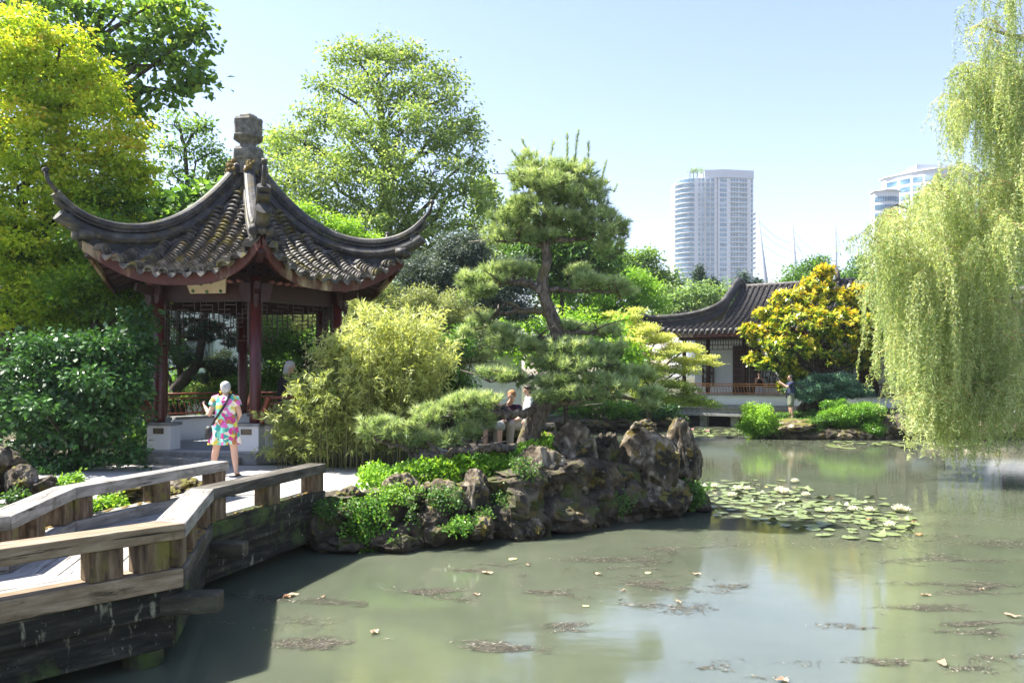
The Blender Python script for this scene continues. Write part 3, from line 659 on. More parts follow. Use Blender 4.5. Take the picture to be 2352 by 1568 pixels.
rock('tall pointed dark rock at the right tip of the rocky bank, lily pads beside it', 1568, 1042, 92, 150, 14.75, 3, taper=.45, lean=(-.12, 0), rough=.5, depth=.36)
rock('largest grey boulder of the bank with a hooked top, left of the pointed rock', 1492, 1062, 150, 170, 14.25, 8, taper=.3, rough=.6, hollow=.6, depth=.5)
rock('small hooked stone crowning the largest boulder of the bank', 1474, 982, 62, 36, 14.3, 12, taper=.2, lean=(.3, 0), depth=.22)
rock('dark mossy upright rock between two big grey boulders', 1392, 1050, 64, 120, 14.1, 5, rock_dark, rough=.8)
rock('smooth upright grey rock with hollows, third standing stone from the right tip', 1320, 1042, 100, 140, 13.7, 23, taper=.15, hollow=.7, rough=.4, depth=.42)
rock('upright mossy rock beside the foot of the tall pine trunk', 1238, 1090, 118, 150, 13.05, 31, taper=.3, rough=.6, depth=.42, hollow=.4)
rock('dark bark like rock under the seated visitors feet', 1112, 1050, 125, 52, 13.5, 141, rock_dark, depth=.25)
rock('squarish brown rock under the left side of the mossy standing rock', 1150, 1130, 80, 70, 12.6, 6, rock_dark)
rock('pale hollowed rock with a dark hole above the waterline', 1092, 1138, 66, 105, 12.3, 17, taper=.2, hollow=.9, depth=.34)
rock('wide brownish rock left of the pale rock with the hole', 1026, 1158, 100, 100, 12.15, 44, hollow=.6, depth=.4)
rock('moss topped rock left of the wide brownish rock', 925, 1128, 72, 74, 12.0, 15, rough=.7)
rock('small purple grey rock tucked between mossy rocks above the creeper', 984, 1128, 40, 44, 12.1, 19)
rock('small pale rock at the gravel edge beside the bridge end', 795, 1140, 52, 44, 11.95, 9, rough=.4, depth=.3)
rock('low rounded rock half under creeper leaves', 812, 1176, 60, 40, 11.7, 41, depth=.3)
rock('grey rock under the trailing creeper', 872, 1180, 90, 80, 11.75, 27, rock_dark, depth=.4)
rock('long low rock at the waterline with two dark bumps', 915, 1236, 140, 60, 11.55, 33, rock_dark, depth=.4)
rock('dark waterline rock right of the long low rock', 1000, 1218, 90, 84, 11.8, 35, rock_dark, depth=.4)
rock('small orange brown rock jutting over the water', 1100, 1216, 66, 52, 11.75, 37, rough=.9, depth=.25)
rock('small mossy cone shaped rock standing in the shaded water edge', 1224, 1212, 60, 50, 12.2, 39, taper=.4, depth=.25)
rock('broad dark block below the mossy standing rock', 1160, 1190, 150, 90, 12.5, 43, rock_dark, depth=.5)
rock('flat topped dark block at the middle of the waterline', 1270, 1180, 170, 84, 12.9, 47, rock_dark, depth=.5)
rock('rounded mossy block low on the bank under the hollowed standing stone', 1372, 1160, 92, 84, 13.4, 51, rock_dark, depth=.45)
rock('dark ledge below the dark mossy upright rock', 1430, 1145, 110, 100, 13.8, 53, rock_dark, depth=.5)
rock('squared pale veined block under the largest boulder', 1505, 1142, 150, 90, 14.15, 57, depth=.5, hollow=.3)
rock('low dark rock at the far right foot of the bank in the water', 1585, 1152, 80, 56, 14.75, 59, rock_dark, depth=.35)
rock('small ochre ledge rock above the dark ledge', 1345, 1112, 90, 60, 13.5, 61, depth=.3)
rock('small mossy rock between the two tallest standing rocks', 1425, 1098, 60, 50, 13.9, 63, depth=.3)
rock('dark shaded rock under the bridge end nearest the bank', 735, 1215, 110, 90, 11.6, 65, rock_dark, depth=.4)
rock('low wet rock left of the creeper at the waterline', 790, 1245, 110, 50, 11.45, 67, rock_dark, depth=.35)
rock('mossy round stone among the ivy behind the bridge end', 760, 1185, 60, 40, 11.75, 69, rock_dark)
G2 = 'rocks left of the bridge'
rock('large mossy rock at the left edge behind the bridge rail', 2, 1085, 80, 130, 9.6, 71, group=G2, rough=.7, depth=.35)
rock('orange topped upright rock beside the large left edge rock', 52, 1112, 62, 80, 9.4, 73, group=G2, taper=.2, depth=.24)
rock('dark small rock right of the orange topped rock', 102, 1118, 50, 50, 9.5, 75, rock_dark, group=G2)
rock('low mossy rock seen through the left rail gap', 300, 1130, 120, 46, 10.9, 77, group=G2, depth=.3)
rock('pale rock lying at the woman feet beyond the rail', 432, 1114, 76, 40, 11.75, 79, group=G2, depth=.22)
rock('pale flat stone behind the left rail end', 395, 1128, 50, 22, 11.5, 81, group=G2, depth=.2)
G3 = 'rocks along the far shore'
rock('layered flat stone the man in the dark tee stands on', 1822, 978, 110, 30, 31.2, 83, group=G3, depth=.8, rough=.8)
rock('layered dark stone under the flat standing stone', 1830, 996, 120, 34, 31.0, 84, rock_dark, group=G3, depth=.7)
for i, (x, y, w, h, lab) in enumerate([(1950, 998, 90, 34, 'pale low slab below the clipped boxwood on the far shore'), (1900, 1000, 50, 40, 'shaded rock left under the clipped boxwood'), (2030, 985, 70, 60, 'rough brown rock right of the clipped boxwood'), (2075, 975, 50, 44, 'knobbly rock beside the dark clothed seated person'), (2120, 1000, 110, 28, 'long flat stone at the waterline under the seated person'), (2190, 990, 90, 44, 'grey shore rock behind the hanging willow strands'), (2250, 992, 80, 50, 'dark shore rock right of the grey one behind the willow'), (2320, 985, 90, 60, 'shore rock at the right picture edge'), (1990, 1004, 80, 24, 'dark stone in front of the rough brown rock')]):
    rock(lab, x, y, w, h, 30.6 + .2 * (i % 3), 90 + i, rock_dark if i % 2 else rock_m, group=G3, depth=.6)
rock('gnarled dark rock pillar under the blue juniper', 1775 + 52, 945, 1, 1, 33, 2) if False else None
rock('gnarled dark rock pillar beside the blue juniper trunk', 1862, 938, 44, 60, 32.6, 101, rock_dark, group=G3, depth=.35)
for i, (x, y, w, h, Y) in enumerate([(1290, 972, 60, 26, 33), (1345, 975, 80, 26, 34.5), (1420, 974, 90, 28, 35.5), (1500, 972, 90, 30, 37), (1255, 990, 50, 40, 22)]):
    rock(['low dark rock at the far left bank behind the pine foot', 'dark bank rock under the round evergreen shrub', 'dark bank rock under the lace leaf maple', 'dark bank rock beside the stilts of the water hall', 'upright grey rock right of the pine foot behind the people'][i], x, y, w, h, Y, 110 + i, rock_dark, group='rocks on the far left bank', depth=.5)

# ------------------------------------------------------------------ bark and leaf materials
bark = surf('bark', [(.3, (.022, .018, .013)), (.5, (.06, .048, .036)), (.75, (.13, .11, .085))], 6, .95, .9, .02, stretch=(3, 3, .8), over=((.10, .10, .03), 2.5, .6, .72))
bark_dark = surf('dark_bark', [(.3, (.02, .017, .013)), (.7, (.07, .056, .042))], 6, .95, .8, .02, stretch=(3, 3, .8))
pine_bark = surf('pine_bark', [(.3, (.025, .019, .014)), (.45, (.075, .06, .045)), (.65, (.19, .16, .13))], 7, .95, 1, .03, stretch=(2.2, 2.2, .9), dist=1.0, over=((.14, .12, .03), 1.6, .56, .7))
LM = dict(
 maple=leafmat('maple_leaf', [(0, (.10, .20, .012)), (.35, (.28, .42, .02)), (.62, (.50, .60, .035)), (.9, (.74, .70, .06)), (1, (.74, .50, .08))], .52),
 maple_green=leafmat('green_maple_leaf', [(0, (.03, .09, .008)), (.5, (.12, .25, .015)), (1, (.34, .46, .03))], .5),
 sycamore=leafmat('sycamore_leaf', [(0, (.04, .10, .015)), (.5, (.14, .26, .035)), (1, (.40, .52, .07))], .5),
 green=leafmat('green_leaf', [(0, (.03, .085, .012)), (.5, (.085, .19, .025)), (1, (.21, .36, .05))], .45),
 big=leafmat('big_tree_leaf', [(0, (.08, .14, .03)), (.5, (.23, .33, .08)), (1, (.50, .56, .20))], .5),
 dark=leafmat('dark_leaf', [(0, (.012, .045, .008)), (.5, (.035, .11, .016)), (1, (.09, .22, .03))], .28, .38, spec=.4),
 bright=leafmat('bright_leaf', [(0, (.09, .22, .012)), (.5, (.20, .38, .025)), (1, (.38, .55, .06))], .5),
 bamboo=leafmat('bamboo_leaf', [(0, (.13, .17, .04)), (.45, (.30, .35, .09)), (1, (.62, .62, .24))], .45),
 pale=leafmat('pale_shrub_leaf', [(0, (.12, .16, .05)), (.5, (.28, .32, .12)), (1, (.48, .48, .22))], .42),
 acer=leafmat('lace_maple_leaf', [(0, (.20, .30, .05)), (.45, (.46, .52, .12)), (1, (.74, .68, .24))], .5),
 far=leafmat('far_leaf', [(0, (.10, .17, .05)), (.5, (.20, .31, .09)), (1, (.36, .47, .16))], .45),
 magnolia=leafmat('magnolia_leaf', [(0, (.05, .12, .008)), (.4, (.17, .27, .014)), (.6, (.42, .44, .025)), (.82, (.72, .54, .03)), (1, (.74, .42, .03))], .35, .3, spec=.6),
 juniper=leafmat('juniper_leaf', [(0, (.04, .10, .06)), (.5, (.13, .26, .16)), (1, (.28, .44, .29))], .3),
 blue=leafmat('blue_juniper_leaf', [(0, (.035, .06, .04)), (.5, (.085, .125, .085)), (1, (.17, .21, .15))], .2),
 box=leafmat('boxwood_leaf', [(0, (.04, .12, .01)), (.5, (.11, .27, .02)), (1, (.34, .52, .05))], .42, .35),
 willow=leafmat('willow_leaf', [(0, (.18, .27, .08)), (.5, (.40, .48, .19)), (1, (.68, .70, .38))], .5),
 pine=leafmat('pine_needle', [(0, (.08, .13, .04)), (.4, (.24, .33, .12)), (1, (.66, .70, .38))], .4, .4),
 pine_dark=leafmat('dark_pine_needle', [(0, (.015, .045, .022)), (.5, (.04, .085, .042)), (1, (.10, .16, .075))], .22, .45))
# crown = list of (x, y, rx, ry, dY, ry_depth, hue)
def bl(*a): return [(x, y, rx, ry, dy, dep, hue) for (x, y, rx, ry, dy, dep, hue) in a]
def B(x, y, rx, ry, dy=0, dep=None, hue=0.):
    return (x, y, rx, ry, dy, dep, hue)
_bw = blob_world
def blob_world(Y, b):
    dy = b[4]; Yb = Y + dy; c = P(b[0], b[1], Yb); rx = b[2] * Yb / F; rz = b[3] * Yb / F
    ry = b[5] if b[5] else (rx + rz) * .45
    return np.array(c), np.array((rx, ry, rz))
tree('maple_tree', 'yellow and orange leaved maple filling the left side', 'tree', 18.0,
     [B(30, 110, 100, 90, 0, None, .05), B(120, 170, 90, 90, .3, None, .1), B(60, 300, 110, 100, 0, None, .12), B(190, 240, 80, 60, .4, None, .15), B(215, 170, 46, 34, .5, None, .1), B(300, 310, 50, 34, .5, None, .15), B(165, 92, 44, 30, .3, None, .1), B(310, 440, 40, 34, .5, None, 0), B(250, 500, 60, 40, .5, None, -.05), B(230, 350, 100, 70, .4, None, .17), B(290, 400, 60, 60, .6, None, .05),
      B(40, 430, 110, 90, 0, None, .08), B(160, 440, 90, 60, .2, None, .02), B(60, 560, 110, 80, 0, None, -.02), B(160, 600, 90, 60, .3, None, -.1), B(40, 690, 90, 80, -.3, None, -.08), B(130, 720, 80, 55, 0, None, -.14), B(-60, 250, 90, 200, 0, None, 0.05), B(-50, 560, 80, 160, 0, None, -.05)],
     [(-20, 1080), (-5, 900), (15, 760), (35, 600), (60, 420), (70, 250)], (.2, .06, .016), .10, .55, 1.0, .17, LM['maple'], bark_dark, 21, droop=.3, holes=.5, ntw=160, lobes=15, flat=.5)
tree('maple_tree', 'green maple behind the yellow one, under the left roof corner', 'tree', 17.5,
     [B(240, 560, 90, 70, 0, None, 0.), B(300, 640, 70, 60, .5, None, -.05), B(200, 680, 90, 70, 0), B(300, 720, 60, 50, .5), B(110, 640, 90, 80, 1.0), B(250, 470, 80, 50, 1.0), B(330, 690, 40, 40, .4), B(170, 770, 80, 50)],
     [(180, 1070), (190, 900), (215, 780), (230, 640)], (.13, .04, .012), .10, .55, 1.4, .2, LM['maple_green'], bark_dark, 22, droop=.3, holes=.4, ntw=80)
tree('sycamore_tree', 'tall dark green sycamore at the top left corner', 'tree', 21.0,
     [B(30, 20, 110, 70), B(170, 20, 80, 50), B(270, 30, 70, 50), B(370, 50, 70, 45), B(450, 80, 45, 28), B(330, 120, 70, 45), B(420, 140, 50, 32), B(250, 130, 60, 50), B(260, 210, 60, 45), B(380, 215, 45, 30), B(300, 265, 45, 35), B(440, 185, 40, 22), B(170, 120, 80, 60), B(60, 120, 100, 80, 2.), B(390, 10, 70, 26)],
     [(60, 1020), (70, 760), (100, 500), (140, 280), (200, 120), (240, 20)], (.24, .06, .02), .20, .75, .65, .32, LM['sycamore'], bark, 23, droop=.35, holes=.8, ntw=160, per=9)
tree('slender_tree', 'slender open tree against the sky left of the roof finial', 'tree', 30.0,
     [B(400, 285, 34, 30), B(445, 300, 34, 24), B(470, 290, 20, 16), B(380, 340, 30, 26), B(430, 350, 42, 22), B(400, 395, 36, 22), B(480, 345, 30, 24), B(500, 390, 34, 40), B(450, 420, 50, 30), B(520, 430, 40, 40, 1, None, .2), B(470, 460, 60, 30)],
     [(440, 900), (436, 600), (432, 450), (425, 340), (410, 280)], (.16, .03, .02), .14, .6, .8, .3, LM['sycamore'], bark, 24, droop=.2, holes=.7, ntw=80, per=9)
tree('broadleaf_tree', 'broad leaved tree with large glossy leaves behind the left roof slope', 'tree', 24.0,
     [B(360, 470, 70, 40), B(420, 500, 70, 40), B(320, 520, 60, 50), B(460, 450, 40, 26, 0, None, .25), B(500, 500, 50, 50), B(380, 560, 80, 50)],
     [(420, 1000), (410, 760), (400, 560)], (.12, .05, .02), .26, .7, 1.3, .35, LM['green'], bark, 25, droop=.45, holes=.3, per=8)
tree('shade_tree', 'big rounded bright green tree behind the pavilion', 'tree', 38.0,
     [B(800, 135, 55, 45), B(865, 120, 65, 40), B(930, 135, 60, 45), B(1000, 165, 40, 35), B(760, 200, 55, 40), B(850, 200, 80, 60, -1.5), B(950, 220, 80, 50, -1.), B(1030, 230, 50, 55), B(740, 270, 60, 40, -1), B(700, 330, 70, 45, -.5), B(820, 290, 80, 60, -2.5), B(920, 310, 90, 60, -2.5), B(1010, 320, 80, 60, -1.5), B(1070, 300, 40, 40), B(1080, 385, 48, 45), B(760, 390, 100, 60, -2.5), B(870, 400, 100, 60, -3.5), B(980, 420, 100, 60, -2.5), B(650, 350, 48, 55), B(660, 420, 70, 50, -1), B(1060, 450, 60, 50, -1), B(720, 470, 110, 60, -2), B(850, 490, 120, 60, -3), B(980, 520, 120, 60, -2), B(1090, 520, 60, 50, 0), B(1040, 600, 100, 50), B(900, 590, 120, 50), B(750, 570, 120, 50), B(620, 330, 30, 40, 1)],
     [(880, 900), (885, 600), (890, 420), (880, 300), (870, 200)], (.42, .10, .03), .17, .6, .8, .36, LM['big'], bark, 26, droop=.25, holes=.6, ntw=200, shell=.4, lobes=9)
tree('locust_tree', 'feathery lime green tree just behind the right roof ridge', 'tree', 24.0,
     [B(790, 530, 55, 35, 0, None, .2), B(740, 510, 40, 25, 0, None, .2), B(700, 480, 30, 18, 0, None, .2), B(840, 580, 50, 40, 0, None, .15), B(780, 590, 60, 40)],
     [(800, 900), (795, 700), (790, 560)], (.08, .03, .01), .10, .4, 1.2, .22, LM['bright'], bark, 27, droop=.2, holes=.4)
tree('juniper_tree', 'grey blue juniper mass right of the pavilion roof', 'tree', 27.0,
     [B(1000, 620, 55, 40), B(1060, 580, 50, 35), B(1085, 565, 30, 26), B(1100, 640, 60, 50), B(960, 640, 50, 40), B(1150, 680, 50, 36), B(1030, 680, 80, 50), B(1180, 640, 40, 40), B(1190, 720, 50, 30)],
     [(1060, 900), (1062, 760), (1060, 640)], (.15, .05, .02), .12, .3, 1.7, .22, LM['blue'], bark, 28, droop=.1, holes=.4)
tree('pale_shrub', 'tall open grey green shrub behind the bamboo', 'shrub', 21.5,
     [B(850, 700, 60, 50), B(930, 700, 70, 45), B(1010, 720, 70, 50), B(900, 770, 90, 60, -.5), B(1000, 800, 80, 50), B(1080, 760, 60, 50), B(830, 790, 60, 60), B(1100, 820, 50, 30), B(960, 850, 90, 50)],
     [(950, 1000), (955, 880), (950, 780), (945, 720)], (.08, .03, .012), .065, .5, 1.1, .18, LM['pale'], bark, 29, droop=.1, holes=.5, ntw=140)
tree('leafy_tree', 'bright large leaved tree behind the pine trunk', 'tree', 29.0,
     [B(1215, 745, 45, 22, 0, None, .1), B(1270, 735, 50, 26, 0, None, .15), B(1320, 750, 60, 26, 0, None, .15), B(1390, 760, 60, 30), B(1180, 800, 50, 26), B(1235, 830, 40, 26, 0, None, .1), B(1260, 790, 60, 40), B(1340, 810, 70, 40), B(1420, 820, 50, 40)],
     [(1300, 960), (1300, 850), (1290, 760)], (.10, .04, .015), .20, .55, 1.3, .3, LM['bright'], bark, 30, droop=.5, per=8, holes=.2)
tree('yellow_green_tree', 'lime green tree right of the pine, above the lace leaf maple', 'tree', 46.0,
     [B(1340, 640, 60, 40, 0, None, -.1), B(1400, 690, 60, 40), B(1450, 650, 50, 30), B(1480, 690, 50, 36), B(1360, 720, 60, 40), B(1430, 740, 60, 40), B(1290, 690, 50, 40)],
     [(1400, 960), (1402, 800), (1400, 700)], (.2, .06, .02), .16, .55, 1.2, .32, LM['bright'], bark, 31, droop=.25, holes=.3)
tree('dark_tree', 'mid green tree directly behind the tall pine', 'tree', 40.0,
     [B(1310, 590, 60, 50), B(1260, 640, 60, 60), B(1340, 630, 70, 60), B(1200, 600, 50, 50), B(1390, 600, 50, 45), B(1240, 560, 50, 50), B(1330, 560, 50, 36)],
     [(1290, 950), (1292, 760), (1290, 620)], (.25, .07, .02), .2, .6, 1.3, .4, LM['green'], bark, 32, droop=.25, holes=.3)
acer = tree('lace_leaf_maple', 'pale yellow lace leaf maple with tiered branches beside the water hall', 'tree', 31.5,
     [B(1440, 730, 45, 20, 0, None, .1), B(1475, 760, 55, 22, -.5, None, .15), B(1440, 790, 50, 22, -1, None, .2), B(1510, 780, 50, 18, 0, None, .2), B(1520, 815, 60, 18, -.6, None, .15), B(1570, 800, 40, 12, -.3, None, .2), B(1600, 828, 50, 12, -.3, None, .2), B(1470, 830, 50, 20, -1), B(1560, 850, 50, 14, -.6, None, .05), B(1480, 865, 55, 18, -1, None, -.1), B(1540, 885, 60, 14, -.6, None, -.25), B(1500, 910, 60, 16, -1, None, -.35), B(1560, 915, 50, 12, -.6, None, -.35), B(1600, 925, 50, 9, -.6, None, -.35), B(1450, 890, 40, 20)],
     [(1490, 962), (1492, 920), (1500, 880), (1490, 820)], (.11, .04, .02), .085, .4, 1.8, .2, LM['acer'], bark, 33, droop=.15, flat=.4, holes=.15, per=12)
for i, (Y, bb, tr, lab, mm) in enumerate([
    (58, [B(1560, 690, 40, 30), B(1600, 675, 40, 30), B(1650, 680, 40, 32), B(1620, 705, 60, 26), B(1540, 712, 40, 20), B(1690, 700, 34, 22)], [(1610, 880), (1612, 760), (1610, 700)], 'pale green rounded tree beyond the left end of the hall roof', 'far'),
    (62, [B(1390, 590, 30, 22), B(1420, 620, 40, 30), B(1450, 600, 30, 26), B(1490, 590, 24, 20), B(1500, 630, 34, 30), B(1540, 650, 30, 24), B(1460, 650, 50, 34), B(1400, 660, 50, 30), B(1515, 660, 40, 30)], [(1460, 880), (1462, 740), (1465, 640)], 'dark green tree with broken crown between the pine and the glass tower', 'sycamore'),
    (66, [B(1840, 635, 36, 24), B(1870, 620, 26, 20), B(1882, 600, 17, 12), B(1820, 655, 40, 20), B(1790, 664, 30, 12)], [(1850, 880), (1852, 740), (1855, 650)], 'green tree behind the hall roof under the stadium masts', 'green'),
    (70, [B(1945, 640, 26, 22), B(1975, 610, 18, 24), B(1960, 660, 40, 22), B(2010, 650, 40, 34)], [(1960, 880), (1962, 740), (1965, 660)], 'green tree behind the hall ridge end beside the willow', 'green'),
    (48, [B(1180, 520, 40, 60), B(1120, 480, 40, 50), B(1150, 590, 70, 60), B(1110, 430, 26, 24)], [(1150, 880), (1150, 700), (1150, 560)], 'lime tinted tree between the big tree and the pine', 'big'),
    (64, [B(2060, 690, 60, 50), B(2140, 680, 70, 70), B(2230, 690, 70, 70), B(2330, 680, 80, 80), B(2440, 690, 80, 90)], [(2200, 880), (2202, 760), (2205, 700)], 'broad tree behind the side hall and the willow', 'green'),
    (42, [B(-40, 620, 100, 120), B(80, 640, 110, 130), B(220, 620, 100, 120), B(340, 600, 90, 100), B(460, 610, 80, 90), B(560, 620, 80, 90), B(660, 640, 70, 80), B(300, 740, 120, 80), B(560, 740, 120, 80)], [(300, 880), (300, 760), (300, 640)], 'dense dark tree behind the garden wall at left', 'sycamore'),
    (34, [B(640, 760, 70, 70), B(720, 720, 70, 70), B(800, 760, 70, 80), B(900, 680, 80, 70), B(1000, 760, 90, 60), B(1100, 740, 70, 50)], [(800, 920), (800, 800), (800, 740)], 'dense green tree seen between the pavilion columns', 'green')]):
    kw = dict(leaf=.24 if Y > 45 else .2)
    tree('background_tree', lab, 'tree', float(Y), bb, tr, (.3, .08, .03), kw['leaf'], .6, 1.1, .5, LM[mm], bark, 60 + i, droop=.2, holes=.3, group='trees beyond the garden', ntw=40)
def conifer(lab, px, ytop, ybot, w, Y, seed, group='dark conifers before the tower'):
    rng = np.random.default_rng(seed); top = P(px, ytop, Y); bot = P(px, ybot, Y); wm = w * Y / F; n = int(60 + 500 * wm)
    t = rng.random(n) ** .7; a = rng.random(n) * 2 * math.pi; r = wm * t * (.4 + .6 * rng.random(n)); tips = np.stack([top.x + r * np.cos(a), top.y + r * np.sin(a), top.z + (bot.z - top.z) * t - r * .1], 1)
    per = 10; k = np.repeat(np.arange(n), per); pos = tips[k] + rng.normal(size=(n * per, 3)) * .18
    d = np.stack([np.cos(a[k]), np.sin(a[k]), np.full(n * per, -.2)], 1) + rng.normal(size=(n * per, 3)) * .4; s = .22 * (.7 + .6 * rng.random(n * per))
    root = thing('conifer', lab, 'tree', (top.x, top.y, .6), group)
    np_mesh('crown', leaf_arrays(pos, d, rng.normal(size=d.shape) + [0, 0, 1], s, s * .35, rng), 4, rng.random(n)[k], LM['pine_dark'], root)
    MB().tube([Vector((top.x, top.y, .6)), top], [.18, .03], 6).build('trunk', bark_dark, root)
conifer('narrow dark conifer in front of the left side of the glass tower', 1606, 610, 680, 14, 60, 1)
conifer('broad dark conifer in front of the tower base', 1706, 630, 690, 22, 56, 2); conifer('dark conifer right of the broad one beside the tower base', 1738, 642, 700, 20, 56, 3); conifer('low dark conifer left of the broad one', 1640, 640, 690, 16, 60, 4)

# magnolia
def magnolia():
    rng = np.random.default_rng(41); Y = 33.5
    bb = [B(1870, 625, 22, 14), B(1850, 650, 40, 20), B(1800, 690, 60, 28), B(1870, 690, 70, 34), B(1930, 680, 50, 30), B(1750, 730, 45, 28), B(1820, 740, 80, 36, -1), B(1900, 740, 80, 36, -1), B(1970, 730, 55, 34), B(1740, 780, 45, 26), B(1790, 800, 70, 28, -1), B(1880, 790, 80, 30, -.5), B(1960, 780, 70, 32), B(2010, 800, 45, 26), B(1710, 825, 24, 12, 0), B(1760, 838, 50, 16, -.5), B(1800, 860, 28, 12, -.5), B(1780, 888, 16, 12, -.5), B(1935, 830, 60, 16), B(1700, 760, 24, 16), B(1990, 750, 50, 30)]
    root = thing('magnolia_tree', 'rounded magnolia with yellow bronze leaves before the tiled hall', 'tree', P(1885, 960, Y)[:2] + (.66,) if False else (P(1885, 960, Y).x, Y, .66))
    bb = [(b[0] + 24, *b[1:]) for b in bb]
    Bw = [(*blob_world(Y, b), 0) for b in bb]; tips = []; ax = []
    for c, r, h in Bw:
        n = int(26 + 60 * r[0] * r[2]); u = unit(rng.normal(size=(n, 3)) + [0, -.1, .35]); tips.append(c + u * r * (.55 + .5 * rng.random(n) ** .5)[:, None]); ax.append(unit(u + [0, 0, .9]))
    tips = np.concatenate(tips); ax = np.concatenate(ax); per = 16; k = np.repeat(np.arange(len(tips)), per); a = ax[k]
    ref = unit(np.cross(a, rng.normal(size=a.shape))); th = .35 + 1.1 * rng.random(len(k)); d = a * np.cos(th)[:, None] + ref * np.sin(th)[:, None]
    s = .23 * (.75 + .5 * rng.random(len(k))); pos = tips[k] - a * (rng.random(len(k)) ** 1.5 * .28)[:, None]
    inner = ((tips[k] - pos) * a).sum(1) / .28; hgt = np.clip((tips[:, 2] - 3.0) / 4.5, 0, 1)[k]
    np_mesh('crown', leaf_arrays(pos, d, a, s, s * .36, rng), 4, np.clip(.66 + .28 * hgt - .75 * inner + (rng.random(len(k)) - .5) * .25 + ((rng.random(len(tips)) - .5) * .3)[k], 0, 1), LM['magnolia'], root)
    mb = MB(); tp = [Vector((P(1888, 960, Y).x, Y, .6)), P(1880, 900, Y), P(1885, 870, Y), P(1872, 845, Y), P(1875, 800, Y), P(1870, 740, Y)]
    limbs(mb, tp, .15, .05, [b[0] for b in Bw], rng, twigs=tips, ntw=120, tr=.015, lr=.6); mb.build('trunk', bark_dark, root)
magnolia()

# shrubs and low plants
def shrub(name, label, Y, blobs, leaf, asp, cover, clump, mat_, seed, base=None, group=None, cat='shrub', **kw):
    rng = np.random.default_rng(seed); Bw = [(*blob_world(Y, b), b[6]) for b in blobs]
    bx = sum(b[0][0] for b in Bw) / len(Bw); by = sum(b[0][1] for b in Bw) / len(Bw); z0 = base if base is not None else max(.05, gh(bx, by))
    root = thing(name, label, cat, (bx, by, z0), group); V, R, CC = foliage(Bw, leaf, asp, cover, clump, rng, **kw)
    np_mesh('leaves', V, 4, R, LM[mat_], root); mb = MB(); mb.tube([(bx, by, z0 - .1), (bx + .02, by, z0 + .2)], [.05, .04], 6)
    for c in CC[rng.choice(len(CC), min(len(CC), 36), replace=False)]: mb.tube([Vector(q) for q in wiggle((bx, by, z0 + .1), c, 4, .06, rng)], [.02, .014, .01, .006], 5, cap=False)
    mb.build('stem', bark_dark, root); return root
shrub('camellia_bush', 'large dark glossy camellia bush left of the pavilion', 15.2, [B(90, 830, 90, 70), B(200, 810, 90, 60), B(290, 800, 60, 70, .4), B(60, 920, 80, 80), B(170, 920, 100, 80, -.4), B(280, 910, 60, 80), B(100, 1000, 90, 40), B(230, 990, 90, 50, -.2), B(310, 860, 36, 60, .6)], .115, .6, 1.7, .2, 'dark', 51, holes=.2, per=9, droop=.35)
shrub('ground_shrub', 'low dark leafy ground plants along the gravel left of the steps', 15.0, [B(70, 1050, 70, 18), B(160, 1052, 70, 18), B(240, 1052, 60, 18), B(300, 1050, 40, 18)], .08, .7, 1.6, .12, 'dark', 52, per=8)
shrub('camellia_bush', 'dark bush behind the camellia near the left column', 20.5, [B(250, 740, 90, 60), B(330, 790, 50, 60), B(320, 880, 40, 60), B(180, 720, 80, 60), B(60, 780, 100, 80)], .11, .6, 1.5, .24, 'dark', 53, holes=.3, per=9)
shrub('boxwood', 'clipped round boxwood on the far shore under the blue juniper', 31.0, [B(1950, 962, 72, 42), B(1910, 965, 40, 34), B(1990, 965, 34, 32), B(1975, 945, 30, 26), B(1925, 940, 30, 22)], .055, .7, 2.0, .1, 'box', 54)
shrub('bright_shrub', 'lime green shrub left of the man on the far shore', 31.0, [B(1745, 965, 38, 36, 0, None, .15), B(1765, 985, 40, 20, 0, None, .1), B(1722, 985, 20, 20), B(1790, 990, 30, 14)], .08, .6, 1.8, .14, 'bright', 55)
shrub('ground_shrub', 'low grey green creeper on the shore rocks right of the standing stone', 30.7, [B(1868, 985, 26, 22), B(1850, 998, 24, 12), B(1880, 965, 24, 12)], .06, .6, 1.6, .1, 'green', 56)
shrub('ground_shrub', 'low creeping plants around the man feet on the mound', 31.8, [B(1850, 952, 40, 8), B(1790, 955, 26, 7), B(1890, 950, 20, 8)], .06, .6, 1.4, .1, 'green', 57)
shrub('evergreen_shrub', 'glossy round green shrub under the right pine branches on the far bank', 35.5, [B(1350, 930, 45, 24), B(1395, 935, 40, 22), B(1320, 945, 40, 18), B(1430, 945, 34, 20)], .1, .6, 1.6, .15, 'box', 58, hue=None)
shrub('evergreen_shrub', 'dark shrub on the far bank left of the water hall stilts', 37.5, [B(1480, 940, 60, 30), B(1540, 950, 36, 20), B(1290, 940, 40, 34)], .12, .6, 1.5, .2, 'dark', 59)
shrub('garden_shrub', 'light green shrub beyond the back rail of the pavilion', 23.5, [B(620, 800, 60, 60), B(700, 830, 70, 60), B(640, 890, 80, 40), B(560, 900, 40, 30), B(760, 800, 50, 60), B(460, 910, 70, 22), B(520, 890, 36, 30, 0, None, .2)], .085, .55, 1.4, .18, 'green', 61, holes=.25)
shrub('garden_shrub', 'pale sprigged shrub behind the right columns', 25.0, [B(660, 740, 60, 60), B(720, 770, 60, 50), B(600, 730, 40, 50)], .08, .4, 1.1, .2, 'pale', 62, holes=.4)
shrub('garden_shrub', 'white tipped shrub beside the garden wall seen in the pavilion', 24.0, [B(500, 850, 36, 50), B(530, 880, 30, 40), B(475, 890, 30, 26)], .07, .5, 1.3, .15, 'pale', 63, holes=.3)
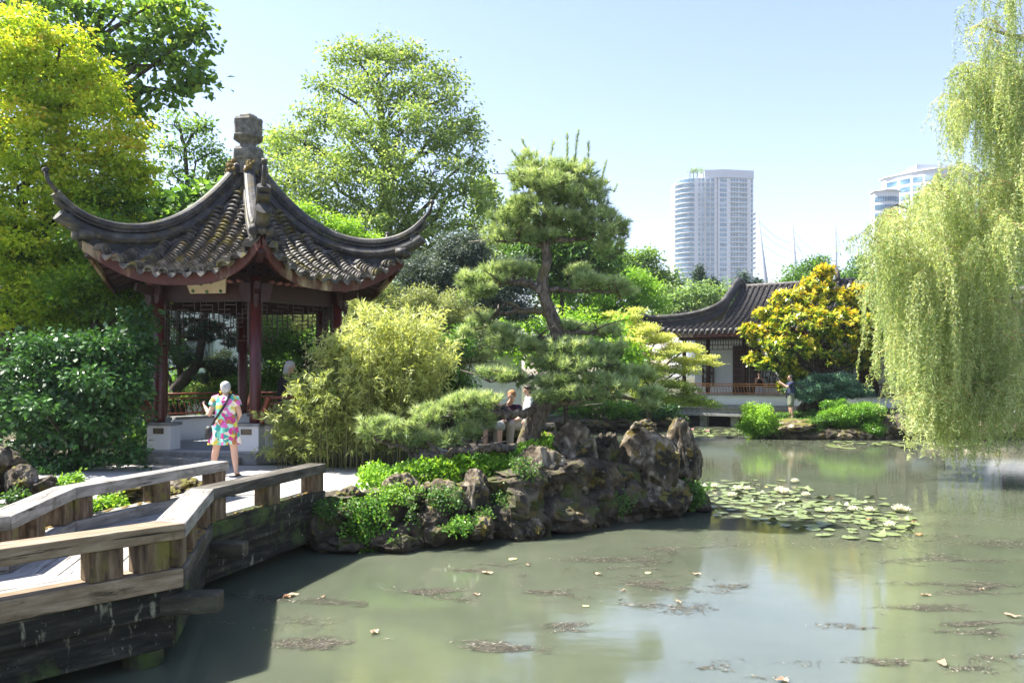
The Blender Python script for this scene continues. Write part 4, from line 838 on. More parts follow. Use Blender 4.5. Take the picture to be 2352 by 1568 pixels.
shrub('evergreen_shrub', 'rounded dark shrub right of the bamboo', 18.5, [B(1030, 850, 40, 60), B(1000, 880, 50, 60), B(1060, 900, 40, 40), B(1040, 790, 50, 40)], .07, .55, 1.6, .14, 'green', 64, holes=.2)
shrub('bright_shrub', 'yellow green sprouts behind the left bridge rail', 10.3, [B(235, 1158, 46, 28), B(205, 1170, 30, 20), B(270, 1160, 26, 20)], .055, .55, 1.3, .07, 'bright', 65, base=.6, per=8)
shrub('bright_shrub', 'small lime sprouts at the bend of the left bridge rail', 9.7, [B(150, 1108, 40, 14), B(175, 1100, 12, 12), B(125, 1116, 18, 12)], .05, .55, 1.2, .05, 'bright', 66, base=.6, per=8)
shrub('bright_shrub', 'few sprouts beside the orange topped rock', 9.0, [B(40, 1138, 20, 16), B(30, 1220, 14, 14)], .05, .55, 1.0, .05, 'green', 67, base=.5, per=8)
shrub('side_shrub', 'dark shrub beneath the willow on the far shore', 33.0, [B(2200, 930, 60, 30), B(2320, 930, 60, 40)], .1, .55, 1.3, .2, 'dark', 68)
# hedge masses low at the back
shrub('hedge', 'long leafy hedge at the foot of the garden wall', 26.5, [B(x, 900, 70, 45, 0, .6) for x in range(-60, 1000, 90)], .12, .6, 1.2, .25, 'green', 69, holes=.2)

# blue juniper cloud
def juniper_cloud():
    rng = np.random.default_rng(71); Y = 32.0
    bb = [B(1850, 905, 34, 14), B(1875, 890, 40, 18), B(1915, 880, 50, 18), B(1930, 900, 50, 14), B(1960, 898, 30, 14), B(1890, 912, 46, 9), B(1830, 900, 18, 12), B(1900, 868, 30, 9), B(1985, 900, 20, 9)]
    root = thing('juniper_cloud', 'flat topped blue green juniper above the boxwood on the far shore', 'shrub', (P(1905, 950, Y).x, Y, .66))
    Bw = [(*blob_world(Y, b), 0) for b in bb]; V, R, CC = foliage(Bw, .10, .28, 2.6, .11, rng, upb=.6, droop=-.05, per=10)
    np_mesh('crown', V, 4, R, LM['juniper'], root); mb = MB()
    limbs(mb, [Vector((P(1885, 950, Y).x, Y, .6)), P(1890, 935, Y), P(1905, 920, Y)], .14, .07, [b[0] for b in Bw], rng, lr=.6); mb.tube([Vector((P(1930, 950, Y).x, Y, .6)), P(1915, 930, Y), P(1900, 915, Y)], [.08, .07, .05], 6); mb.build('trunk', bark_dark, root)
juniper_cloud()
# ------------------------------------------------------------------ the tall bent pine on the rocky bank
def pine_tree(name, label, Y, trunk, r0, r1, branches, pads, mat_, barkm, seed, L=.11, w=.008, dens=150, shoots=(), per=26, base_z=None):
    rng = np.random.default_rng(seed); base = P(trunk[0][0], trunk[0][1], Y)
    if base_z is not None: base.z = base_z
    root = thing(name, label, 'tree', base)
    C = []; A = []; H = []
    for (x, y, rx, ry, dy) in pads:
        c = np.array(P(x, y, Y + dy)); s = (Y + dy) / F; r = np.array([rx * s, (rx * .75 + ry * .25) * s, ry * s])
        # a pad is a handful of overlapping tuft mounds
        m = max(3, int(rx * ry / 260)); n = int(dens * (r[0] * r[1] * math.pi + r[0] * r[2] * 2.0)); sub = [(c + unit(rng.normal(size=3)) * r * .62 * rng.random() ** .4, r * (.34 + .25 * rng.random())) for _ in range(m)]
        for sc, sr in sub:
            k = max(3, int(n / m)); sr = np.maximum(sr, .07); u = unit(rng.normal(size=(k, 3)) + [0, 0, .45]); pos = sc + u * sr * (.75 + .35 * rng.random(k))[:, None]
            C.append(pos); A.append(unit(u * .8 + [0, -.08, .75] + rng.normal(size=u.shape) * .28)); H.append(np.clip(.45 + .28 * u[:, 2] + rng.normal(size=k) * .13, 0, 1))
    C = np.concatenate(C); A = np.concatenate(A); H = np.concatenate(H)
    V, k = needles(C, A, per, L, w, rng); R = np.clip(H[k] + (rng.random(len(k)) - .5) * .3, 0, 1); Vs = [V]; Rs = [R]; tw = MB()
    for (x0, y0, x1, y1, dy) in shoots:
        a, b = np.array(P(x0, y0, Y + dy)), np.array(P(x1, y1, Y + dy)); n = int(np.linalg.norm(b - a) / .022); t = np.linspace(0, 1, n)[:, None]
        pos = a + (b - a) * t; ax = np.repeat(unit((b - a)[None]), n, 0); V2, k2 = needles(pos, ax, 9, L * .6, w * .8, rng, (.35, .9)); Vs.append(V2); Rs.append(np.clip(.55 + (rng.random(len(k2)) - .5) * .5, 0, 1)); tw.tube([Vector(a), Vector(b)], [.009, .005], 5, cap=False)
    for i in rng.choice(len(C), min(len(C), 700), replace=False): tw.tube([Vector(C[i] - A[i] * .13 + rng.normal(size=3) * .03), Vector(C[i])], [.009, .006], 4, cap=False)
    np_mesh('needle_crown', np.concatenate(Vs), 3, np.concatenate(Rs), mat_, root); tag(tw.build('twig', barkm, root), kind='stuff')
    tp = [base] + [P(x, y, Y + (dy[0] if dy else 0)) for x, y, *dy in trunk[1:]]
    # smooth the trunk
    def spline(pts, n=5):
        out = []; m = len(pts)
        for i in range(m - 1):
            p0, p1, p2, p3 = pts[max(i - 1, 0)], pts[i], pts[i + 1], pts[min(i + 2, m - 1)]
            for j in range(n):
                t = j / n; out.append(.5 * ((2 * p1) + (p2 - p0) * t + (2 * p0 - 5 * p1 + 4 * p2 - p3) * t * t + (3 * p1 - p0 - 3 * p2 + p3) * t ** 3))
        out.append(pts[-1]); return out
    mb = MB(); pts = spline(tp); m = len(pts); rad = []
    for i in range(m):
        t = i / (m - 1); rad.append((r0 + (r1 - r0) * t ** .8) * (1 + .12 * mn.noise(pts[i] * 3)))
    rad[0] *= 1.3; mb.tube(pts, rad, 14); mb.build('trunk', barkm, root)
    for (rad0, *pl) in branches:
        q = spline([P(x, y, Y + (dy[0] if dy else 0)) for x, y, *dy in pl]); q = [p + Vector(rng.normal(size=3) * rad0 * .25) for p in q]; n = len(q)
        mb = MB(); mb.tube(q, [rad0 * (1 - .7 * i / (n - 1)) for i in range(n)], 8)
        for i in range(n // 3, n, 2):   # side branchlets
            e = q[i] + Vector((rng.normal() * .25, rng.normal() * .3, .12 + .1 * rng.random())); mb.tube([q[i], (q[i] + e) / 2 + Vector((0, 0, .03)), e], [rad0 * .35, rad0 * .22, .008], 5)
        mb.build('branch', barkm, root)
    return root
TP = [(1112, 968, 38, 16, -.8), (1085, 988, 36, 14, -.8), (1262, 398, 90, 35, 0), (1215, 385, 49, 40, .1), (1320, 400, 68, 35, .1), (1200, 420, 46, 35, .2), (1255, 430, 85, 40, -.2), (1340, 440, 63, 32, 0), (1375, 445, 37, 27, .1), (1210, 470, 66, 30, -.1), (1300, 465, 85, 35, 0),
      (1360, 490, 67, 32, .1), (1270, 505, 98, 32, 0), (1180, 505, 59, 35, -.1), (1150, 545, 41, 27, 0), (1200, 540, 61, 30, .1), (1260, 545, 56, 19, 0), (1380, 520, 67, 40, 0), (1420, 525, 32, 40, .1), (1395, 560, 49, 30, 0), (1330, 530, 61, 27, .1),
      (1170, 615, 76, 20, 0), (1110, 635, 71, 24, 0), (1070, 650, 43, 22, -.1), (1120, 665, 65, 15, -.2), (1195, 625, 43, 20, .1), (1075, 685, 28, 13, 0),
      (1330, 650, 54, 15, 0), (1390, 660, 65, 18, 0), (1440, 668, 43, 13, .1), (1340, 625, 43, 18, .3),
      (1100, 735, 48, 13, 0), (1075, 770, 28, 15, 0), (1150, 765, 43, 20, -.1), (1190, 790, 71, 33, -.1), (1140, 805, 28, 22, 0), (1240, 790, 54, 24, .1), (1300, 755, 65, 13, .2), (1390, 765, 50, 13, .2),
      (1300, 800, 86, 24, -.2), (1370, 810, 60, 26, 0), (1260, 835, 65, 20, -.2), (1330, 840, 86, 18, -.3), (1420, 800, 24, 15, .1), (1400, 835, 37, 18, 0), (1440, 858, 43, 15, .1), (1490, 862, 37, 13, .1),
      (1130, 862, 48, 15, -.3), (1180, 868, 52, 13, -.3), (1280, 880, 71, 20, -.4), (1350, 880, 76, 22, -.4), (1420, 885, 71, 24, -.3), (1475, 905, 43, 20, -.3), (1490, 930, 32, 18, -.3), (1300, 905, 65, 20, -.5), (1370, 910, 65, 18, -.5), (1250, 915, 43, 20, -.6),
      (1095, 915, 65, 22, -.7), (1050, 930, 60, 20, -.7), (1120, 930, 32, 15, -.7), (1000, 948, 50, 18, -.7), (1060, 955, 54, 15, -.8), (985, 965, 50, 24, -.8),
      (870, 975, 54, 24, -.9), (900, 990, 54, 26, -.9), (855, 1000, 37, 18, -.9), (945, 985, 43, 20, -.9), (960, 1010, 54, 18, -.9), (1010, 1010, 52, 20, -.9), (1060, 1000, 50, 15, -.8)]
pine_tree('pine_tree', 'tall bent cloud pruned pine rising from the rocky bank', 13.9,
    [(1206, 1035), (1222, 985), (1240, 940), (1268, 880, .1), (1288, 820, .1), (1280, 760), (1262, 715), (1250, 675), (1246, 640), (1256, 600), (1252, 560), (1245, 520), (1262, 470), (1275, 420)], .205, .045,
    [(.075, (1250, 672), (1215, 655), (1175, 645), (1130, 660), (1085, 668)), (.07, (1268, 728), (1240, 715), (1200, 712), (1150, 720), (1105, 740)), (.05, (1262, 665), (1310, 668), (1360, 668), (1420, 672)),
     (.06, (1250, 565), (1220, 558), (1185, 552), (1150, 556)), (.06, (1250, 560), (1310, 550), (1360, 545), (1400, 555)), (.05, (1250, 510), (1210, 490), (1180, 500)), (.05, (1262, 480), (1310, 460), (1350, 450)), (.05, (1260, 470), (1230, 430), (1210, 400)), (.04, (1270, 430), (1300, 405), (1330, 400)),
     (.07, (1285, 775), (1250, 775), (1200, 785), (1150, 800)), (.06, (1288, 765), (1330, 762), (1380, 768)), (.08, (1280, 850), (1320, 850), (1370, 862), (1440, 868)), (.05, (1290, 820), (1340, 822), (1390, 838)), (.06, (1270, 880), (1230, 868, -.2), (1180, 875, -.3), (1130, 875, -.3)),
     (.08, (1240, 942), (1190, 950, -.4), (1150, 952, -.6), (1100, 945, -.7), (1040, 950, -.8), (985, 975, -.8)), (.07, (1245, 935), (1290, 925, -.4), (1350, 915, -.4), (1430, 912, -.3), (1480, 925, -.3)), (.03, (1245, 935), (1265, 938, -.3), (1290, 946, -.3)),
     (.085, (1212, 1034, -.1), (1165, 1026, -.6), (1110, 1032, -.95), (1060, 1035, -1.0), (1010, 1046, -1.0), (965, 1050, -1.), (935, 1032, -.95), (890, 1018, -.9), (860, 1005, -.9)), (.045, (1010, 1040, -1.), (985, 1015, -.95), (990, 995, -.9)), (.035, (935, 1032, -.95), (945, 1005, -.9), (960, 990, -.9)), (.04, (1100, 1034, -1), (1080, 1025, -.95), (1060, 1010, -.9))],
    TP, LM['pine'], pine_bark, 81, L=.13, w=.0135, dens=110,
    shoots=[(1215, 400, 1175, 345, 0), (1225, 380, 1200, 322, .05), (1260, 380, 1272, 325, .1), (1303, 385, 1303, 308, 0), (1318, 385, 1328, 300, 0), (1350, 400, 1352, 328, 0), (1375, 440, 1392, 372, 0), (1410, 440, 1418, 425, .1), (1410, 520, 1448, 508, 0), (1345, 400, 1362, 375, .1), (1180, 420, 1162, 395, .1), (1420, 560, 1440, 545, 0), (1350, 870, 1345, 838, -.4), (1430, 880, 1445, 850, -.3), (1300, 900, 1290, 868, -.4), (1390, 890, 1380, 855, -.3)])
pine_tree('ornamental_pine', 'dark twisted garden pine seen through the pavilion beside the white wall', 23.5,
    [(395, 960), (400, 905), (425, 870), (450, 840), (462, 790), (470, 730), (478, 690)], .22, .08,
    [(.08, (400, 900), (388, 870), (385, 850), (420, 846)), (.07, (450, 840), (480, 845), (510, 865)), (.06, (465, 780), (430, 780), (400, 800)), (.06, (470, 740), (510, 750), (530, 770)), (.06, (470, 730), (440, 740), (410, 760))],
    [(410, 750, 50, 24, 0), (450, 770, 46, 26, 0), (400, 800, 40, 34, 0), (430, 830, 40, 18, 0), (500, 760, 46, 22, 0), (530, 785, 30, 24, 0), (500, 840, 50, 26, 0), (470, 870, 30, 16, 0), (530, 860, 24, 26, 0), (470, 710, 60, 18, 0), (545, 720, 40, 20, 0), (560, 860, 30, 20, 0)],
    LM['pine_dark'], bark_dark, 82, L=.13, w=.016, dens=110, per=20, base_z=.6)

# ------------------------------------------------------------------ bamboo
def bamboo():
    rng = np.random.default_rng(91); root = thing('bamboo_clump', 'dense yellow green bamboo clump right of the pavilion', 'bamboo', (P(790, 1060, 16).x, 16, .67))
    prof = [(598, 990), (640, 940), (685, 918), (715, 870), (750, 835), (790, 785), (830, 735), (862, 690), (900, 740), (950, 720), (985, 735), (1015, 800), (1040, 870)]
    Vs = []; Rs = []; st = MB(); ncul = 170
    for i in range(ncul):
        x = 615 + 400 * rng.random(); top = float(np.interp(x, [p[0] for p in prof], [p[1] for p in prof])) + abs(rng.normal()) * 75 - 12
        Yc = 15.3 + 1.8 * rng.random() - (.5 if x > 700 else 0); bx = 640 + (x - 615) * .85 + rng.normal() * 12
        b = P(bx, 1000, Yc); b.z = .6; t = P(x + rng.normal() * 22, top, Yc - .5 + .8 * rng.random()); m = (b + t) / 2 + Vector(((b.x - t.x) * .3, 0, .25)); path = [b, b.lerp(m, .55), m, m.lerp(t, .6) + Vector((0, 0, .06)), t]
        st.tube(path, [.009, .009, .008, .006, .003], 5, cap=False, smooth=True); hue = (rng.random() - .5) * .3 + (.12 if x > 800 else 0)
        nb = int(6 + (t.z - b.z) * 6)
        for j in range(nb):
            f = 1 - rng.random() ** 1.1 * .88; k = f * 4; i0 = min(3, int(k)); q = path[i0].lerp(path[i0 + 1], k - i0)
            d = Vector((rng.normal(), rng.normal() - .2, .35)).normalized(); ln = .12 + .26 * rng.random(); e = q + d * ln; st.tube([q, e], [.003, .002], 3, cap=False)
            for s in range(2):
                c = q.lerp(e, .5 + .5 * s); n = 7; dd = np.array(d) + rng.normal(size=(n, 3)) * .75; dd[:, 2] -= .25; sz = .10 + .07 * rng.random(n)
                Vs.append(leaf_arrays(np.repeat(np.array(c)[None], n, 0) + rng.normal(size=(n, 3)) * .02, dd, rng.normal(size=(n, 3)) * .5 + [0, -.2, .8], sz, sz * .19, rng)); Rs.append(np.clip(.50 + hue + (f - .5) * .35 + (rng.random(n) - .5) * .35, 0, 1))
    np_mesh('leaves', np.concatenate(Vs), 4, np.concatenate(Rs), LM['bamboo'], root); st.build('culm', surf('culm', [(.3, (.08, .09, .03)), (.7, (.15, .15, .05))], 5, .5, 0), root)
bamboo()

# ------------------------------------------------------------------ weeping willow
def willow():
    rng = np.random.default_rng(95); root = thing('willow_tree', 'weeping willow with hanging yellow green strands filling the right side', 'tree', (P(2520, 900, 23).x, 23, .66))
    Vs = []; Rs = []; tw = MB(); anchors = []
    # (x0,y0,x1,y1): branch arch seen as a line, n strands, mean length px, depth range
    arcs = [(2352, -60, 2250, 30, 70, 210, 19, 21), (2440, 90, 2290, 120, 80, 260, 19, 22), (2352, 150, 2170, 150, 150, 200, 19, 21.5), (2300, 170, 2158, 215, 60, 130, 19, 21), (2440, 200, 2260, 230, 160, 300, 19, 22), (2430, 350, 2290, 330, 130, 280, 19, 22.5),
            (2360, 420, 2120, 408, 170, 190, 18.5, 22), (2200, 420, 2040, 450, 110, 180, 18, 21), (2070, 450, 1992, 500, 60, 190, 18, 20.5), (2010, 500, 1955, 530, 16, 100, 18, 19.5), (2360, 500, 2060, 490, 210, 240, 18, 22.5), (2200, 540, 2000, 560, 150, 230, 18, 21.5),
            (2360, 600, 2020, 600, 230, 240, 18, 22.5), (2250, 650, 1985, 650, 170, 210, 18, 21.5), (2360, 700, 2030, 690, 230, 220, 18, 22.5), (2360, 780, 2040, 770, 220, 200, 18, 22), (2300, 820, 2060, 830, 170, 150, 18, 21), (2440, 850, 2150, 860, 150, 130, 18, 21.5), (2240, 880, 2080, 880, 60, 120, 18, 20.5), (2240, 900, 2130, 900, 30, 130, 18, 20), (2352, 930, 2330, 920, 14, 90, 18, 20)]
    br = MB(); tb = Vector((P(2520, 900, 23).x, 23, .6)); tr = [tb, P(2500, 700, 23), P(2470, 420, 22.5), P(2450, 180, 22), P(2440, 0, 22)]
    br.tube(tr, [.5, .42, .34, .22, .12], 12)
    for (x0, y0, x1, y1, n, ln, Ya, Yb) in arcs:
        x1 += 40 if y0 < 380 else 72; n = int(n * (1.1 if y0 < 380 else 1.3))
        nbn = max(2, int(n / 9))
        for q in range(nbn):   # a bunch: a side twig arching over, with strands falling from it
            t = rng.random(); bulge = 24 * math.sin(math.pi * t) * (1 if abs(x0 - x1) > 60 else .3); Yq = Ya + (Yb - Ya) * rng.random()
            x = x0 + (x1 - x0) * t; y = y0 + (y1 - y0) * t - bulge + abs(rng.normal()) * 40
            o = np.array(P(x, y, Yq)); az = math.pi + rng.normal() * 1.0; dr = np.array([math.cos(az), math.sin(az) * .8, 0]); tl = .35 + .75 * rng.random(); hgt = .12 + .2 * rng.random()
            twp = [Vector(o + dr * tl * k + np.array([0, 0, hgt * math.sin(k * 2.2) - .25 * k * k])) for k in np.linspace(-.3, 1, 7)]; tw.tube(twp, [.014, .012, .010, .009, .007, .005, .004], 4, cap=False)
            h = (rng.random() - .5) * .5; bl_ = ln * (.35 + .8 * rng.random()) * Yq / F
            for i in range(11):
                k = rng.random() ** .7 * 6; i0 = min(5, int(k)); p = np.array(twp[i0].lerp(twp[i0 + 1], k - i0)); L = bl_ * (.5 + .7 * rng.random()); tz = .12 + .3 * rng.random()
                if p[2] - L < tz: L = max(.3, p[2] - tz)
                ns = max(6, int(L / .045)); s = np.linspace(0, 1, ns); a2 = az + rng.normal() * .9; out = .10 + .25 * rng.random(); hx = out * (1 - np.exp(-s * 5)); sw = rng.normal(size=2) * .05
                path = np.stack([p[0] + math.cos(a2) * hx + sw[0] * np.sin(s * 6 + az), p[1] + math.sin(a2) * hx + sw[1] * np.sin(s * 5), p[2] - L * s + .05 * np.sin(np.clip(s * 6, 0, math.pi))], 1)
                tw.tube([Vector(v) for v in path[::max(1, ns // 6)]], .0032, 3, cap=False)
                idx = np.repeat(np.arange(ns), 3); d = rng.normal(size=(len(idx), 3)) * .7 + [0, 0, -.7]; sz = .09 * (.6 + .7 * rng.random(len(idx)))
                Vs.append(leaf_arrays(path[idx] + rng.normal(size=(len(idx), 3)) * .02, d, rng.normal(size=d.shape), sz, sz * .22, rng)); Rs.append(np.clip(.5 + h + (rng.random(len(idx)) - .5) * .5, 0, 1))
    for e in ((2250, 60), (2200, 170), (2290, 240), (2140, 430), (2060, 470), (2200, 560), (2260, 700)):
        q = P(e[0], e[1], 21.5); a = min(tr, key=lambda p: abs(p.z - q.z + 1.5)); br.tube([a, a.lerp(q, .5) + Vector((0, 0, .35)), q, q + Vector((-.4, 0, -.15))], [.09, .06, .025, .008], 6)
    np_mesh('strands', np.concatenate(Vs), 4, np.concatenate(Rs), LM['willow'], root); tw.build('twigs', surf('willow_twig', [(.3, (.30, .22, .08)), (.7, (.42, .32, .13))], 3, .6, 0), root); br.build('trunk', bark, root)
willow()

# ------------------------------------------------------------------ garden walls
def wall(label, a, b, h, th=.3, cop=True, name='garden_wall'):
    a, b = Vector((*a, 0)), Vector((*b, 0)); c = (a + b) / 2; L = (b - a).length; ang = math.atan2((b - a).y, (b - a).x); root = thing(name, label, 'wall', (c.x, c.y, .6))
    mb = MB(); mb.box((c.x, c.y, (.5 + h) / 2), (L, th, h - .5), ang); mb.build('wall', white_m, root)
    if cop:
        mb = MB(); d = (b - a).normalized(); n = Vector((-d.y, d.x, 0)); 
        for s in (-1, 1): mb.hexa([a + n * s * .32 + Vector((0, 0, h + .0)), b + n * s * .32 + Vector((0, 0, h)), b + n * s * .01 + Vector((0, 0, h + .2)), a + n * s * .01 + Vector((0, 0, h + .2)), a + n * s * .32 + Vector((0, 0, h + .05)), b + n * s * .32 + Vector((0, 0, h + .05)), b + n * s * .01 + Vector((0, 0, h + .26)), a + n * s * .01 + Vector((0, 0, h + .26))][::1])
        mb.tube([a + Vector((0, 0, h + .27)), b + Vector((0, 0, h + .27))], .06, 8)
        for i in range(int(L / .3)):
            for s in (-1, 1): q = a + d * (i * .3 + .15); mb.tube([q + n * s * .34 + Vector((0, 0, h + .06)), q + n * s * .03 + Vector((0, 0, h + .27))], .05, 6)
        mb.build('tile_coping', tile_m, root)
    return root
gw = wall('high white plaster garden wall seen between the pavilion columns', (-22, 28.2), (-7.5, 28.2), 4.9)
def lattice_window(root, c, w, h, n, seed):
    mb = MB(); rng = np.random.default_rng(seed); u = Vector((1, 0, 0)); up = Vector((0, 0, 1))
    for (x0, z0, x1, z1) in ((-w, -h, w, -h), (-w, h, w, h), (-w, -h, -w, h), (w, -h, w, h)): mb.bar(c + u * x0 + up * z0, c + u * x1 + up * z1, .06, .06, Vector((0, 1, 0)))
    f = mb.build('window', surf('grey_frame', [(.3, (.25, .27, .27)), (.7, (.33, .35, .35))], 5, .8, 0), root); mb = MB()
    for i in range(n):
        a = Vector(((rng.random() * 2 - 1) * w, 0, (rng.random() * 2 - 1) * h)); th = rng.random() * 3.14; d = Vector((math.cos(th), 0, math.sin(th))) * .35
        q, r = a + d, a - d; q.x = max(-w, min(w, q.x)); q.z = max(-h, min(h, q.z)); r.x = max(-w, min(w, r.x)); r.z = max(-h, min(h, r.z))
        if (q - r).length > .15: mb.bar(c + q, c + r, .03, .03, Vector((0, 1, 0)))
    mb.build('tracery', surf('grey_frame', [], 5), f); mb = MB(); mb.box((c.x, c.y + .04, c.z), (2 * w, .02, 2 * h)); mb.build('pane', surf('dark_grey', [(.3, (.10, .12, .12)), (.7, (.2, .22, .2))], 2, .8, 0), f)  # pane behind the tracery is a mottled dark grey
lattice_window(gw, P(449, 806, 28.0), .55, .45, 22, 3); lattice_window(gw, P(374, 715, 28.0), .5, .4, 20, 4)
wall('lower pale garden wall glimpsed left of the pine trunk', (-7.2, 29.5), (.35, 30.2), 3.25)

# ------------------------------------------------------------------ tiled hall over the water
HA = math.radians(33); HO = Vector((8.2, 39, 0)); HU = Vector((math.cos(HA), -math.sin(HA), 0)); HV = Vector((math.sin(HA), math.cos(HA), 0)); UP = Vector((0, 0, 1))
def H(u, v, z): return HO + HU * u + HV * v + UP * z
def hbox(mb, u0, u1, v0, v1, z0, z1): return mb.hexa([H(u0, v0, z0), H(u1, v0, z0), H(u1, v1, z0), H(u0, v1, z0), H(u0, v0, z1), H(u1, v0, z1), H(u1, v1, z1), H(u0, v1, z1)])
grey_roof = surf('hall_tile', [(.3, (.022, .021, .021)), (.5, (.075, .07, .067)), (.7, (.20, .185, .17))], 11, .7, .4, .01, over=[((.15, .12, .09), 1.5, .58, .72)])
dwood = surf('hall_dark_wood', [(.3, (.035, .012, .009)), (.7, (.065, .022, .016))], 5, .5, .1, .003)
def hall():
    root = thing('water_hall', 'white walled hall on stilts with grey tiled upswept roof beyond the pond', 'building', H(4.5, 2, 0))
    Lh = 9.6; zp = smooth_tab([(-1.35, 4.47), (-.6, 4.72), (.5, 5.2), (1.6, 5.8), (2.4, 6.35), (3.05, 6.85)])
    def front_z(u, v):
        z = interp(v, zp)
        if u < 1.2 and v < .5: k = (1.2 - u) / 2.9; z += .78 * max(0, k) ** 2.6 * min(1, (0.9 - v) / 1.9)
        return z
    def eave_v(u):
        k = max(0, (1.2 - u) / 2.9); return -1.35 - .12 * k ** 2.5
    def hip(u):  # front slope stops at the hip line
        if u > 2.06: return 3.05
        t = (2.06 - u) / 3.76; return max(eave_v(u) + .12, .05 - 1.4 * t)
    # front slope: bed and tile rows
    for side in (0, 1):
        tr = MB(); bed = MB(); us = np.arange(-1.6, Lh + 1.3, .27); R = []
        for u in np.arange(-1.65, Lh + 1.36, .09):
            v1 = hip(u) if u > -1.65 else eave_v(u) + .1
            if u < 2.06: v1 = hip(u)
            v0 = eave_v(u); R.append([H(u, (v0 + (v1 - v0) * i / 14) if not side else 6.1 - (v0 + (v1 - v0) * i / 14), front_z(u, v0 + (v1 - v0) * i / 14) - .02) for i in range(15)])
        bed.grid(R, True, flip=bool(side)); bed.build('roof_bed', grey_roof, root)
        if side: continue
        for u in us:
            v1 = hip(u) - .05; v = eave_v(u) - .03; prev = None; n = max(1, int((v1 - v) / .105))
            for i in range(n):
                a = v + (v1 - v) * i / n; b = a + (v1 - v) / n * 1.15; pa = H(u, a, front_z(u, a)); pb = H(u, b, front_z(u, b)); d = (pb - pa).normalized(); nrm = HU.cross(d).normalized(); r = .085; f0 = []; b0 = []; f1 = []
                for s in range(6):
                    an = math.pi * s / 5; f0.append(pa + HU * r * math.cos(an) + nrm * (r * math.sin(an) + .05)); f1.append(pa + HU * r * .8 * math.cos(an) + nrm * (r * .75 * math.sin(an) + .01)); b0.append(pb + HU * r * math.cos(an) + nrm * (r * math.sin(an) - .005))
                tr.grid([f0, b0], False); tr.grid([f1, f0], False)
            q = H(u, eave_v(u) - .04, front_z(u, -1.35)); tr.tube([q - HV * .03 + UP * .03, q + HV * .05 + UP * .03], .095, 10)
            q = H(u + .135, eave_v(u) - .05, front_z(u, -1.35) - .03); tr.add([q + HU * -.09, q + HU * .09, q + HU * .05 - UP * .09, q - UP * .12, q - HU * .05 - UP * .09], [(0, 4, 3, 2, 1)]); 
        tr.build('tile_rows', grey_roof, root)
    # left slope (hip end)
    bed = MB(); R = []
    for i in range(13):
        t = i / 12; v = -1.35 + 8.8 * t; row = []
        for j in range(9):
            s = j / 8; u0 = -1.65; u1 = 2.0; vv = v + (3.05 - v) * s * .45; u = u0 + (u1 - u0) * s; k = abs(t - .5) * 2; z = 4.47 + .75 * k ** 4 * (1 - s) + 1.35 * s ** 1.15 ; row.append(H(u, vv, z))
        R.append(row)
    bed.grid(R, True, flip=True); bed.build('roof_bed', grey_roof, root)
    # fascia
    fa = MB(); a = []; b = []
    for u in np.arange(-1.62, Lh + 1.3, .15): q = H(u, eave_v(u) + .04, front_z(u, -1.35)); a.append([q - UP * .06, q - UP * .27]); b.append([q - UP * .06 + HV * .05, q - UP * .27 + HV * .05])
    fa.grid(a, False, flip=True); fa.grid(b, False); fa.grid([[x[1], y[1]] for x, y in zip(a, b)], False, flip=True); fa.build('fascia', fascia_m, root)
    so = MB(); so.grid([[H(u, eave_v(u) + .06 + (1.6 - .0) * i / 4, front_z(u, -1.35 + 1.5 * i / 4) - .25) for i in range(5)] for u in np.arange(-1.5, Lh + 1.2, .2)], True, flip=True); so.build('soffit', red_dark, root)
    # hip and verge ridge: one flowing line
    rp = [(-1.95, -1.62, 5.72), (-1.8, -1.55, 5.50), (-1.5, -1.42, 5.33), (-1.0, -1.24, 5.22), (-.3, -.98, 5.22), (.5, -.66, 5.30), (1.2, -.36, 5.45), (1.75, -.05, 5.68), (2.02, .45, 5.98), (2.06, 1.1, 6.35), (2.06, 1.8, 6.75), (2.06, 2.4, 7.08), (2.06, 2.85, 7.26), (2.1, 3.2, 7.22), (2.14, 3.45, 7.02)]
    pts = [H(*p) for p in rp]; 
    def spl(pts, n=6):
        out = []
        for i in range(len(pts) - 1):
            p0, p1, p2, p3 = pts[max(i - 1, 0)], pts[i], pts[i + 1], pts[min(i + 2, len(pts) - 1)]
            for j in range(n): t = j / n; out.append(.5 * ((2 * p1) + (p2 - p0) * t + (2 * p0 - 5 * p1 + 4 * p2 - p3) * t * t + (3 * p1 - p0 - 3 * p2 + p3) * t ** 3))
        return out + [pts[-1]]
    q = spl(pts); rg = MB(); n = len(q); rad = [.05 + .07 * min(1, i / 12) for i in range(n)]; rg.tube(q, rad, 10); rg.tube([p - UP * .19 for p in q[6:-3]], .085, 8); rg.tube([p - UP * .11 for p in q[5:-3]], .05, 6)
    rg.build('hip_ridge', ridge_m, root)
    w = MB(); A = [p - UP * .1 for p in q[8:-6]]; Bq = [p - UP * .52 for p in q[8:-6]]
    side = HV * .05 - HU * .0
    w.grid([[a_ - side, b_ - side] for a_, b_ in zip(A, Bq)], False); w.grid([[a_ + side, b_ + side] for a_, b_ in zip(A, Bq)], False, flip=True); w.grid([[a_ + HU * .05, b_ + HU * .05] for a_, b_ in zip(A, Bq)], False); w.build('ridge_wall', surf('dark_mortar', [], 5), root)
    mr = MB(); mr.tube([H(2.1, 3.05, 6.92), H(Lh - 2.1, 3.05, 6.92)], .10, 8); mr.bar(H(2.1, 3.05, 6.83), H(Lh - 2.1, 3.05, 6.83), .14, .12); mr.build('main_ridge', grey_roof, root)
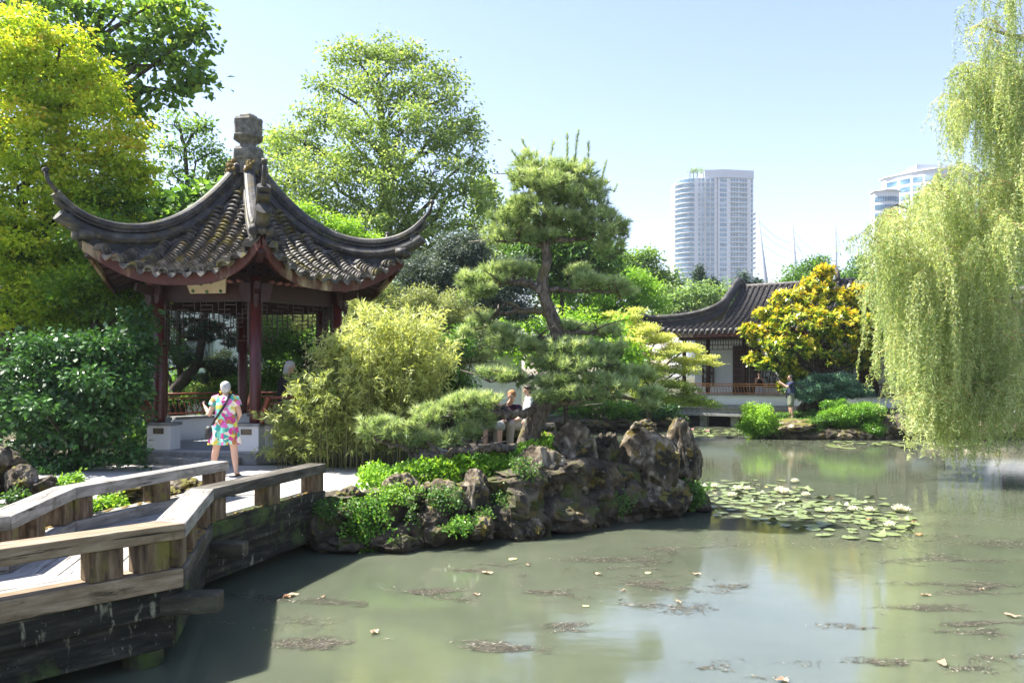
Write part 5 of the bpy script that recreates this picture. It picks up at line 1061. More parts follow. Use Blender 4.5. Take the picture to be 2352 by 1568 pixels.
    # right gable ornament: rounded end
    og = MB(); c = H(6.55, 3.05, 6.95); path = [c + HU * (.42 * math.cos(a)) * .6 + HV * (-.9 * math.cos(a)) * .4 + UP * (.55 * math.sin(a)) for a in np.linspace(-.1, 3.1, 12)]; og.tube(path, .12, 8); og.tube([p - UP * .16 for p in path[1:-1]], .09, 8); og.build('ridge_ornament', ridge_m, root)
    # columns, frieze, back wall, floor
    for u in (.15, 1.35, 3.1, 5.0, 6.9, 8.8):
        mb = MB(); b = H(u, .25, 0); mb.lathe(b, [(.10, 1.0), (.10, 4.55)], 12, 0, True); mb.build('column', red_dark, root)
    mb = MB(); hbox(mb, -.1, Lh, .12, .38, 4.12, 4.5); mb.build('lintel_beam', dwood, root)
    mb = MB()
    for (ua, ub) in ((.25, 1.25), (1.45, 3.0), (3.2, 4.9), (5.1, 6.8), (7., 8.7)):
        for z in (4.08, 3.88, 3.66): mb.bar(H(ua, .25, z), H(ub, .25, z), .03, .03)
        for i in range(int((ub - ua) / .13) + 1):
            x = ua + i * .13; mb.bar(H(x, .25, 4.1), H(x, .25, 3.66 if i % 2 else 3.86), .025, .025, HV)
    mb.build('lattice_frieze', dwood, root)
    mb = MB(); hbox(mb, -.1, Lh + .2, 2.4, 2.6, .9, 4.6); mb.build('back_wall', white_m, root)
    mb = MB(); hbox(mb, -.1, Lh + .2, .1, 2.4, .85, 1.0); mb.build('floor', conc_m, root)
    for u0, u1 in ((1.9, 2.7), (2.75, 3.3), (4.6, 5.4), (5.6, 6.4), (7.7, 8.5)):
        mb = MB(); hbox(mb, u0, u1, 2.33, 2.39, 1.02, 3.9)
        d = mb.build('door', dwood, root); mb = MB()
        for i in range(5): mb.bar(H(u0 + .08 + i * (u1 - u0 - .16) / 4, 2.31, 2.1), H(u0 + .08 + i * (u1 - u0 - .16) / 4, 2.31, 3.7), .02, .03, HV)
        for i in range(6): mb.bar(H(u0 + .08, 2.31, 2.1 + i * .32), H(u1 - .08, 2.31, 2.1 + i * .32), .02, .03)
        mb.build('lattice', surf('pale_lattice', [(.3, (.12, .06, .045)), (.7, (.17, .09, .07))], 5, .6, 0), d)
    for u0, u1 in ((3.4, 4.4), (6.6, 7.5), (.35, .9)):
        mb = MB(); hbox(mb, u0, u1, 2.35, 2.39, 1.9, 3.2); f = mb.build('window', surf('window_light', [(.3, (.5, .54, .56)), (.7, (.62, .65, .66))], 2, .3, 0), root); mb = MB()
        rng = np.random.default_rng(int(u0 * 10))
        for i in range(16):
            x = u0 + (u1 - u0) * rng.random(); z = 1.9 + 1.3 * rng.random(); mb.bar(H(max(u0, x - .2), 2.32, z), H(min(u1, x + .2), 2.32, z + rng.normal() * .08), .03, .03); x = u0 + (u1 - u0) * rng.random(); mb.bar(H(x, 2.32, max(1.9, z - .25)), H(x + rng.normal() * .05, 2.32, min(3.2, z + .25)), .03, .03, HV)
        for x in (u0, u1): mb.bar(H(x, 2.32, 1.85), H(x, 2.32, 3.25), .06, .05, HV)
        for z in (1.88, 3.22): mb.bar(H(u0, 2.32, z), H(u1, 2.32, z), .05, .06)
        mb.build('frame', dwood, f)
    # seat wall, ledge and stilts
    mb = MB(); hbox(mb, -.12, 11.4, -.12, .12, 1.05, 1.47); mb.build('seat_wall', white_m, root)
    mb = MB(); hbox(mb, -.16, 11.45, -.2, .3, 1.472, 1.53); mb.build('seat_top', conc_m, root)
    mb = MB(); hbox(mb, -.3, 5.6, -.42, 2.6, .62, 1.045); hbox(mb, -.32, 5.6, -.5, -.3, .86, .93); hbox(mb, -.34, 5.6, -.52, -.3, .5, .64); mb.build('stone_ledge', conc_m, root, .02)
    for u in (.0, 1.1, 2.6):
        mb = MB(); hbox(mb, u, u + .35, -.2, .1, -.8, .5); mb.build('stilt', conc_m, root)
    mb = MB(); hbox(mb, -.2, 4, 1.6, 2.2, -.8, .5); mb.build('base_wall', surf('dark_stone', [(.3, (.03, .03, .03)), (.7, (.06, .06, .055))], 3, .9, 0), root)  # base wall in a very dark grey stone
    rail_m = surf('orange_rail', [(.3, (.36, .15, .05)), (.7, (.50, .23, .08))], 5, .45, 0)
    for ua, ub in ((.1, 3.1), (3.1, 5.9)):
        rl = MB()
        for h, o in ((.5, .26), (.40, .2), (.06, .02)): rl.tube([H(ua, -.1 - o, 1.53 + h), H(ub, -.1 - o, 1.53 + h)], .028, 6)
        n = int((ub - ua) / .14)
        for i in range(n + 1): u = ua + (ub - ua) * i / n; rl.tube([H(u, -.1, 1.56), H(u, -.18, 1.7), H(u, -.3, 1.93)], .014, 4)
        rl.build('back_rail', rail_m, root)
    bn = MB()
    for h, o in ((.5, .26), (.30, .2), (.06, .02)): bn.tube([H(9.0, -.1 - o, 1.53 + h), H(10.6, -.1 - o, 1.53 + h)], .035, 6)
    for i in range(13): u = 9.0 + 1.6 * i / 12; bn.bar(H(u, -.1, 1.56), H(u, -.34, 2.0), .04, .05)
    bn.build('back_rail', dwood, root)
hall()
def side_hall():
    root = thing('side_hall', 'white side building with dark doorway behind the willow', 'building', H(14, 2, 0))
    mb = MB(); hbox(mb, 9.9, 22, .6, .8, .6, 4.2); mb.build('wall', white_m, root)
    for u0, u1 in ((10.0, 11.1), (13.5, 15.2), (17, 18.6)):
        mb = MB(); hbox(mb, u0, u1, .5, .59, 1.5, 3.7); f = mb.build('window', surf('green_glass', [(.3, (.03, .04, .03)), (.7, (.06, .08, .05))], 2, .15, 0, spec=.6), root); mb = MB()
        for x in (u0, (u0 + u1) / 2, u1): hbox(mb, x - .05, x + .05, .42, .5, 1.5, 3.72)
        hbox(mb, u0 - .05, u1 + .05, .43, .49, 3.72, 3.8); mb.build('frame', dwood, f)
    mb = MB(); R = [[H(u, v, z) for v, z in ((-.9, 4.05), (.2, 4.5), (1.5, 5.1), (2.8, 5.9), (5.5, 4.3))] for u in np.arange(9.9, 22, .4)]; mb.grid(R, False); mb.build('roof_bed', grey_roof, root)
    mb = MB()
    for u in np.arange(9.9, 20, .27): mb.tube([H(u, -.95, 4.1), H(u, .2, 4.55), H(u, 1.5, 5.15), H(u, 2.8, 5.95)], .08, 7)
    mb.tube([H(9.9, 2.8, 6.05), H(21, 2.8, 6.05)], .14, 8); mb.build('tile_rows', grey_roof, root)
    mb = MB(); hbox(mb, 11.5, 22, -.3, -.1, .6, 1.4); mb.build('parapet', white_m, root)
    mb = MB(); hbox(mb, 8.9, 22, -.5, .2, .55, .9); mb.build('plinth', surf('dark_stone', [], 3), root)
side_hall()

# ------------------------------------------------------------------ city skyline
glass = surf('tower_glass', [(.3, (.035, .10, .16)), (.5, (.10, .21, .30)), (.7, (.30, .42, .50))], .16, .12, 0, spec=.8, stretch=(1, 1, 2.2), detail=2)
twhite = surf('tower_white', [(.3, (.56, .58, .60)), (.7, (.62, .64, .66))], .03, .6, 0)
tgrey = surf('tower_grey', [(.3, (.42, .45, .50)), (.7, (.48, .51, .56))], .03, .6, 0)
def tower():
    Y = 480.; s = Y / F; X = lambda px: (px - CX) * s; Z = lambda py, YY=Y: EYE + (HZ - py) / F * YY
    root = thing('glass_tower', 'pale high rise tower with curved balconies and blue glass', 'building', (X(1650), Y + 15, .67))
    zt, zt2 = Z(407), Z(392); fh = 3.0; sky_m = surf('sky_glass', [], 1) if False else None
    def arc(cx, cy, r, a0, a1, n): return [(cx + r * math.cos(a), cy + r * math.sin(a)) for a in np.linspace(math.radians(a0), math.radians(a1), n)]
    xL, xB = X(1560), X(1598)
    # block A: rounded left end
    cy = Y + 12; poly = arc(xB, cy, xB - xL, 180, 270, 9); poly = poly + [(X(1647), Y + 1.2), (X(1647), Y + 26), (xL, Y + 26)]
    mb = MB(); mb.prism(poly, .6, zt); mb.build('wall', twhite, root)
    mb = MB(); mb.prism([(X(1651), Y + 1.0), (X(1735), Y + 4), (X(1735), Y + 30), (X(1651), Y + 30)], .6, zt2); mb.build('wall', twhite, root)
    mb = MB(); mb.prism([(X(1646.8), Y + 2.2), (X(1651.2), Y + 2.2), (X(1651.2), Y + 24), (X(1646.8), Y + 24)], .6, zt); mb.build('recess', tgrey, root)
    mb = MB(); mb.prism([(X(1620), Y + 2), (X(1662), Y - .2), (X(1735.5), Y + 3.4), (X(1735.5), Y + 30.5), (X(1620), Y + 30.5)], zt2 - 4, zt2 + .8); mb.build('roof_parapet', tgrey, root)
    n = 24
    for i in range(n):
        z0 = zt - (i + 1) * fh; 
        # curved bay glass and balcony slab
        o = arc(xB, cy, xB - xL + .12, 182, 268, 9); inn = arc(xB, cy, xB - xL - .3, 182, 268, 9); mb = MB(); mb.prism(o + inn[::-1], z0 + .5, z0 + fh - .35); mb.build('window', glass, root)
        o = arc(xB, cy, xB - xL + 1.9, 172, 262, 9); inn = arc(xB, cy, xB - xL - .2, 172, 262, 9); mb = MB(); mb.prism(o + inn[::-1], z0 - .18, z0 + .22)
        bl_ = mb.build('balcony', twhite, root)
        def facade(x0, x1, ya, yb, ncol, m=glass, mb=None, last=True):
            mb = mb or MB(); w = (x1 - x0) / ncol
            for c in range(ncol):
                xa, xb = x0 + c * w + .12, x0 + (c + 1) * w - .12; fa = (xa - x0) / (x1 - x0); y = ya + (yb - ya) * fa
                mb.box(((xa + xb) / 2, y - .05, z0 + 1.55), (xb - xa, .25, 2.15))
            return mb.build('glazing', m, root) if last else mb
        facade(X(1604), X(1609), Y + .4, Y + .5, 1); f_ = facade(X(1613), X(1618), Y + .75, Y + .8, 1, last=False); f_ = facade(X(1623), X(1631), Y + .9, Y + .95, 2, mb=f_, last=False); facade(X(1634), X(1642), Y + 1.0, Y + 1.1, 2, mb=f_)
        f_ = facade(X(1654), X(1671), Y + 1.1, Y + 1.8, 3, last=False); f_ = facade(X(1679), X(1699), Y + 2.2, Y + 2.9, 3, mb=f_, last=False); f_ = facade(X(1701), X(1720), Y + 2.95, Y + 3.6, 3, mb=f_, last=False); facade(X(1729), X(1733), Y + 3.8, Y + 3.9, 1, mb=f_)
        if i < 22:
            mb = MB(); mb.box((X(1700), Y + 1.6, z0 + .05), (X(1722) - X(1679), 1.6, .5), math.atan2(3, X(1735) - X(1651))); mb.build('floor_band', twhite, root)
    mb = MB()
    for i in range(22):
        z0 = zt - (i + 1) * fh
        mb.box(((X(1612) + X(1647)) / 2, Y + .95, z0 + .05), (X(1647) - X(1612), .5, .28), 0)
    b = mb.build('floor_band', twhite, root)
    for i in range(6, 18):
        z0 = zt - (i + 1) * fh; mb = MB(); mb.box((X(1735) + .9, Y + 10, z0), (2.4, 8, .25)); mb.box((X(1735) + 2.0, Y + 10, z0 + .6), (.1, 8, .9)); mb.build('balcony', twhite, root)
    mb = MB()
    for k in range(14): mb.box((X(1562) + k * 1.6, Y + 1.2 + max(0, 8 - k * 1.6), zt + .6), (.12, .12, 1.2))
    mb.build('roof_railing', twhite, root)
    for k, (px, w) in enumerate(((1589, 2.2), (1597, 2.4), (1606, 2.4), (1620, 3.0))):
        rng = np.random.default_rng(k); c = np.array((X(px), Y + 5, zt + 5.2)); rt = thing('roof_tree', ['leftmost', 'second', 'third', 'rightmost'][k] + ' of four small trees on the glass tower roof', 'tree', (c[0], c[1], zt), 'small trees on the tower roof')
        V, R, CC = foliage([(c, np.array([w, w, w * .9]) * .75)], .8, .6, .8, .5, rng, per=6, lobes=0); np_mesh('crown', V, 4, R, LM['far'], rt); MB().tube([Vector((c[0], c[1], zt)), Vector(c)], [.3, .15], 6).build('trunk', bark, rt)
tower()
def white_tower():
    Y = 300.; s = Y / F; X = lambda px: (px - CX) * s; Z = lambda py: EYE + (HZ - py) / F * Y
    root = thing('white_apartment_block', 'white curved apartment block rising behind the willow', 'building', (X(2180), Y + 15, .67))
    def body(x0, x1, ztop, y0, nf, bulge=6.0):
        pts = [(x0 + (x1 - x0) * t, y0 + bulge * (2 * t - 1) ** 2) for t in np.linspace(0, 1, 13)]
        mb = MB(); mb.prism(pts + [(x1, y0 + bulge + 3), (x0, y0 + bulge + 3)], .6, ztop); mb.build('wall', twhite, root)
        for i in range(nf):
            z = ztop - 2.0 - i * 3.1
            for g in range(4):
                mb = MB()
                for j in range(3):
                    t0 = (g * 3 + j + .12) / 12; t1 = (g * 3 + j + .88) / 12; f = lambda t, o=0: Vector((x0 + (x1 - x0) * t, y0 + bulge * (2 * t - 1) ** 2 - o, 0)); a, b = f(t0, .12), f(t1, .12); a2, b2 = f(t0, -.1), f(t1, -.1)
                    mb.hexa([a + UP * (z - 1.9), b + UP * (z - 1.9), b2 + UP * (z - 1.9), a2 + UP * (z - 1.9), a + UP * z, b + UP * z, b2 + UP * z, a2 + UP * z])
                mb.build('window', glass, root)
        mb = MB(); mb.prism([(x + (-.5 if i == 0 else .5 if i == 12 else 0), y - .7) for i, (x, y) in enumerate(pts)] + [(x1 + .5, y0 + bulge + 4), (x0 - .5, y0 + bulge + 4)], ztop, ztop + .5); mb.build('roof_slab', twhite, root)
    body(X(2078), X(2300), Z(386), Y, 7, 16); body(X(2022), X(2080), Z(434), Y + 3, 6, 2.)
    mb = MB(); mb.box((X(2185), Y + 12, Z(376)), (20, 12, 2.4)); mb.build('roof_plant', tgrey, root)
white_tower()
tmast = surf('mast_paint', [(.3, (.25, .28, .33)), (.7, (.29, .32, .37))], .03, .6, 0)
def mast(label, px0, py0, px1, py1, Y, twin=None, cables=()):
    root = thing('stadium_mast', label, 'mast', P(px1, 700, Y), 'white stadium masts on the skyline'); root.location.z = .67
    a, b = P(px0, py0, Y), P(px1, py1, Y); d = (b - a).normalized(); b = a + d * ((a.z - .67) / -d.z)
    mb = MB(); mb.tube([a, a.lerp(b, .5), b], [.7, 1.9, 2.2], 10); mb.build('pole', tmast, root)
    if twin: a2, b2 = P(*twin[:2], Y), P(*twin[2:], Y); mb = MB(); mb.tube([a2, a2 + (b2 - a2) * 1.8], [.5, .8], 8); mb.build('pole', tgrey, root)
    for (x0, y0, x1, y1, sag) in cables:
        p, q = P(x0, y0, Y), P(x1, y1, Y + 10); mb = MB(); mb.tube([p.lerp(q, t) - UP * sag * math.sin(math.pi * t) for t in np.linspace(0, 1, 9)], .14, 4); mb.build('cable', tmast, root)
mast('leaning white mast beside the right edge of the glass tower', 1741, 502, 1762, 680, 520, None, [(1743, 508, 1822, 560, 3), (1745, 530, 1830, 582, 2), (1748, 560, 1835, 600, 2), (1750, 590, 1840, 620, 1), (1752, 610, 1840, 640, 1)])
mast('paired white mast between the glass tower and the willow', 1819, 514, 1829, 660, 540, (1820, 530, 1821, 640), [(1822, 525, 1865, 572, 2), (1825, 560, 1880, 600, 2), (1822, 540, 1850, 600, 1)])
mast('tall straight white mast just left of the willow', 1917, 508, 1920, 660, 540, (1918, 530, 1919, 640), [(1920, 530, 1932, 565, 1), (1918, 560, 1935, 620, 1)])
# ------------------------------------------------------------------ people
def cap_mesh(bm, p0, r0, p1, r1, flat=1.0, fdir=None):
    p0, p1 = Vector(p0), Vector(p1); d = p1 - p0; L = d.length; d = d.normalized() if L > 1e-6 else Vector((0, 0, 1))
    side = d.cross(Vector(fdir) if fdir else Vector((0, 1, 0)))
    if side.length < .1: side = d.cross(Vector((1, 0, 0)))
    side.normalize(); fw = side.cross(d).normalized(); n = 12; rings = []
    for t, (c, r, s) in [(a, (p0, r0, -1)) for a in (math.pi / 2 * .98, 1.0, .5, 0)] + [(a, (p1, r1, 1)) for a in (0, .5, 1.0, math.pi / 2 * .98)]:
        cc = c + d * (s * r * math.sin(t)); q = r * math.cos(t); rings.append([bm.verts.new(cc + side * (q * math.cos(2 * math.pi * k / n)) + fw * (q * flat * math.sin(2 * math.pi * k / n))) for k in range(n)])
    for a, b in zip(rings, rings[1:]):
        for k in range(n): bm.faces.new((a[k], a[(k + 1) % n], b[(k + 1) % n], b[k]))
    bm.faces.new(rings[0][::-1]); bm.faces.new(rings[-1])
def ell(bm, c, r):
    m = Matrix.Translation(Vector(c)) @ Matrix.Diagonal((*r, 1)); bmesh.ops.create_uvsphere(bm, u_segments=16, v_segments=12, radius=1, matrix=m)
def fuse(name, fill, voxel, m, parent, smooth=3):
    bm = bmesh.new(); fill(bm); bmesh.ops.recalc_face_normals(bm, faces=bm.faces); me = bpy.data.meshes.new(name); bm.to_mesh(me); bm.free()
    o = bpy.data.objects.new(name, me); col.objects.link(o); r = o.modifiers.new('r', 'REMESH'); r.mode = 'VOXEL'; r.voxel_size = voxel; s = o.modifiers.new('s', 'SMOOTH'); s.iterations = smooth; s.factor = .5
    dg = bpy.context.evaluated_depsgraph_get(); me2 = bpy.data.meshes.new_from_object(o.evaluated_get(dg)); bpy.data.objects.remove(o); bpy.data.meshes.remove(me); me2.name = name
    me2.polygons.foreach_set('use_smooth', [True] * len(me2.polygons)); q = link(name, me2, m, parent, False); return q
skin_m = surf('skin', [(.3, (.50, .29, .21)), (.7, (.58, .36, .27))], 5, .5, 0, spec=.35)
def hand(bm, w, d, nrm, curl=.5, s=1.0, left=False):
    w, d, nrm = Vector(w), Vector(d).normalized(), Vector(nrm); sd = d.cross(nrm).normalized(); nrm = sd.cross(d).normalized()
    cap_mesh(bm, w, .026 * s, w + d * .055 * s, .034 * s, .5, nrm)
    for i, (o, L) in enumerate(((-.030, .066), (-.011, .075), (.010, .070), (.029, .054))):
        a = w + d * .078 * s + sd * o * s; d1 = (d * math.cos(curl * .6) - nrm * math.sin(curl * .6)); b = a + d1 * L * .5 * s; d2 = (d * math.cos(curl * 1.7) - nrm * math.sin(curl * 1.7)); c = b + d2 * L * .5 * s
        cap_mesh(bm, a, .0095 * s, b, .009 * s); cap_mesh(bm, b, .009 * s, c, .0078 * s)
    t = -1 if not left else 1; a = w + d * .025 * s + sd * t * .03 * s; b = a + (d * .6 + sd * t * .7 - nrm * .3).normalized() * .035 * s; c = b + (d * .9 - nrm * .5).normalized() * .028 * s; cap_mesh(bm, a, .012 * s, b, .011 * s); cap_mesh(bm, b, .011 * s, c, .009 * s)
def person(label, loc, rz, J, wear, hair, group=None, vox=.009, stout=1.0, cat='person', extra=None):
    root = thing('person', label, cat, loc, group, rz); V = {k: Vector(v) for k, v in J.items() if hasattr(v, '__len__')}; st = stout
    hd = V['head']; look = Vector(J.get('look_', (0, 1, 0)) if 'look_' in J else V.get('look', Vector((0, 1, 0)))).normalized(); lr = look.cross(Vector((0, 0, 1))).normalized(); lu = lr.cross(look).normalized()
    def body(bm):
        ell(bm, hd + lu * .02, (.076, .092, .098)); cap_mesh(bm, hd - lu * .045 + look * .025, .058, hd - lu * .07 + look * .045, .036); cap_mesh(bm, hd + look * .085 - lu * .0, .012, hd + look * .105 - lu * .028, .016)
        for s in (-1, 1): cap_mesh(bm, hd + lr * s * .078 - look * .01 + lu * .01, .014, hd + lr * s * .080 - look * .012 - lu * .022, .011, .6)
        cap_mesh(bm, hd - lu * .06 - look * .01, .052, V['neck'], .056); cap_mesh(bm, V['neck'], .06, V['chest'], .12 * st, .75)
        cap_mesh(bm, V['Lsh'], .058, V['Rsh'], .058, .9); cap_mesh(bm, V['chest'], .135 * st, V['pelvis'], .135 * st, .78)
        for s in 'LR':
            cap_mesh(bm, V[s + 'sh'], .052 * st, V[s + 'el'], .04 * st); cap_mesh(bm, V[s + 'el'], .041 * st, V[s + 'wr'], .026)
            f = (V[s + 'wr'] - V[s + 'el']).normalized(); hn = V.get(s + 'palm', Vector((1 if s == 'L' else -1, 0, .2))); hand(bm, V[s + 'wr'], J.get(s + 'hdir', f), -hn, J.get('curl', .6), 1.0, s == 'R')
            hp = V[s + 'hip']; cap_mesh(bm, hp, .088 * st, V[s + 'kn'], .056 * st); m_ = V[s + 'kn'].lerp(V[s + 'an'], .3); cap_mesh(bm, V[s + 'kn'], .054 * st, m_, .056 * st); cap_mesh(bm, m_, .056 * st, V[s + 'an'], .034)
            fd = V.get(s + 'foot', Vector((0, 1, 0))).normalized(); cap_mesh(bm, V[s + 'an'] + Vector((0, 0, -.03)), .036, V[s + 'an'] + fd * .13 + Vector((0, 0, -.05)), .03, .8)
    fuse('body', body, vox, skin_m, root)
    eye = plain('eye_dark', (.02, .015, .012), .3, var=0)
    for s in (-1, 1):
        mb = MB(); mb.tube([hd + look * .088 + lr * s * .03 + lu * .012, hd + look * .098 + lr * s * .03 + lu * .012], .009, 8); mb.build('eye', eye, None).parent = root
    mb = MB(); mb.tube([hd + look * .085 - lr * .02 - lu * .05, hd + look * .092 - lu * .052, hd + look * .085 + lr * .02 - lu * .05], .006, 6); mb.build('mouth', plain('lip', (.4, .15, .12), .5), None).parent = root
    hm, style = hair
    def hf(bm):
        ell(bm, hd + lu * .035 - look * .018, (.088, .1, .094))
        if style == 'full': ell(bm, hd + lu * .0 - look * .04, (.084, .075, .095))
        if style == 'long': cap_mesh(bm, hd - look * .05, .08, hd - look * .05 - lu * .14, .06)
    def face_cut(o):  # keep the face free
        bm = bmesh.new(); bm.from_mesh(o.data); dl = [v for v in bm.verts if (v.co - hd).dot(look) > .045 and (v.co - hd).dot(lu) < .055 or (v.co - hd).dot(lu) < -.20]; bmesh.ops.delete(bm, geom=dl, context='VERTS'); bm.to_mesh(o.data); bm.free()
    h = fuse('hair', hf, .012, hm, root, 2)
    for v in h.data.vertices: n_ = mn.noise(v.co * 55); v.co += (v.co - hd).normalized() * n_ * .008
    face_cut(h)
    for (nm, m, segs) in wear:
        def cf(bm, segs=segs):
            for sg in segs:
                a, t, b, u, r0, r1, fl = sg; A = V[a].lerp(V[b], t); Bq = V[a].lerp(V[b], u); cap_mesh(bm, A, r0, Bq, r1, fl)
        c = fuse(nm, cf, .011, m, root, 2)
        for v in c.data.vertices: v.co += Vector((0, 0, 0)) + Vector((1, 0, 0)) * .008 * mn.noise(Vector((v.co.x * 6, v.co.y * 6, v.co.z * 14))) + Vector((0, 1, 0)) * .008 * mn.noise(Vector((v.co.x * 9, v.co.y * 9 + 5, v.co.z * 12)))
    if extra: extra(root, V)
    return root
def cloth(name, c): return surf('cloth_' + name, [(.3, tuple(v * .85 for v in c)), (.7, c)], 9, .85, .4, .006, spec=.15)
def tee(st=1., sl=.55, lo=.95): return [('neck', .35, 'chest', 1, .075, .14 * st, .8), ('Lsh', 0, 'Rsh', 1, .068, .068, .95), ('chest', 0, 'pelvis', lo, .153 * st, .158 * st, .82), ('Lsh', 0, 'Lel', sl, .066 * st, .064 * st, 1), ('Rsh', 0, 'Rel', sl, .066 * st, .064 * st, 1)]
def shorts(st=1., lo=.85, r=.10): return [('Lhip', 0, 'Rhip', 1, .115 * st, .115 * st, .9), ('Lhip', 0, 'Lkn', lo, .108 * st, r * st, 1), ('Rhip', 0, 'Rkn', lo, .108 * st, r * st, 1)]
def trousers(st=1.): return shorts(st, 1.0, .085) + [('Lkn', 0, 'Lan', .93, .085 * st, .062 * st, 1), ('Rkn', 0, 'Ran', .93, .085 * st, .062 * st, 1)]
STAND = dict(head=(0, .03, 1.60), neck=(0, .0, 1.46), chest=(0, 0, 1.26), pelvis=(0, 0, .98), Lsh=(-.18, 0, 1.40), Rsh=(.18, 0, 1.40), Lel=(-.24, .02, 1.12), Rel=(.24, .02, 1.12), Lwr=(-.23, .1, .88), Rwr=(.23, .1, .88), Lhip=(-.09, 0, .92), Rhip=(.09, 0, .92), Lkn=(-.1, .02, .5), Rkn=(.1, .02, .5), Lan=(-.1, 0, .09), Ran=(.1, 0, .09))
# 1 woman in the flowered dress
def dress_mat():
    m, nt, N, L = newmat('blob_print'); p = N['Principled BSDF']; tc = N.new('ShaderNodeTexCoord'); nz = N.new('ShaderNodeTexNoise'); nz.inputs['Scale'].default_value = 7; L.new(tc.outputs['Object'], nz.inputs[0])
    c = mixc(nt, .07, tc.outputs['Object'], nz.outputs['Color'], 'ADD'); v = N.new('ShaderNodeTexVoronoi'); v.inputs['Scale'].default_value = 13; v.inputs['Randomness'].default_value = 1; L.new(c, v.inputs[0]); s = N.new('ShaderNodeSeparateColor'); L.new(v.outputs['Color'], s.inputs[0])
    r = ramp(nt, [(0, (.05, .34, .30)), (.14, (.50, .04, .22)), (.28, (.75, .68, .56)), (.42, (.18, .58, .42)), (.54, (.62, .14, .42)), (.66, (.62, .55, .08)), (.78, (.40, .15, .06)), (.88, (.40, .70, .55))]); r.color_ramp.interpolation = 'CONSTANT'; L.new(s.outputs[0], r.inputs[0]); L.new(r.outputs[0], p.inputs['Base Color']); p.inputs['Roughness'].default_value = .8; return m
def woman():
    J = dict(STAND); J.update(head=(-.01, .04, 1.565), neck=(0, .01, 1.43), chest=(0, 0, 1.22), pelvis=(0, 0, .93), Lsh=(-.17, .01, 1.365), Rsh=(.17, 0, 1.365), Lel=(-.275, .0, 1.11), Lwr=(-.39, .15, 1.23), Rel=(.235, .03, 1.11), Rwr=(.16, .2, .98), Lhip=(-.1, .02, .88), Rhip=(.1, -.01, .88), Lkn=(-.19, .10, .47), Lan=(-.27, .14, .09), Rkn=(.15, .0, .47), Ran=(.19, -.04, .09), Rfoot=(.1, 1, 0), Lfoot=(-.3, 1, 0), look=(-.25, 1, -.1))
    dm = dress_mat()
    def extra(root, V):
        mb = MB(); pts = []; prof = [(1.44, .075, .065, 0), (1.42, .12, .08, 0), (1.385, .185, .105, 0), (1.33, .185, .125, 0), (1.2, .178, .135, 0), (1.08, .178, .14, .003), (.95, .205, .16, .008), (.8, .235, .18, .014), (.68, .255, .195, .02), (.575, .272, .205, .026)]
        for z, rx, ry, fl in prof:
            pts.append([Vector((rx * math.cos(a), ry * math.sin(a), z)) * 1 + Vector((math.cos(a), math.sin(a), 0)) * fl * math.sin(a * 9 + z * 3) + Vector((-.03 * (1.2 - z) if z < 1 else 0, .03 * (1 - z) if z < 1 else 0, .006 * math.sin(a * 5) * (fl > .02))) for a in np.linspace(0, 2 * math.pi, 73)])
        mb.grid(pts, True, flip=True); mb.build('dress', dm, None).parent = root
        mb = MB()
        for s, el in ((-1, 'Lel'), (1, 'Rel')):
            sh = V['Lsh' if s < 0 else 'Rsh']; e = sh.lerp(V[el], .42); mb.tube([sh + Vector((-s * .07, 0, .035)), sh + Vector((s * .005, 0, .012)), e + Vector((s * .012, 0, 0))], [.07, .078, .076], 14, cap=False)
        mb.build('sleeves', dm, None).parent = root
        blk = plain('black_nylon', (.015, .015, .017), .6)
        mb = MB(); a = Vector((.085, -.085, 1.425)); path = [Vector((.09, .0, 1.46)), a, Vector((.04, -.138, 1.30)), Vector((-.06, -.152, 1.14)), Vector((-.16, -.12, 1.0)), Vector((-.215, -.04, .9))]
        for p, q in zip(path, path[1:]): mb.bar(p, q, .042, .008, Vector((0, -1, .3)))
        mb.build('bag_strap', blk, None).parent = root
        for s in (-1, 1):
            mb = MB(); q = V['head'] + Vector((s * .086 - .0, .0, -.045)); mb.tube([q, q - Vector((0, 0, .05))], .017, 8); mb.build('earring', plain('yellow_ring', (.75, .55, .03), .4), None).parent = root
        for s in 'LR':
            mb = MB(); an = V[s + 'an']; fd = V[s + 'foot'].normalized(); mb.tube([an + Vector((0, 0, -.078)) - fd * .05, an + Vector((0, 0, -.078)) + fd * .18], .045, 10, squash=.25); mb.build('sandal', plain('sandal', (.12, .06, .03), .6), None).parent = root
    w = person('white haired woman in a colourful print dress standing at the bridge end with a phone', (P(518, 900, 14.2).x, 14.2, .685), math.radians(6), J, [], (surf('white_hair', [(.35, (.30, .29, .28)), (.65, (.62, .60, .58))], 9, .7, .6, .01, stretch=(9, 9, 1.5)), 'full'), stout=1.12, extra=extra, vox=.007)
    W_ = w.location
    def held(name, label, cat, fn, m): t = thing(name, label, cat, W_, None, w.rotation_euler.z); mb = MB(); fn(mb); o = mb.build(name + '_body', m, None); o.parent = t; return t
    held('phone', 'dark phone held up by the woman in the print dress', 'phone', lambda mb: mb.bar((-.47, .22, 1.32), (-.40, .24, 1.27), .012, .075, Vector((.3, .9, 1))), plain('phone_dark', (.03, .03, .04), .2))
    bag = held('shoulder_bag', 'black shoulder bag hanging at the left hip of the woman in the print dress', 'bag', lambda mb: mb.lathe((-.27, -.02), [(.03, .66), (.07, .68), (.085, .75), (.08, .85), (.05, .90)], 14, 0, True), plain('black_nylon', (.015,) * 3, .6))
woman()
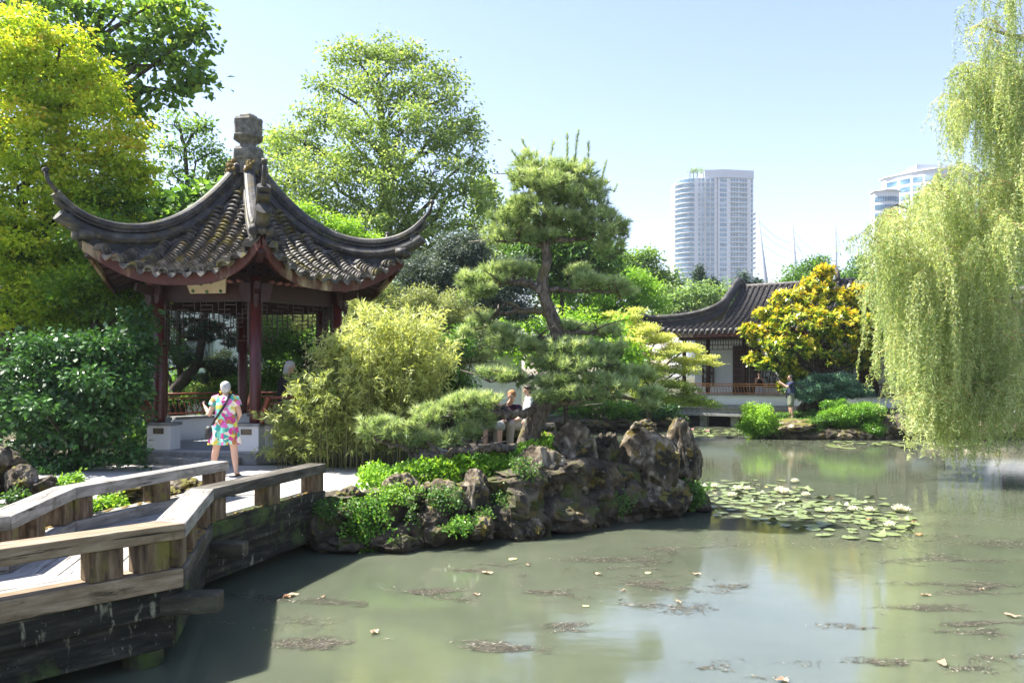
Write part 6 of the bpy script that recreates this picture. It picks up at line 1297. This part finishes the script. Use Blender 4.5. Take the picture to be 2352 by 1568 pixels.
# 2 visitor inside the pavilion
J = dict(STAND); J.update(head=(0, .10, 1.60), neck=(0, .04, 1.47), Rel=(.25, .08, 1.15), Rwr=(.18, .34, .98), Lel=(-.22, .12, 1.15), Lwr=(-.15, .36, 1.0), look=(0, 1, -.25))
person('person in a black tee with grey hair leaning in the pavilion behind the bamboo', (P(655, 900, 16.95).x, 16.95, .94), math.radians(-78), J, [('tee', cloth('black', (.02, .02, .022)), tee(1.2)), ('trousers', cloth('dark', (.04, .045, .06)), trousers(1.05))], (plain('grey_hair', (.42, .41, .38), .8), 'long'), stout=1.15).scale = (1.07,) * 3
# 3 man on the far shore
J = dict(STAND); J.update(Lel=(-.2, .2, 1.24), Rel=(.2, .2, 1.22), Lwr=(-.08, .42, 1.42), Rwr=(.06, .42, 1.40), look=(0, 1, -.05), Lan=(-.1, -.04, .09), curl=1.2)
def tote(root, V):
    mb = MB(); mb.hexa([Vector(p) for p in ((.16, -.22, .80), (.24, -.22, .80), (.24, .16, .80), (.16, .16, .80), (.17, -.2, 1.16), (.23, -.2, 1.16), (.23, .12, 1.16), (.17, .12, 1.16))])
    r = thing('tote_bag', 'dark tote bag with a red heart hanging from the far shore man shoulder', 'bag', root.location, None, root.rotation_euler.z); mb.build('bag_body', cloth('navy_bag', (.02, .025, .04)), None).parent = r
    mb = MB(); mb.bar((.2, -.12, 1.16), (.17, -.03, 1.44), .03, .01); mb.bar((.2, .05, 1.16), (.17, .02, 1.44), .03, .01); mb.build('strap', cloth('pink', (.5, .04, .16)), None).parent = r
    mb = MB()
    for dx in (-.03, .03): mb.tube([(.242, -.04 + dx, .93), (.25, -.04 + dx, .93)], .04, 12)
    mb.tube([(.242, -.04, .895), (.25, -.04, .895)], .04, 4); mb.build('heart', cloth('heart_red', (.45, .05, .03)), None).parent = r
    ph = thing('phone', 'phone held up by the man on the far shore', 'phone', root.location, None, root.rotation_euler.z); mb = MB(); mb.bar((-.06, .50, 1.49), (.06, .50, 1.49), .012, .07, Vector((0, 0, 1))); mb.build('phone_body', plain('phone_dark', (.03, .03, .04), .2), None).parent = ph
    mb = MB(); mb.bar(V['head'] + Vector((-.07, .09, .015)), V['head'] + Vector((.07, .09, .015)), .02, .035); mb.build('sunglasses', plain('black_plastic', (.01,) * 3, .2), None).parent = root
person('man in a navy tee and olive shorts photographing from the mound on the far shore', (P(1811, 960, 32).x, 31.7, .735), math.radians(84), J, [('tee', cloth('navy', (.035, .045, .085)), tee(1.1)), ('shorts', cloth('olive', (.16, .18, .13)), shorts(1.05, .9))], (plain('black_hair', (.02, .018, .015), .7), 'short'), stout=1.05, vox=.011, extra=tote)
mb = MB(); mb.lathe((P(1811, 960, 32).x, 31.7), [(.5, .55), (.42, .70), (.2, .735)], 12, 0, True); tag(mb.build('earth_mound', surf('soil', [], 1)), kind='structure')
# 4 woman on the veranda
J = dict(STAND); J.update(Lel=(-.22, .12, 1.16), Rel=(.22, .12, 1.16), Lwr=(-.05, .2, 1.42), Rwr=(.07, .2, 1.40), curl=1.2)
pw = H(3.62, .95, 1.0)
person('woman in a dark top and white skirt on the hall veranda behind the orange rail', pw, math.radians(170), J, [('top', cloth('black', (.02, .02, .022)), [('chest', .0, 'pelvis', .7, .145, .15, .8)]), ('skirt', cloth('white_linen', (.6, .62, .66)), [('Lhip', 0, 'Rhip', 1, .12, .12, .9), ('Lhip', 0, 'Lkn', 1.4, .12, .15, 1), ('Rhip', 0, 'Rkn', 1.4, .12, .15, 1)])], (plain('black_hair', (.02, .018, .015), .7), 'full'), vox=.012).scale = (.9,) * 3
# 5-7 three visitors seated on the stone behind the pine, 8 standing in white
SIT = dict(head=(0, .22, 1.02), neck=(0, .14, .90), chest=(0, .08, .70), pelvis=(0, 0, .46), Lsh=(-.19, .12, .83), Rsh=(.19, .12, .83), Lel=(-.25, .25, .60), Rel=(.25, .25, .60), Lwr=(-.12, .42, .56), Rwr=(.14, .42, .56), Lhip=(-.1, .02, .46), Rhip=(.1, .02, .46), Lkn=(-.14, .44, .50), Rkn=(.14, .44, .50), Lan=(-.14, .46, .09), Ran=(.14, .46, .09), look=(0, 1, -.4), curl=.7)
mb = MB(); 
for i, x in enumerate((1085, 1125, 1165)): pass
o = link('bench_stone', rock_mesh(301, (1.05, .34, .26), 5, rough=.4), rock_m); o.location = P(1140, 1000, 16.3); o.location.z = 1.12; tag(o, 'long low stone the seated visitors rest on behind the pine', 'rock')
zs = 1.0
J = dict(SIT); J.update(Rwr=(.12, .5, .66))
person('seated visitor in navy shorts with short fair hair, leftmost of the three behind the pine', (P(1112, 1000, 16.25).x, 16.25, zs), math.radians(140), J, [('tee', cloth('slate', (.10, .13, .16)), tee()), ('shorts', cloth('navy', (.035, .045, .085)), shorts())], (plain('fair_hair', (.35, .26, .16), .8), 'short'), 'visitors seated behind the pine')
person('seated visitor in charcoal top and pale grey shorts, middle of the three behind the pine', (P(1140, 1000, 16.05).x, 15.95, zs), math.radians(172), dict(SIT, head=(-.05, .2, 1.0)), [('hoodie', cloth('charcoal', (.04, .045, .055)), tee(1.05, .9)), ('shorts', cloth('pale_grey', (.38, .38, .35)), shorts(1.05, 1.0))], (plain('brown_hair', (.20, .11, .05), .8), 'short'), 'visitors seated behind the pine')
person('seated visitor in maroon navy tee and beige trousers, rightmost of the three behind the pine', (P(1176, 1000, 16.2).x, 16.2, zs), math.radians(158), dict(SIT, head=(-.1, .26, 1.06)), [('tee', cloth('plum', (.06, .03, .055)), tee(1.1)), ('trousers', cloth('beige', (.42, .36, .29)), trousers(1.1))], (plain('ginger_hair', (.32, .15, .06), .8), 'short'), 'visitors seated behind the pine', stout=1.08)
J = dict(STAND); J.update(Rel=(.25, -.06, 1.14), Lel=(-.26, .05, 1.12))
def band(root, V):
    mb = MB(); mb.lathe(V['head'] + Vector((0, -.01, 0)), [(.098, V['head'].z + .04), (.1, V['head'].z + .07), (.094, V['head'].z + .085)], 20, 0, True); mb.build('headband', plain('black_plastic', (.01,) * 3, .2), None).parent = root
person('visitor in a white shirt and grey trousers standing behind the pine trunk', (P(1216, 1000, 16.6).x, 16.6, .68), math.radians(100), J, [('shirt', cloth('white_cotton', (.55, .57, .60)), tee(1.15, 1.0)), ('trousers', cloth('warm_grey', (.30, .28, .28)), trousers(1.1))], (plain('dark_brown_hair', (.05, .03, .02), .7), 'full'), extra=band).scale = (.93,) * 3
# 9 seated on the far right shore
person('dark clothed person sitting on the rocks by the willow on the far shore', (P(2072, 960, 31.5).x + .2, 31.8, .45), math.radians(150), SIT, [('hoodie', cloth('navy', (.03, .04, .07)), tee(1.15, .9)), ('trousers', cloth('denim', (.04, .06, .10)), trousers(1.1))], (plain('black_hair', (.02,) * 3, .7), 'full'), vox=.012)

# ------------------------------------------------------------------ water lilies, floating leaves, weed
def lilies():
    rng = np.random.default_rng(120); pm = surf('lily_pad', [(.3, (.09, .13, .04)), (.5, (.15, .19, .07)), (.7, (.23, .26, .12))], 1.8, .35, .1, .004, spec=.5, over=((.42, .36, .10), 2.5, .60, .68)); meshes = []
    for k in range(6):
        mb = MB(); n = 22; c = [(0, 0, .010)]; a0 = .12
        for r in (.5, 1.0):
            for j in range(n):
                a = a0 + (2 * math.pi - 2 * a0) * j / (n - 1); w = 1 + .05 * math.sin(a * 3 + k); c.append((r * w * math.cos(a), r * w * math.sin(a), .010 + .006 * r * math.sin(a * 2 + k) + (.05 * max(0, math.cos(a - k)) ** 6 if r == 1 and k > 3 else 0)))
        f = [(0, 1 + j, 2 + j) for j in range(n - 1)] + [(1 + j, 1 + n + j, 2 + n + j, 2 + j) for j in range(n - 1)]; mb.add(c, f, True); me = bpy.data.meshes.new('lily_pad'); me.from_pydata(mb.v, [], mb.f); me.materials.append(pm); meshes.append(me)
    placed = []
    def put(px, py, rad, lab, grp):
        p = W(px, py)
        for q in placed:
            if (q[0] - p.x) ** 2 + (q[1] - p.y) ** 2 < ((q[2] + rad) * .80) ** 2: return False
        placed.append((p.x, p.y, rad)); o = bpy.data.objects.new('lily_pad', meshes[int(rng.integers(6))]); col.objects.link(o); o.location = (p.x, p.y, .004 + .012 * rng.random()); o.rotation_euler = ((rng.random() - .5) * .05, (rng.random() - .5) * .05, rng.random() * 6.28); o.scale = (rad, rad * (.9 + .1 * rng.random()), 1); tag(o, lab, 'lily pad', grp); return True
    n = 0; t = 0
    while n < 212 and t < 9000:
        t += 1; u = rng.random(); x = 1590 + 520 * u; mid = 1135 + 62 * u + (8 if u > .5 else 0); hw = 40 * (1 - .35 * abs(u - .3)) * (1 if u < .93 else .4); y = mid + rng.normal() * hw * .62
        if y < 1100 or (x < 1625 and y > 1175) or y > 1243: continue
        s_ = rng.random(); n += put(x, y, .065 + .075 * s_, ('large' if s_ > .66 else 'small' if s_ < .33 else 'round') + ' green lily pad ' + ('at the bank end of the patch' if x < 1700 else 'in the left half of the patch' if x < 1830 else 'in the right half of the patch' if x < 1980 else 'at the far right end of the patch') + ' right of the rocks', 'lily pads right of the rocky bank')
    n = 0; t = 0
    while n < 48 and t < 2000:
        t += 1; x = 1575 + 135 * rng.random(); y = 992 + rng.normal() * 5
        if y > 985 and x < 1705 : n += put(x, y, .12 + .1 * rng.random(), 'yellow green lily pad in the far patch before the hall stilts', 'lily pads before the hall stilts')
    n = 0; t = 0
    while n < 34 and t < 2000:
        t += 1; x = 1880 + 380 * rng.random(); y = 1021 + rng.normal() * 4
        if y > 1014: n += put(x, y, .14 + .14 * rng.random(), 'yellowish lily pad in the long thin patch off the far shore', 'lily pads off the far shore')
    fm = surf('lily_petal', [(.3, (.72, .68, .48)), (.7, (.82, .78, .60))], 6, .5, 0)
    def flower(px, py, s, lab, pink=False):
        p = W(px, py); root = thing('water_lily', lab, 'flower', (p.x, p.y, .02), 'water lily flowers'); mb = MB()
        for ring, (n, el, L) in enumerate(((9, .35, .11), (8, .75, .10), (6, 1.15, .08))):
            for j in range(n):
                a = 2 * math.pi * (j + .5 * ring) / n; d = Vector((math.cos(a) * math.cos(el), math.sin(a) * math.cos(el), math.sin(el))); sd = Vector((-math.sin(a), math.cos(a), 0)); c = Vector((p.x, p.y, .03)); L_ = L * s; b = c + d * .01; m_ = c + d * L_ * .55; tip = c + d * L_ + Vector((0, 0, .02 * s))
                mb.add([b, m_ + sd * .022 * s, tip, m_ - sd * .022 * s, m_ - Vector((0, 0, .012 * s))], [(0, 4, 1), (1, 4, 2), (2, 4, 3), (3, 4, 0)], True)
        mb.build('petals', fm if not pink else surf('pink_petal', [(.3, (.70, .42, .45)), (.7, (.78, .52, .52))], 6, .5, 0), root); mb = MB(); mb.lathe(p, [(.002, .03), (.02 * s, .05), (.015 * s, .07), (.002, .075)], 8, 0, True); mb.build('stamens', plain('stamen', (.75, .50, .05), .6), root)
    FL = [(1640, 1122, 'half hidden by the bank tip'), (1695, 1128, 'at the left end of the patch'), (1716, 1128, 'second from the left end of the patch'), (1790, 1132, 'large one above the middle of the patch'), (1802, 1136, 'touching the large one'), (1825, 1110, 'alone at the top edge of the patch'), (1850, 1142, 'upright bud like one in the middle'), (1680, 1143, 'low small one near the bank'), (1903, 1180, 'first of the lower row'), (1958, 1176, 'second of the lower row'), (1996, 1178, 'third of the lower row, narrow'), (2062, 1176, 'wide one at the right of the lower row'), (2079, 1178, 'rightmost small one'), (2042, 1213, 'yellow one at the bottom edge of the patch')]
    for i, (x, y, l) in enumerate(FL): flower(x, y, 1.35 if 'large' in l or 'wide' in l else 1.05, 'pale yellow water lily bloom, ' + l)
    flower(1590, 990, 1.2, 'pink water lily bloom in the far patch near the stilts', True); flower(1625, 993, 1.2, 'pink water lily bloom right of the other in the far patch', True); flower(2138, 1024, 1.3, 'orange white water lily bloom off the far shore')
    lm = [surf('dead_leaf', [(.3, (.22, .15, .09)), (.7, (.36, .27, .18))], 14, .7, .2, .004), surf('yellow_leaf', [(.3, (.62, .56, .16)), (.7, (.72, .66, .26))], 14, .6, .1, .004), surf('brown_leaf', [(.3, (.20, .09, .04)), (.7, (.36, .18, .07))], 14, .6, .2, .004)]
    LV = [(665, 1368, .11, 0), (742, 1373, .05, 0), (1120, 1317, .10, 0), (1177, 1284, .09, 1), (1212, 1299, .05, 0), (1095, 1367, .06, 0), (860, 1453, .08, 0), (1372, 1320, .07, 0), (1488, 1316, .07, 1), (1600, 1320, .08, 0), (1430, 1358, .05, 0), (1560, 1384, .06, 0), (2125, 1368, .07, 0), (2165, 1525, .09, 0), (2325, 1416, .09, 0), (1798, 1563, .08, 0), (2110, 1229, .10, 2), (1995, 1194, .07, 2), (2100, 1200, .07, 2), (1905, 1188, .06, 2), (1770, 1138, .06, 2), (1910, 1146, .05, 2), (660, 1372, .06, 2), (1760, 1118, .07, 1), (1345, 1392, .05, 1), (2255, 1355, .05, 0)]
    for i, (x, y, s, k) in enumerate(LV):
        p = W(x, y); me = bpy.data.meshes.new('floating_leaf'); n = 16; vs = [(0, 0, .006)]
        for j in range(n): a = 2 * math.pi * j / n; r = s * .6 * (1 + .28 * math.sin(5 * a + i) * (k != 1) + .12 * math.sin(3 * a)); vs.append((r * 1.25 * math.cos(a), r * .8 * math.sin(a), .006 + .02 * abs(math.sin(a * 1.5 + i)) * (k != 1)))
        me.from_pydata(vs, [], [(0, 1 + j, 1 + (j + 1) % n) for j in range(n)]); o = link('floating_leaf', me, lm[k]); o.location = (p.x, p.y, .003); o.rotation_euler.z = i * 1.3
        where = 'in the shade edge right of the bridge' if x < 760 and y < 1400 else 'among the lily pads' if 1740 < x < 2120 and y < 1240 else 'on the water at the right' if x > 2050 else 'on open water below the rocky bank'
        tag(o, {0: 'curled pale pinkish dead leaf ', 1: 'oval yellow leaf ', 2: 'dark brown curled leaf '}[k] + where, 'leaf', 'fallen leaves on the pond')
lilies()
def weed():
    rng = np.random.default_rng(130); Vs = []
    # (x, y, rx, ry, n) drifting mats of fine weed, plus a thin scatter of specks
    M = [(1110, 1305, 60, 13, 420), (1000, 1362, 95, 12, 460), (1260, 1352, 60, 10, 260), (1420, 1292, 100, 16, 600), (1500, 1345, 110, 18, 600), (1540, 1262, 60, 12, 260), (840, 1475, 100, 12, 380), (620, 1432, 120, 12, 200), (700, 1480, 90, 10, 160), (740, 1382, 110, 8, 200), (1140, 1490, 80, 14, 260), (1330, 1440, 70, 10, 160), (1520, 1390, 120, 14, 220), (560, 1365, 80, 6, 60), (560, 1400, 50, 6, 50),
         (2200, 1290, 150, 16, 520), (2240, 1350, 130, 16, 520), (2150, 1400, 110, 12, 300), (2280, 1440, 110, 16, 420), (2100, 1530, 110, 16, 260), (2000, 1440, 80, 10, 120), (2310, 1500, 70, 14, 240), (2250, 1240, 120, 14, 420), (1750, 1540, 200, 14, 200), (1650, 1345, 60, 8, 90)]
    for x, y, rx, ry, n in M:
        n = n * 5; u = rng.normal(size=(n, 2)) * .8; xs = x + u[:, 0] * rx + u[:, 1] * 8; ys = y + u[:, 1] * ry + u[:, 0] * ry * .25; Yq = F * EYE / (ys - HZ); X = (xs - CX) / F * Yq
        nn = np.array([mn.fractal(Vector((p_ * 1.3, q_ * 3.2, 5)), 1, 2, 3) for p_, q_ in zip(X, Yq)]); kk = (nn + .25 * rng.random(n) > .16 + .12 * (u ** 2).sum(1)); X, Yq = X[kk], Yq[kk]; n = len(X)
        L = .02 + .07 * rng.random(n) ** 1.5; a = rng.normal(size=n) * .6 + .1 + 1.2 * np.sin(X * 2); w = .005 + .018 * rng.random(n) ** 2; Vs.append((X, Yq, L, a, w))
    n = 15000; xs = 1400 + 980 * rng.random(n); ys = 1010 + 250 * rng.random(n) ** 1.5; k = (xs > 1600 + (ys < 1100) * 0) & ((xs + ys * .9) > 2620); Yq = F * EYE / (ys - HZ); X = (xs - CX) / F * Yq
    den = np.array([mn.noise(Vector((a * .35, b * .9, 3))) for a, b in zip(X, Yq)]); k &= den + rng.random(n) * .5 > .15; X, Yq = X[k], Yq[k]; n = len(X); Vs.append((X, Yq, .02 + .05 * rng.random(n), rng.normal(size=n) * .7, .012 + .02 * rng.random(n)))
    X, Yq, L, a, w = [np.concatenate(t) for t in zip(*Vs)]; m = len(X); d = np.stack([np.cos(a), np.sin(a)], 1); s = np.stack([-np.sin(a), np.cos(a)], 1); c = np.stack([X, Yq], 1); z = np.full((m, 1), .004)
    q = [c - d * L[:, None] * .5, c + s * w[:, None] * .5 + d * L[:, None] * .1, c + d * L[:, None] * .5 + s * w[:, None] * .3, c - s * w[:, None] * .5]
    V = np.stack([np.concatenate([p, z + .004 * rng.random((m, 1))], 1) for p in q], 1).reshape(-1, 3)
    mt = leafmat('pond_weed', [(0, (.022, .022, .009)), (.5, (.055, .050, .022)), (.85, (.11, .10, .05)), (1, (.28, .24, .18))], .1, .6)
    tag(np_mesh('pond_weed', V, 4, rng.random(m), mt), 'brown weed mats and leaf specks drifting on the pond', 'pond weed', kind='stuff')
weed()

# ------------------------------------------------------------------ craggy base, ground cover and creeper on the bank
def bank():
    rng = np.random.default_rng(140); line = [(-2.75, 11.35), (-2.2, 11.5), (-1.81, 11.75), (-.85, 11.95), (.16, 12.1), (.86, 12.7), (1.62, 13.3), (2.45, 13.9), (3.2, 14.6), (3.62, 15.1), (3.5, 15.8), (2.8, 16.2)]
    P0 = [Vector((*p, 0)) for p in line]; pts = []
    n = 150; seg = len(P0) - 1
    for i in range(n + 1):
        t = i / n * seg; k = min(seg - 1, int(t)); c = P0[k].lerp(P0[k + 1], t - k); d = (P0[k + 1] - P0[k]).normalized(); nrm = Vector((d.y, -d.x, 0)); row = []; top = .72 + .35 * math.exp(-((c.x - 1.2) / 1.6) ** 2)
        for j in range(26):
            s = j / 25; z = -.35 + (top + .35) * min(1, s * 1.25); off = -.35 * s - .45 * max(0, s - .8) * 5; p = c + nrm * (off + .06) + UP * z
            f = .22 * (1 - 2 * abs(mn.noise(p * 1.7))) + .12 * (1 - 2 * abs(mn.noise(p * 4.1 + Vector((9, 0, 0))))) + .05 * mn.noise(p * 11) - .2 * max(0, .25 - mn.voronoi(p * 2.2)[0][0]); p += nrm * (f - .1) + UP * .10 * mn.noise(p * 2.6 + Vector((0, 7, 0))) * min(1, s * 3); row.append(p)
        pts.append(row)
    mb = MB(); mb.grid(pts, False, flip=True); o = mb.build('rocky_bank', rock_dark); tag(o, 'dark craggy rock face at the foot of the piled bank stones', 'rock', G)
bank()
def cover(name, label, pts_fn, n, leaf, mat_, seed, lift=.12):
    rng = np.random.default_rng(seed); C = pts_fn(rng, n); d = rng.normal(size=C.shape) * .6 + [0, 0, .5]; s = leaf * (.6 + .7 * rng.random(len(C))); C[:, 2] += rng.random(len(C)) ** 1.5 * lift
    cl = np.array([mn.noise(Vector(c * 3.)) for c in C]) * .5
    tag(np_mesh(name, leaf_arrays(C, d, rng.normal(size=d.shape) * .5 + [0, -.3, 1], s, s * .6, rng), 4, np.clip(.55 + cl + (rng.random(len(C)) - .5) * .5, 0, 1), LM[mat_]), label, 'ground cover', kind='stuff')
def pen(rng, n):
    x = -2.4 + 4.6 * rng.random(n); t = rng.random(n); yb = np.interp(x, [-2.4, -1.8, -.85, .16, .86, 1.62, 2.4], [12.2, 12.15, 12.35, 12.5, 13.1, 13.7, 14.3]); y = yb - .1 + (1.1 + .3 * np.sin(x * 2)) * t; m = x < 2.2; x, y = x[m], y[m]; return np.stack([x, y, gz(x, y) + .02 + .14 * np.abs(np.sin(x * 3.1) * np.cos(y * 4))], 1)
cover('ivy_ground_cover', 'bright green leafy ground cover spilling over the top of the rocky bank', pen, 15000, .075, 'bright', 141, .22)
def gl(rng, n):
    x = -12.5 + 4.3 * rng.random(n); y = 14.3 + 1.1 * rng.random(n); return np.stack([x, y, np.full(n, .68)], 1)
cover('ground_cover', 'dark low leaves covering the soil beyond the gravel at left', gl, 5000, .08, 'dark', 142, .16)
def fl(rng, n):
    x = 9.0 + 7 * rng.random(n); y = 31.2 + 3 * rng.random(n); return np.stack([x, y, gz(x, y)], 1)
cover('grass_cover', 'short green grass on the far shore mound', fl, 12000, .09, 'green', 143, .06)
def soil2(rng, n):
    x = -11 + 11 * rng.random(n); y = 19.8 + 6 * rng.random(n); return np.stack([x, y, np.full(n, .68)], 1)
cover('undergrowth', 'mixed low undergrowth behind the pavilion and bamboo', soil2, 26000, .12, 'green', 144, .5)
def soil3(rng, n):
    x = -1.2 + 2.0 * rng.random(n); y = 19 + 8 * rng.random(n); return np.stack([x, y, gz(x, y)], 1)
cover('undergrowth', 'low green plants along the pond edge behind the visitors', soil3, 7000, .1, 'green', 145, .3)
def creeper(label, px, py, Y, w, h, n, seed, leafs=.045, mat_='green'):
    rng = np.random.default_rng(seed); top = P(px, py, Y); root = thing('creeper', label, 'plant', top, 'creepers hanging on the bank rocks'); s = Y / F; st = MB(); Vs = []; Rs = []
    for i in range(n):
        x = rng.normal() * w * .3 * s; L = h * s * (.35 + .65 * rng.random()) * (1 - .5 * abs(x) / (w * s)); a = top + Vector((x, rng.normal() * .06, (rng.random() - .5) * .12)); path = [a, a + Vector((rng.normal() * .05, -.14, -L * .3)), a + Vector((rng.normal() * .08, -.20, -L * .65)), a + Vector((rng.normal() * .1, -.22, -L))]
        st.tube(path, .003, 3, cap=False)
        for q in range(3):
            m = int(8 + 16 * L); t = rng.random((m, 1)); c = np.array(path[q]) * (1 - t) + np.array(path[q + 1]) * t + rng.normal(size=(m, 3)) * .028; sz = leafs * (.6 + .6 * rng.random(m)); Vs.append(leaf_arrays(c, rng.normal(size=(m, 3)) + [0, -.5, -.3], rng.normal(size=(m, 3)) * .6 + [0, -.7, .6], sz, sz * .75, rng)); Rs.append(np.clip(.5 + (rng.random() - .5) * .4 + (rng.random(m) - .5) * .5, 0, 1))
    np_mesh('leaves', np.concatenate(Vs), 4, np.concatenate(Rs), LM[mat_], root); st.build('stem', plain('stem_brown', (.12, .09, .04), .7), root)
creeper('leafy creeper trailing down the rocks to the water near the bridge end', 842, 1150, 11.45, 70, 135, 60, 150, .05, 'box')
creeper('single thin trailing stem right of the leafy creeper', 954, 1130, 11.6, 14, 88, 4, 151)
creeper('small creeper at the bridge end post foot', 770, 1150, 11.35, 60, 36, 26, 152)
creeper('short creeper among the middle rocks of the bank', 1110, 1165, 12.0, 30, 60, 12, 153)
creeper('short fern like creeper at the right tip of the bank', 1585, 1110, 14.4, 36, 60, 26, 154, .06)
creeper('small weed tuft on the dark ledge in the bank', 1420, 1135, 13.4, 40, 50, 16, 155)
creeper('small creeper beside the mossy standing rock', 1160, 1125, 12.4, 40, 50, 14, 156)

def haze():
    m, nt, N, L = newmat('haze_air'); N.remove(N['Principled BSDF']); v = N.new('ShaderNodeVolumePrincipled'); v.inputs['Color'].default_value = (.86, .92, 1, 1); v.inputs['Density'].default_value = .00027; v.inputs['Anisotropy'].default_value = .3
    L.new(v.outputs[0], N['Material Output'].inputs['Volume']); mb = MB(); mb.box((0, 420, 68), (1900, 1000, 142)); tag(mb.build('haze', m), kind='stuff')
haze()

creeper('low creeper spilling over the moss topped rock', 912, 1118, 11.75, 60, 44, 34, 160, .045, 'bright')
creeper('dark green creeper over the wide brownish rock', 1022, 1122, 11.9, 70, 50, 30, 161)
creeper('fern like plant at the waterline below the pale rock', 1065, 1190, 11.6, 34, 34, 18, 162, .05, 'box')
creeper('small ivy strand over the mossy standing rock beside the pine', 1200, 1050, 12.5, 40, 70, 14, 163)
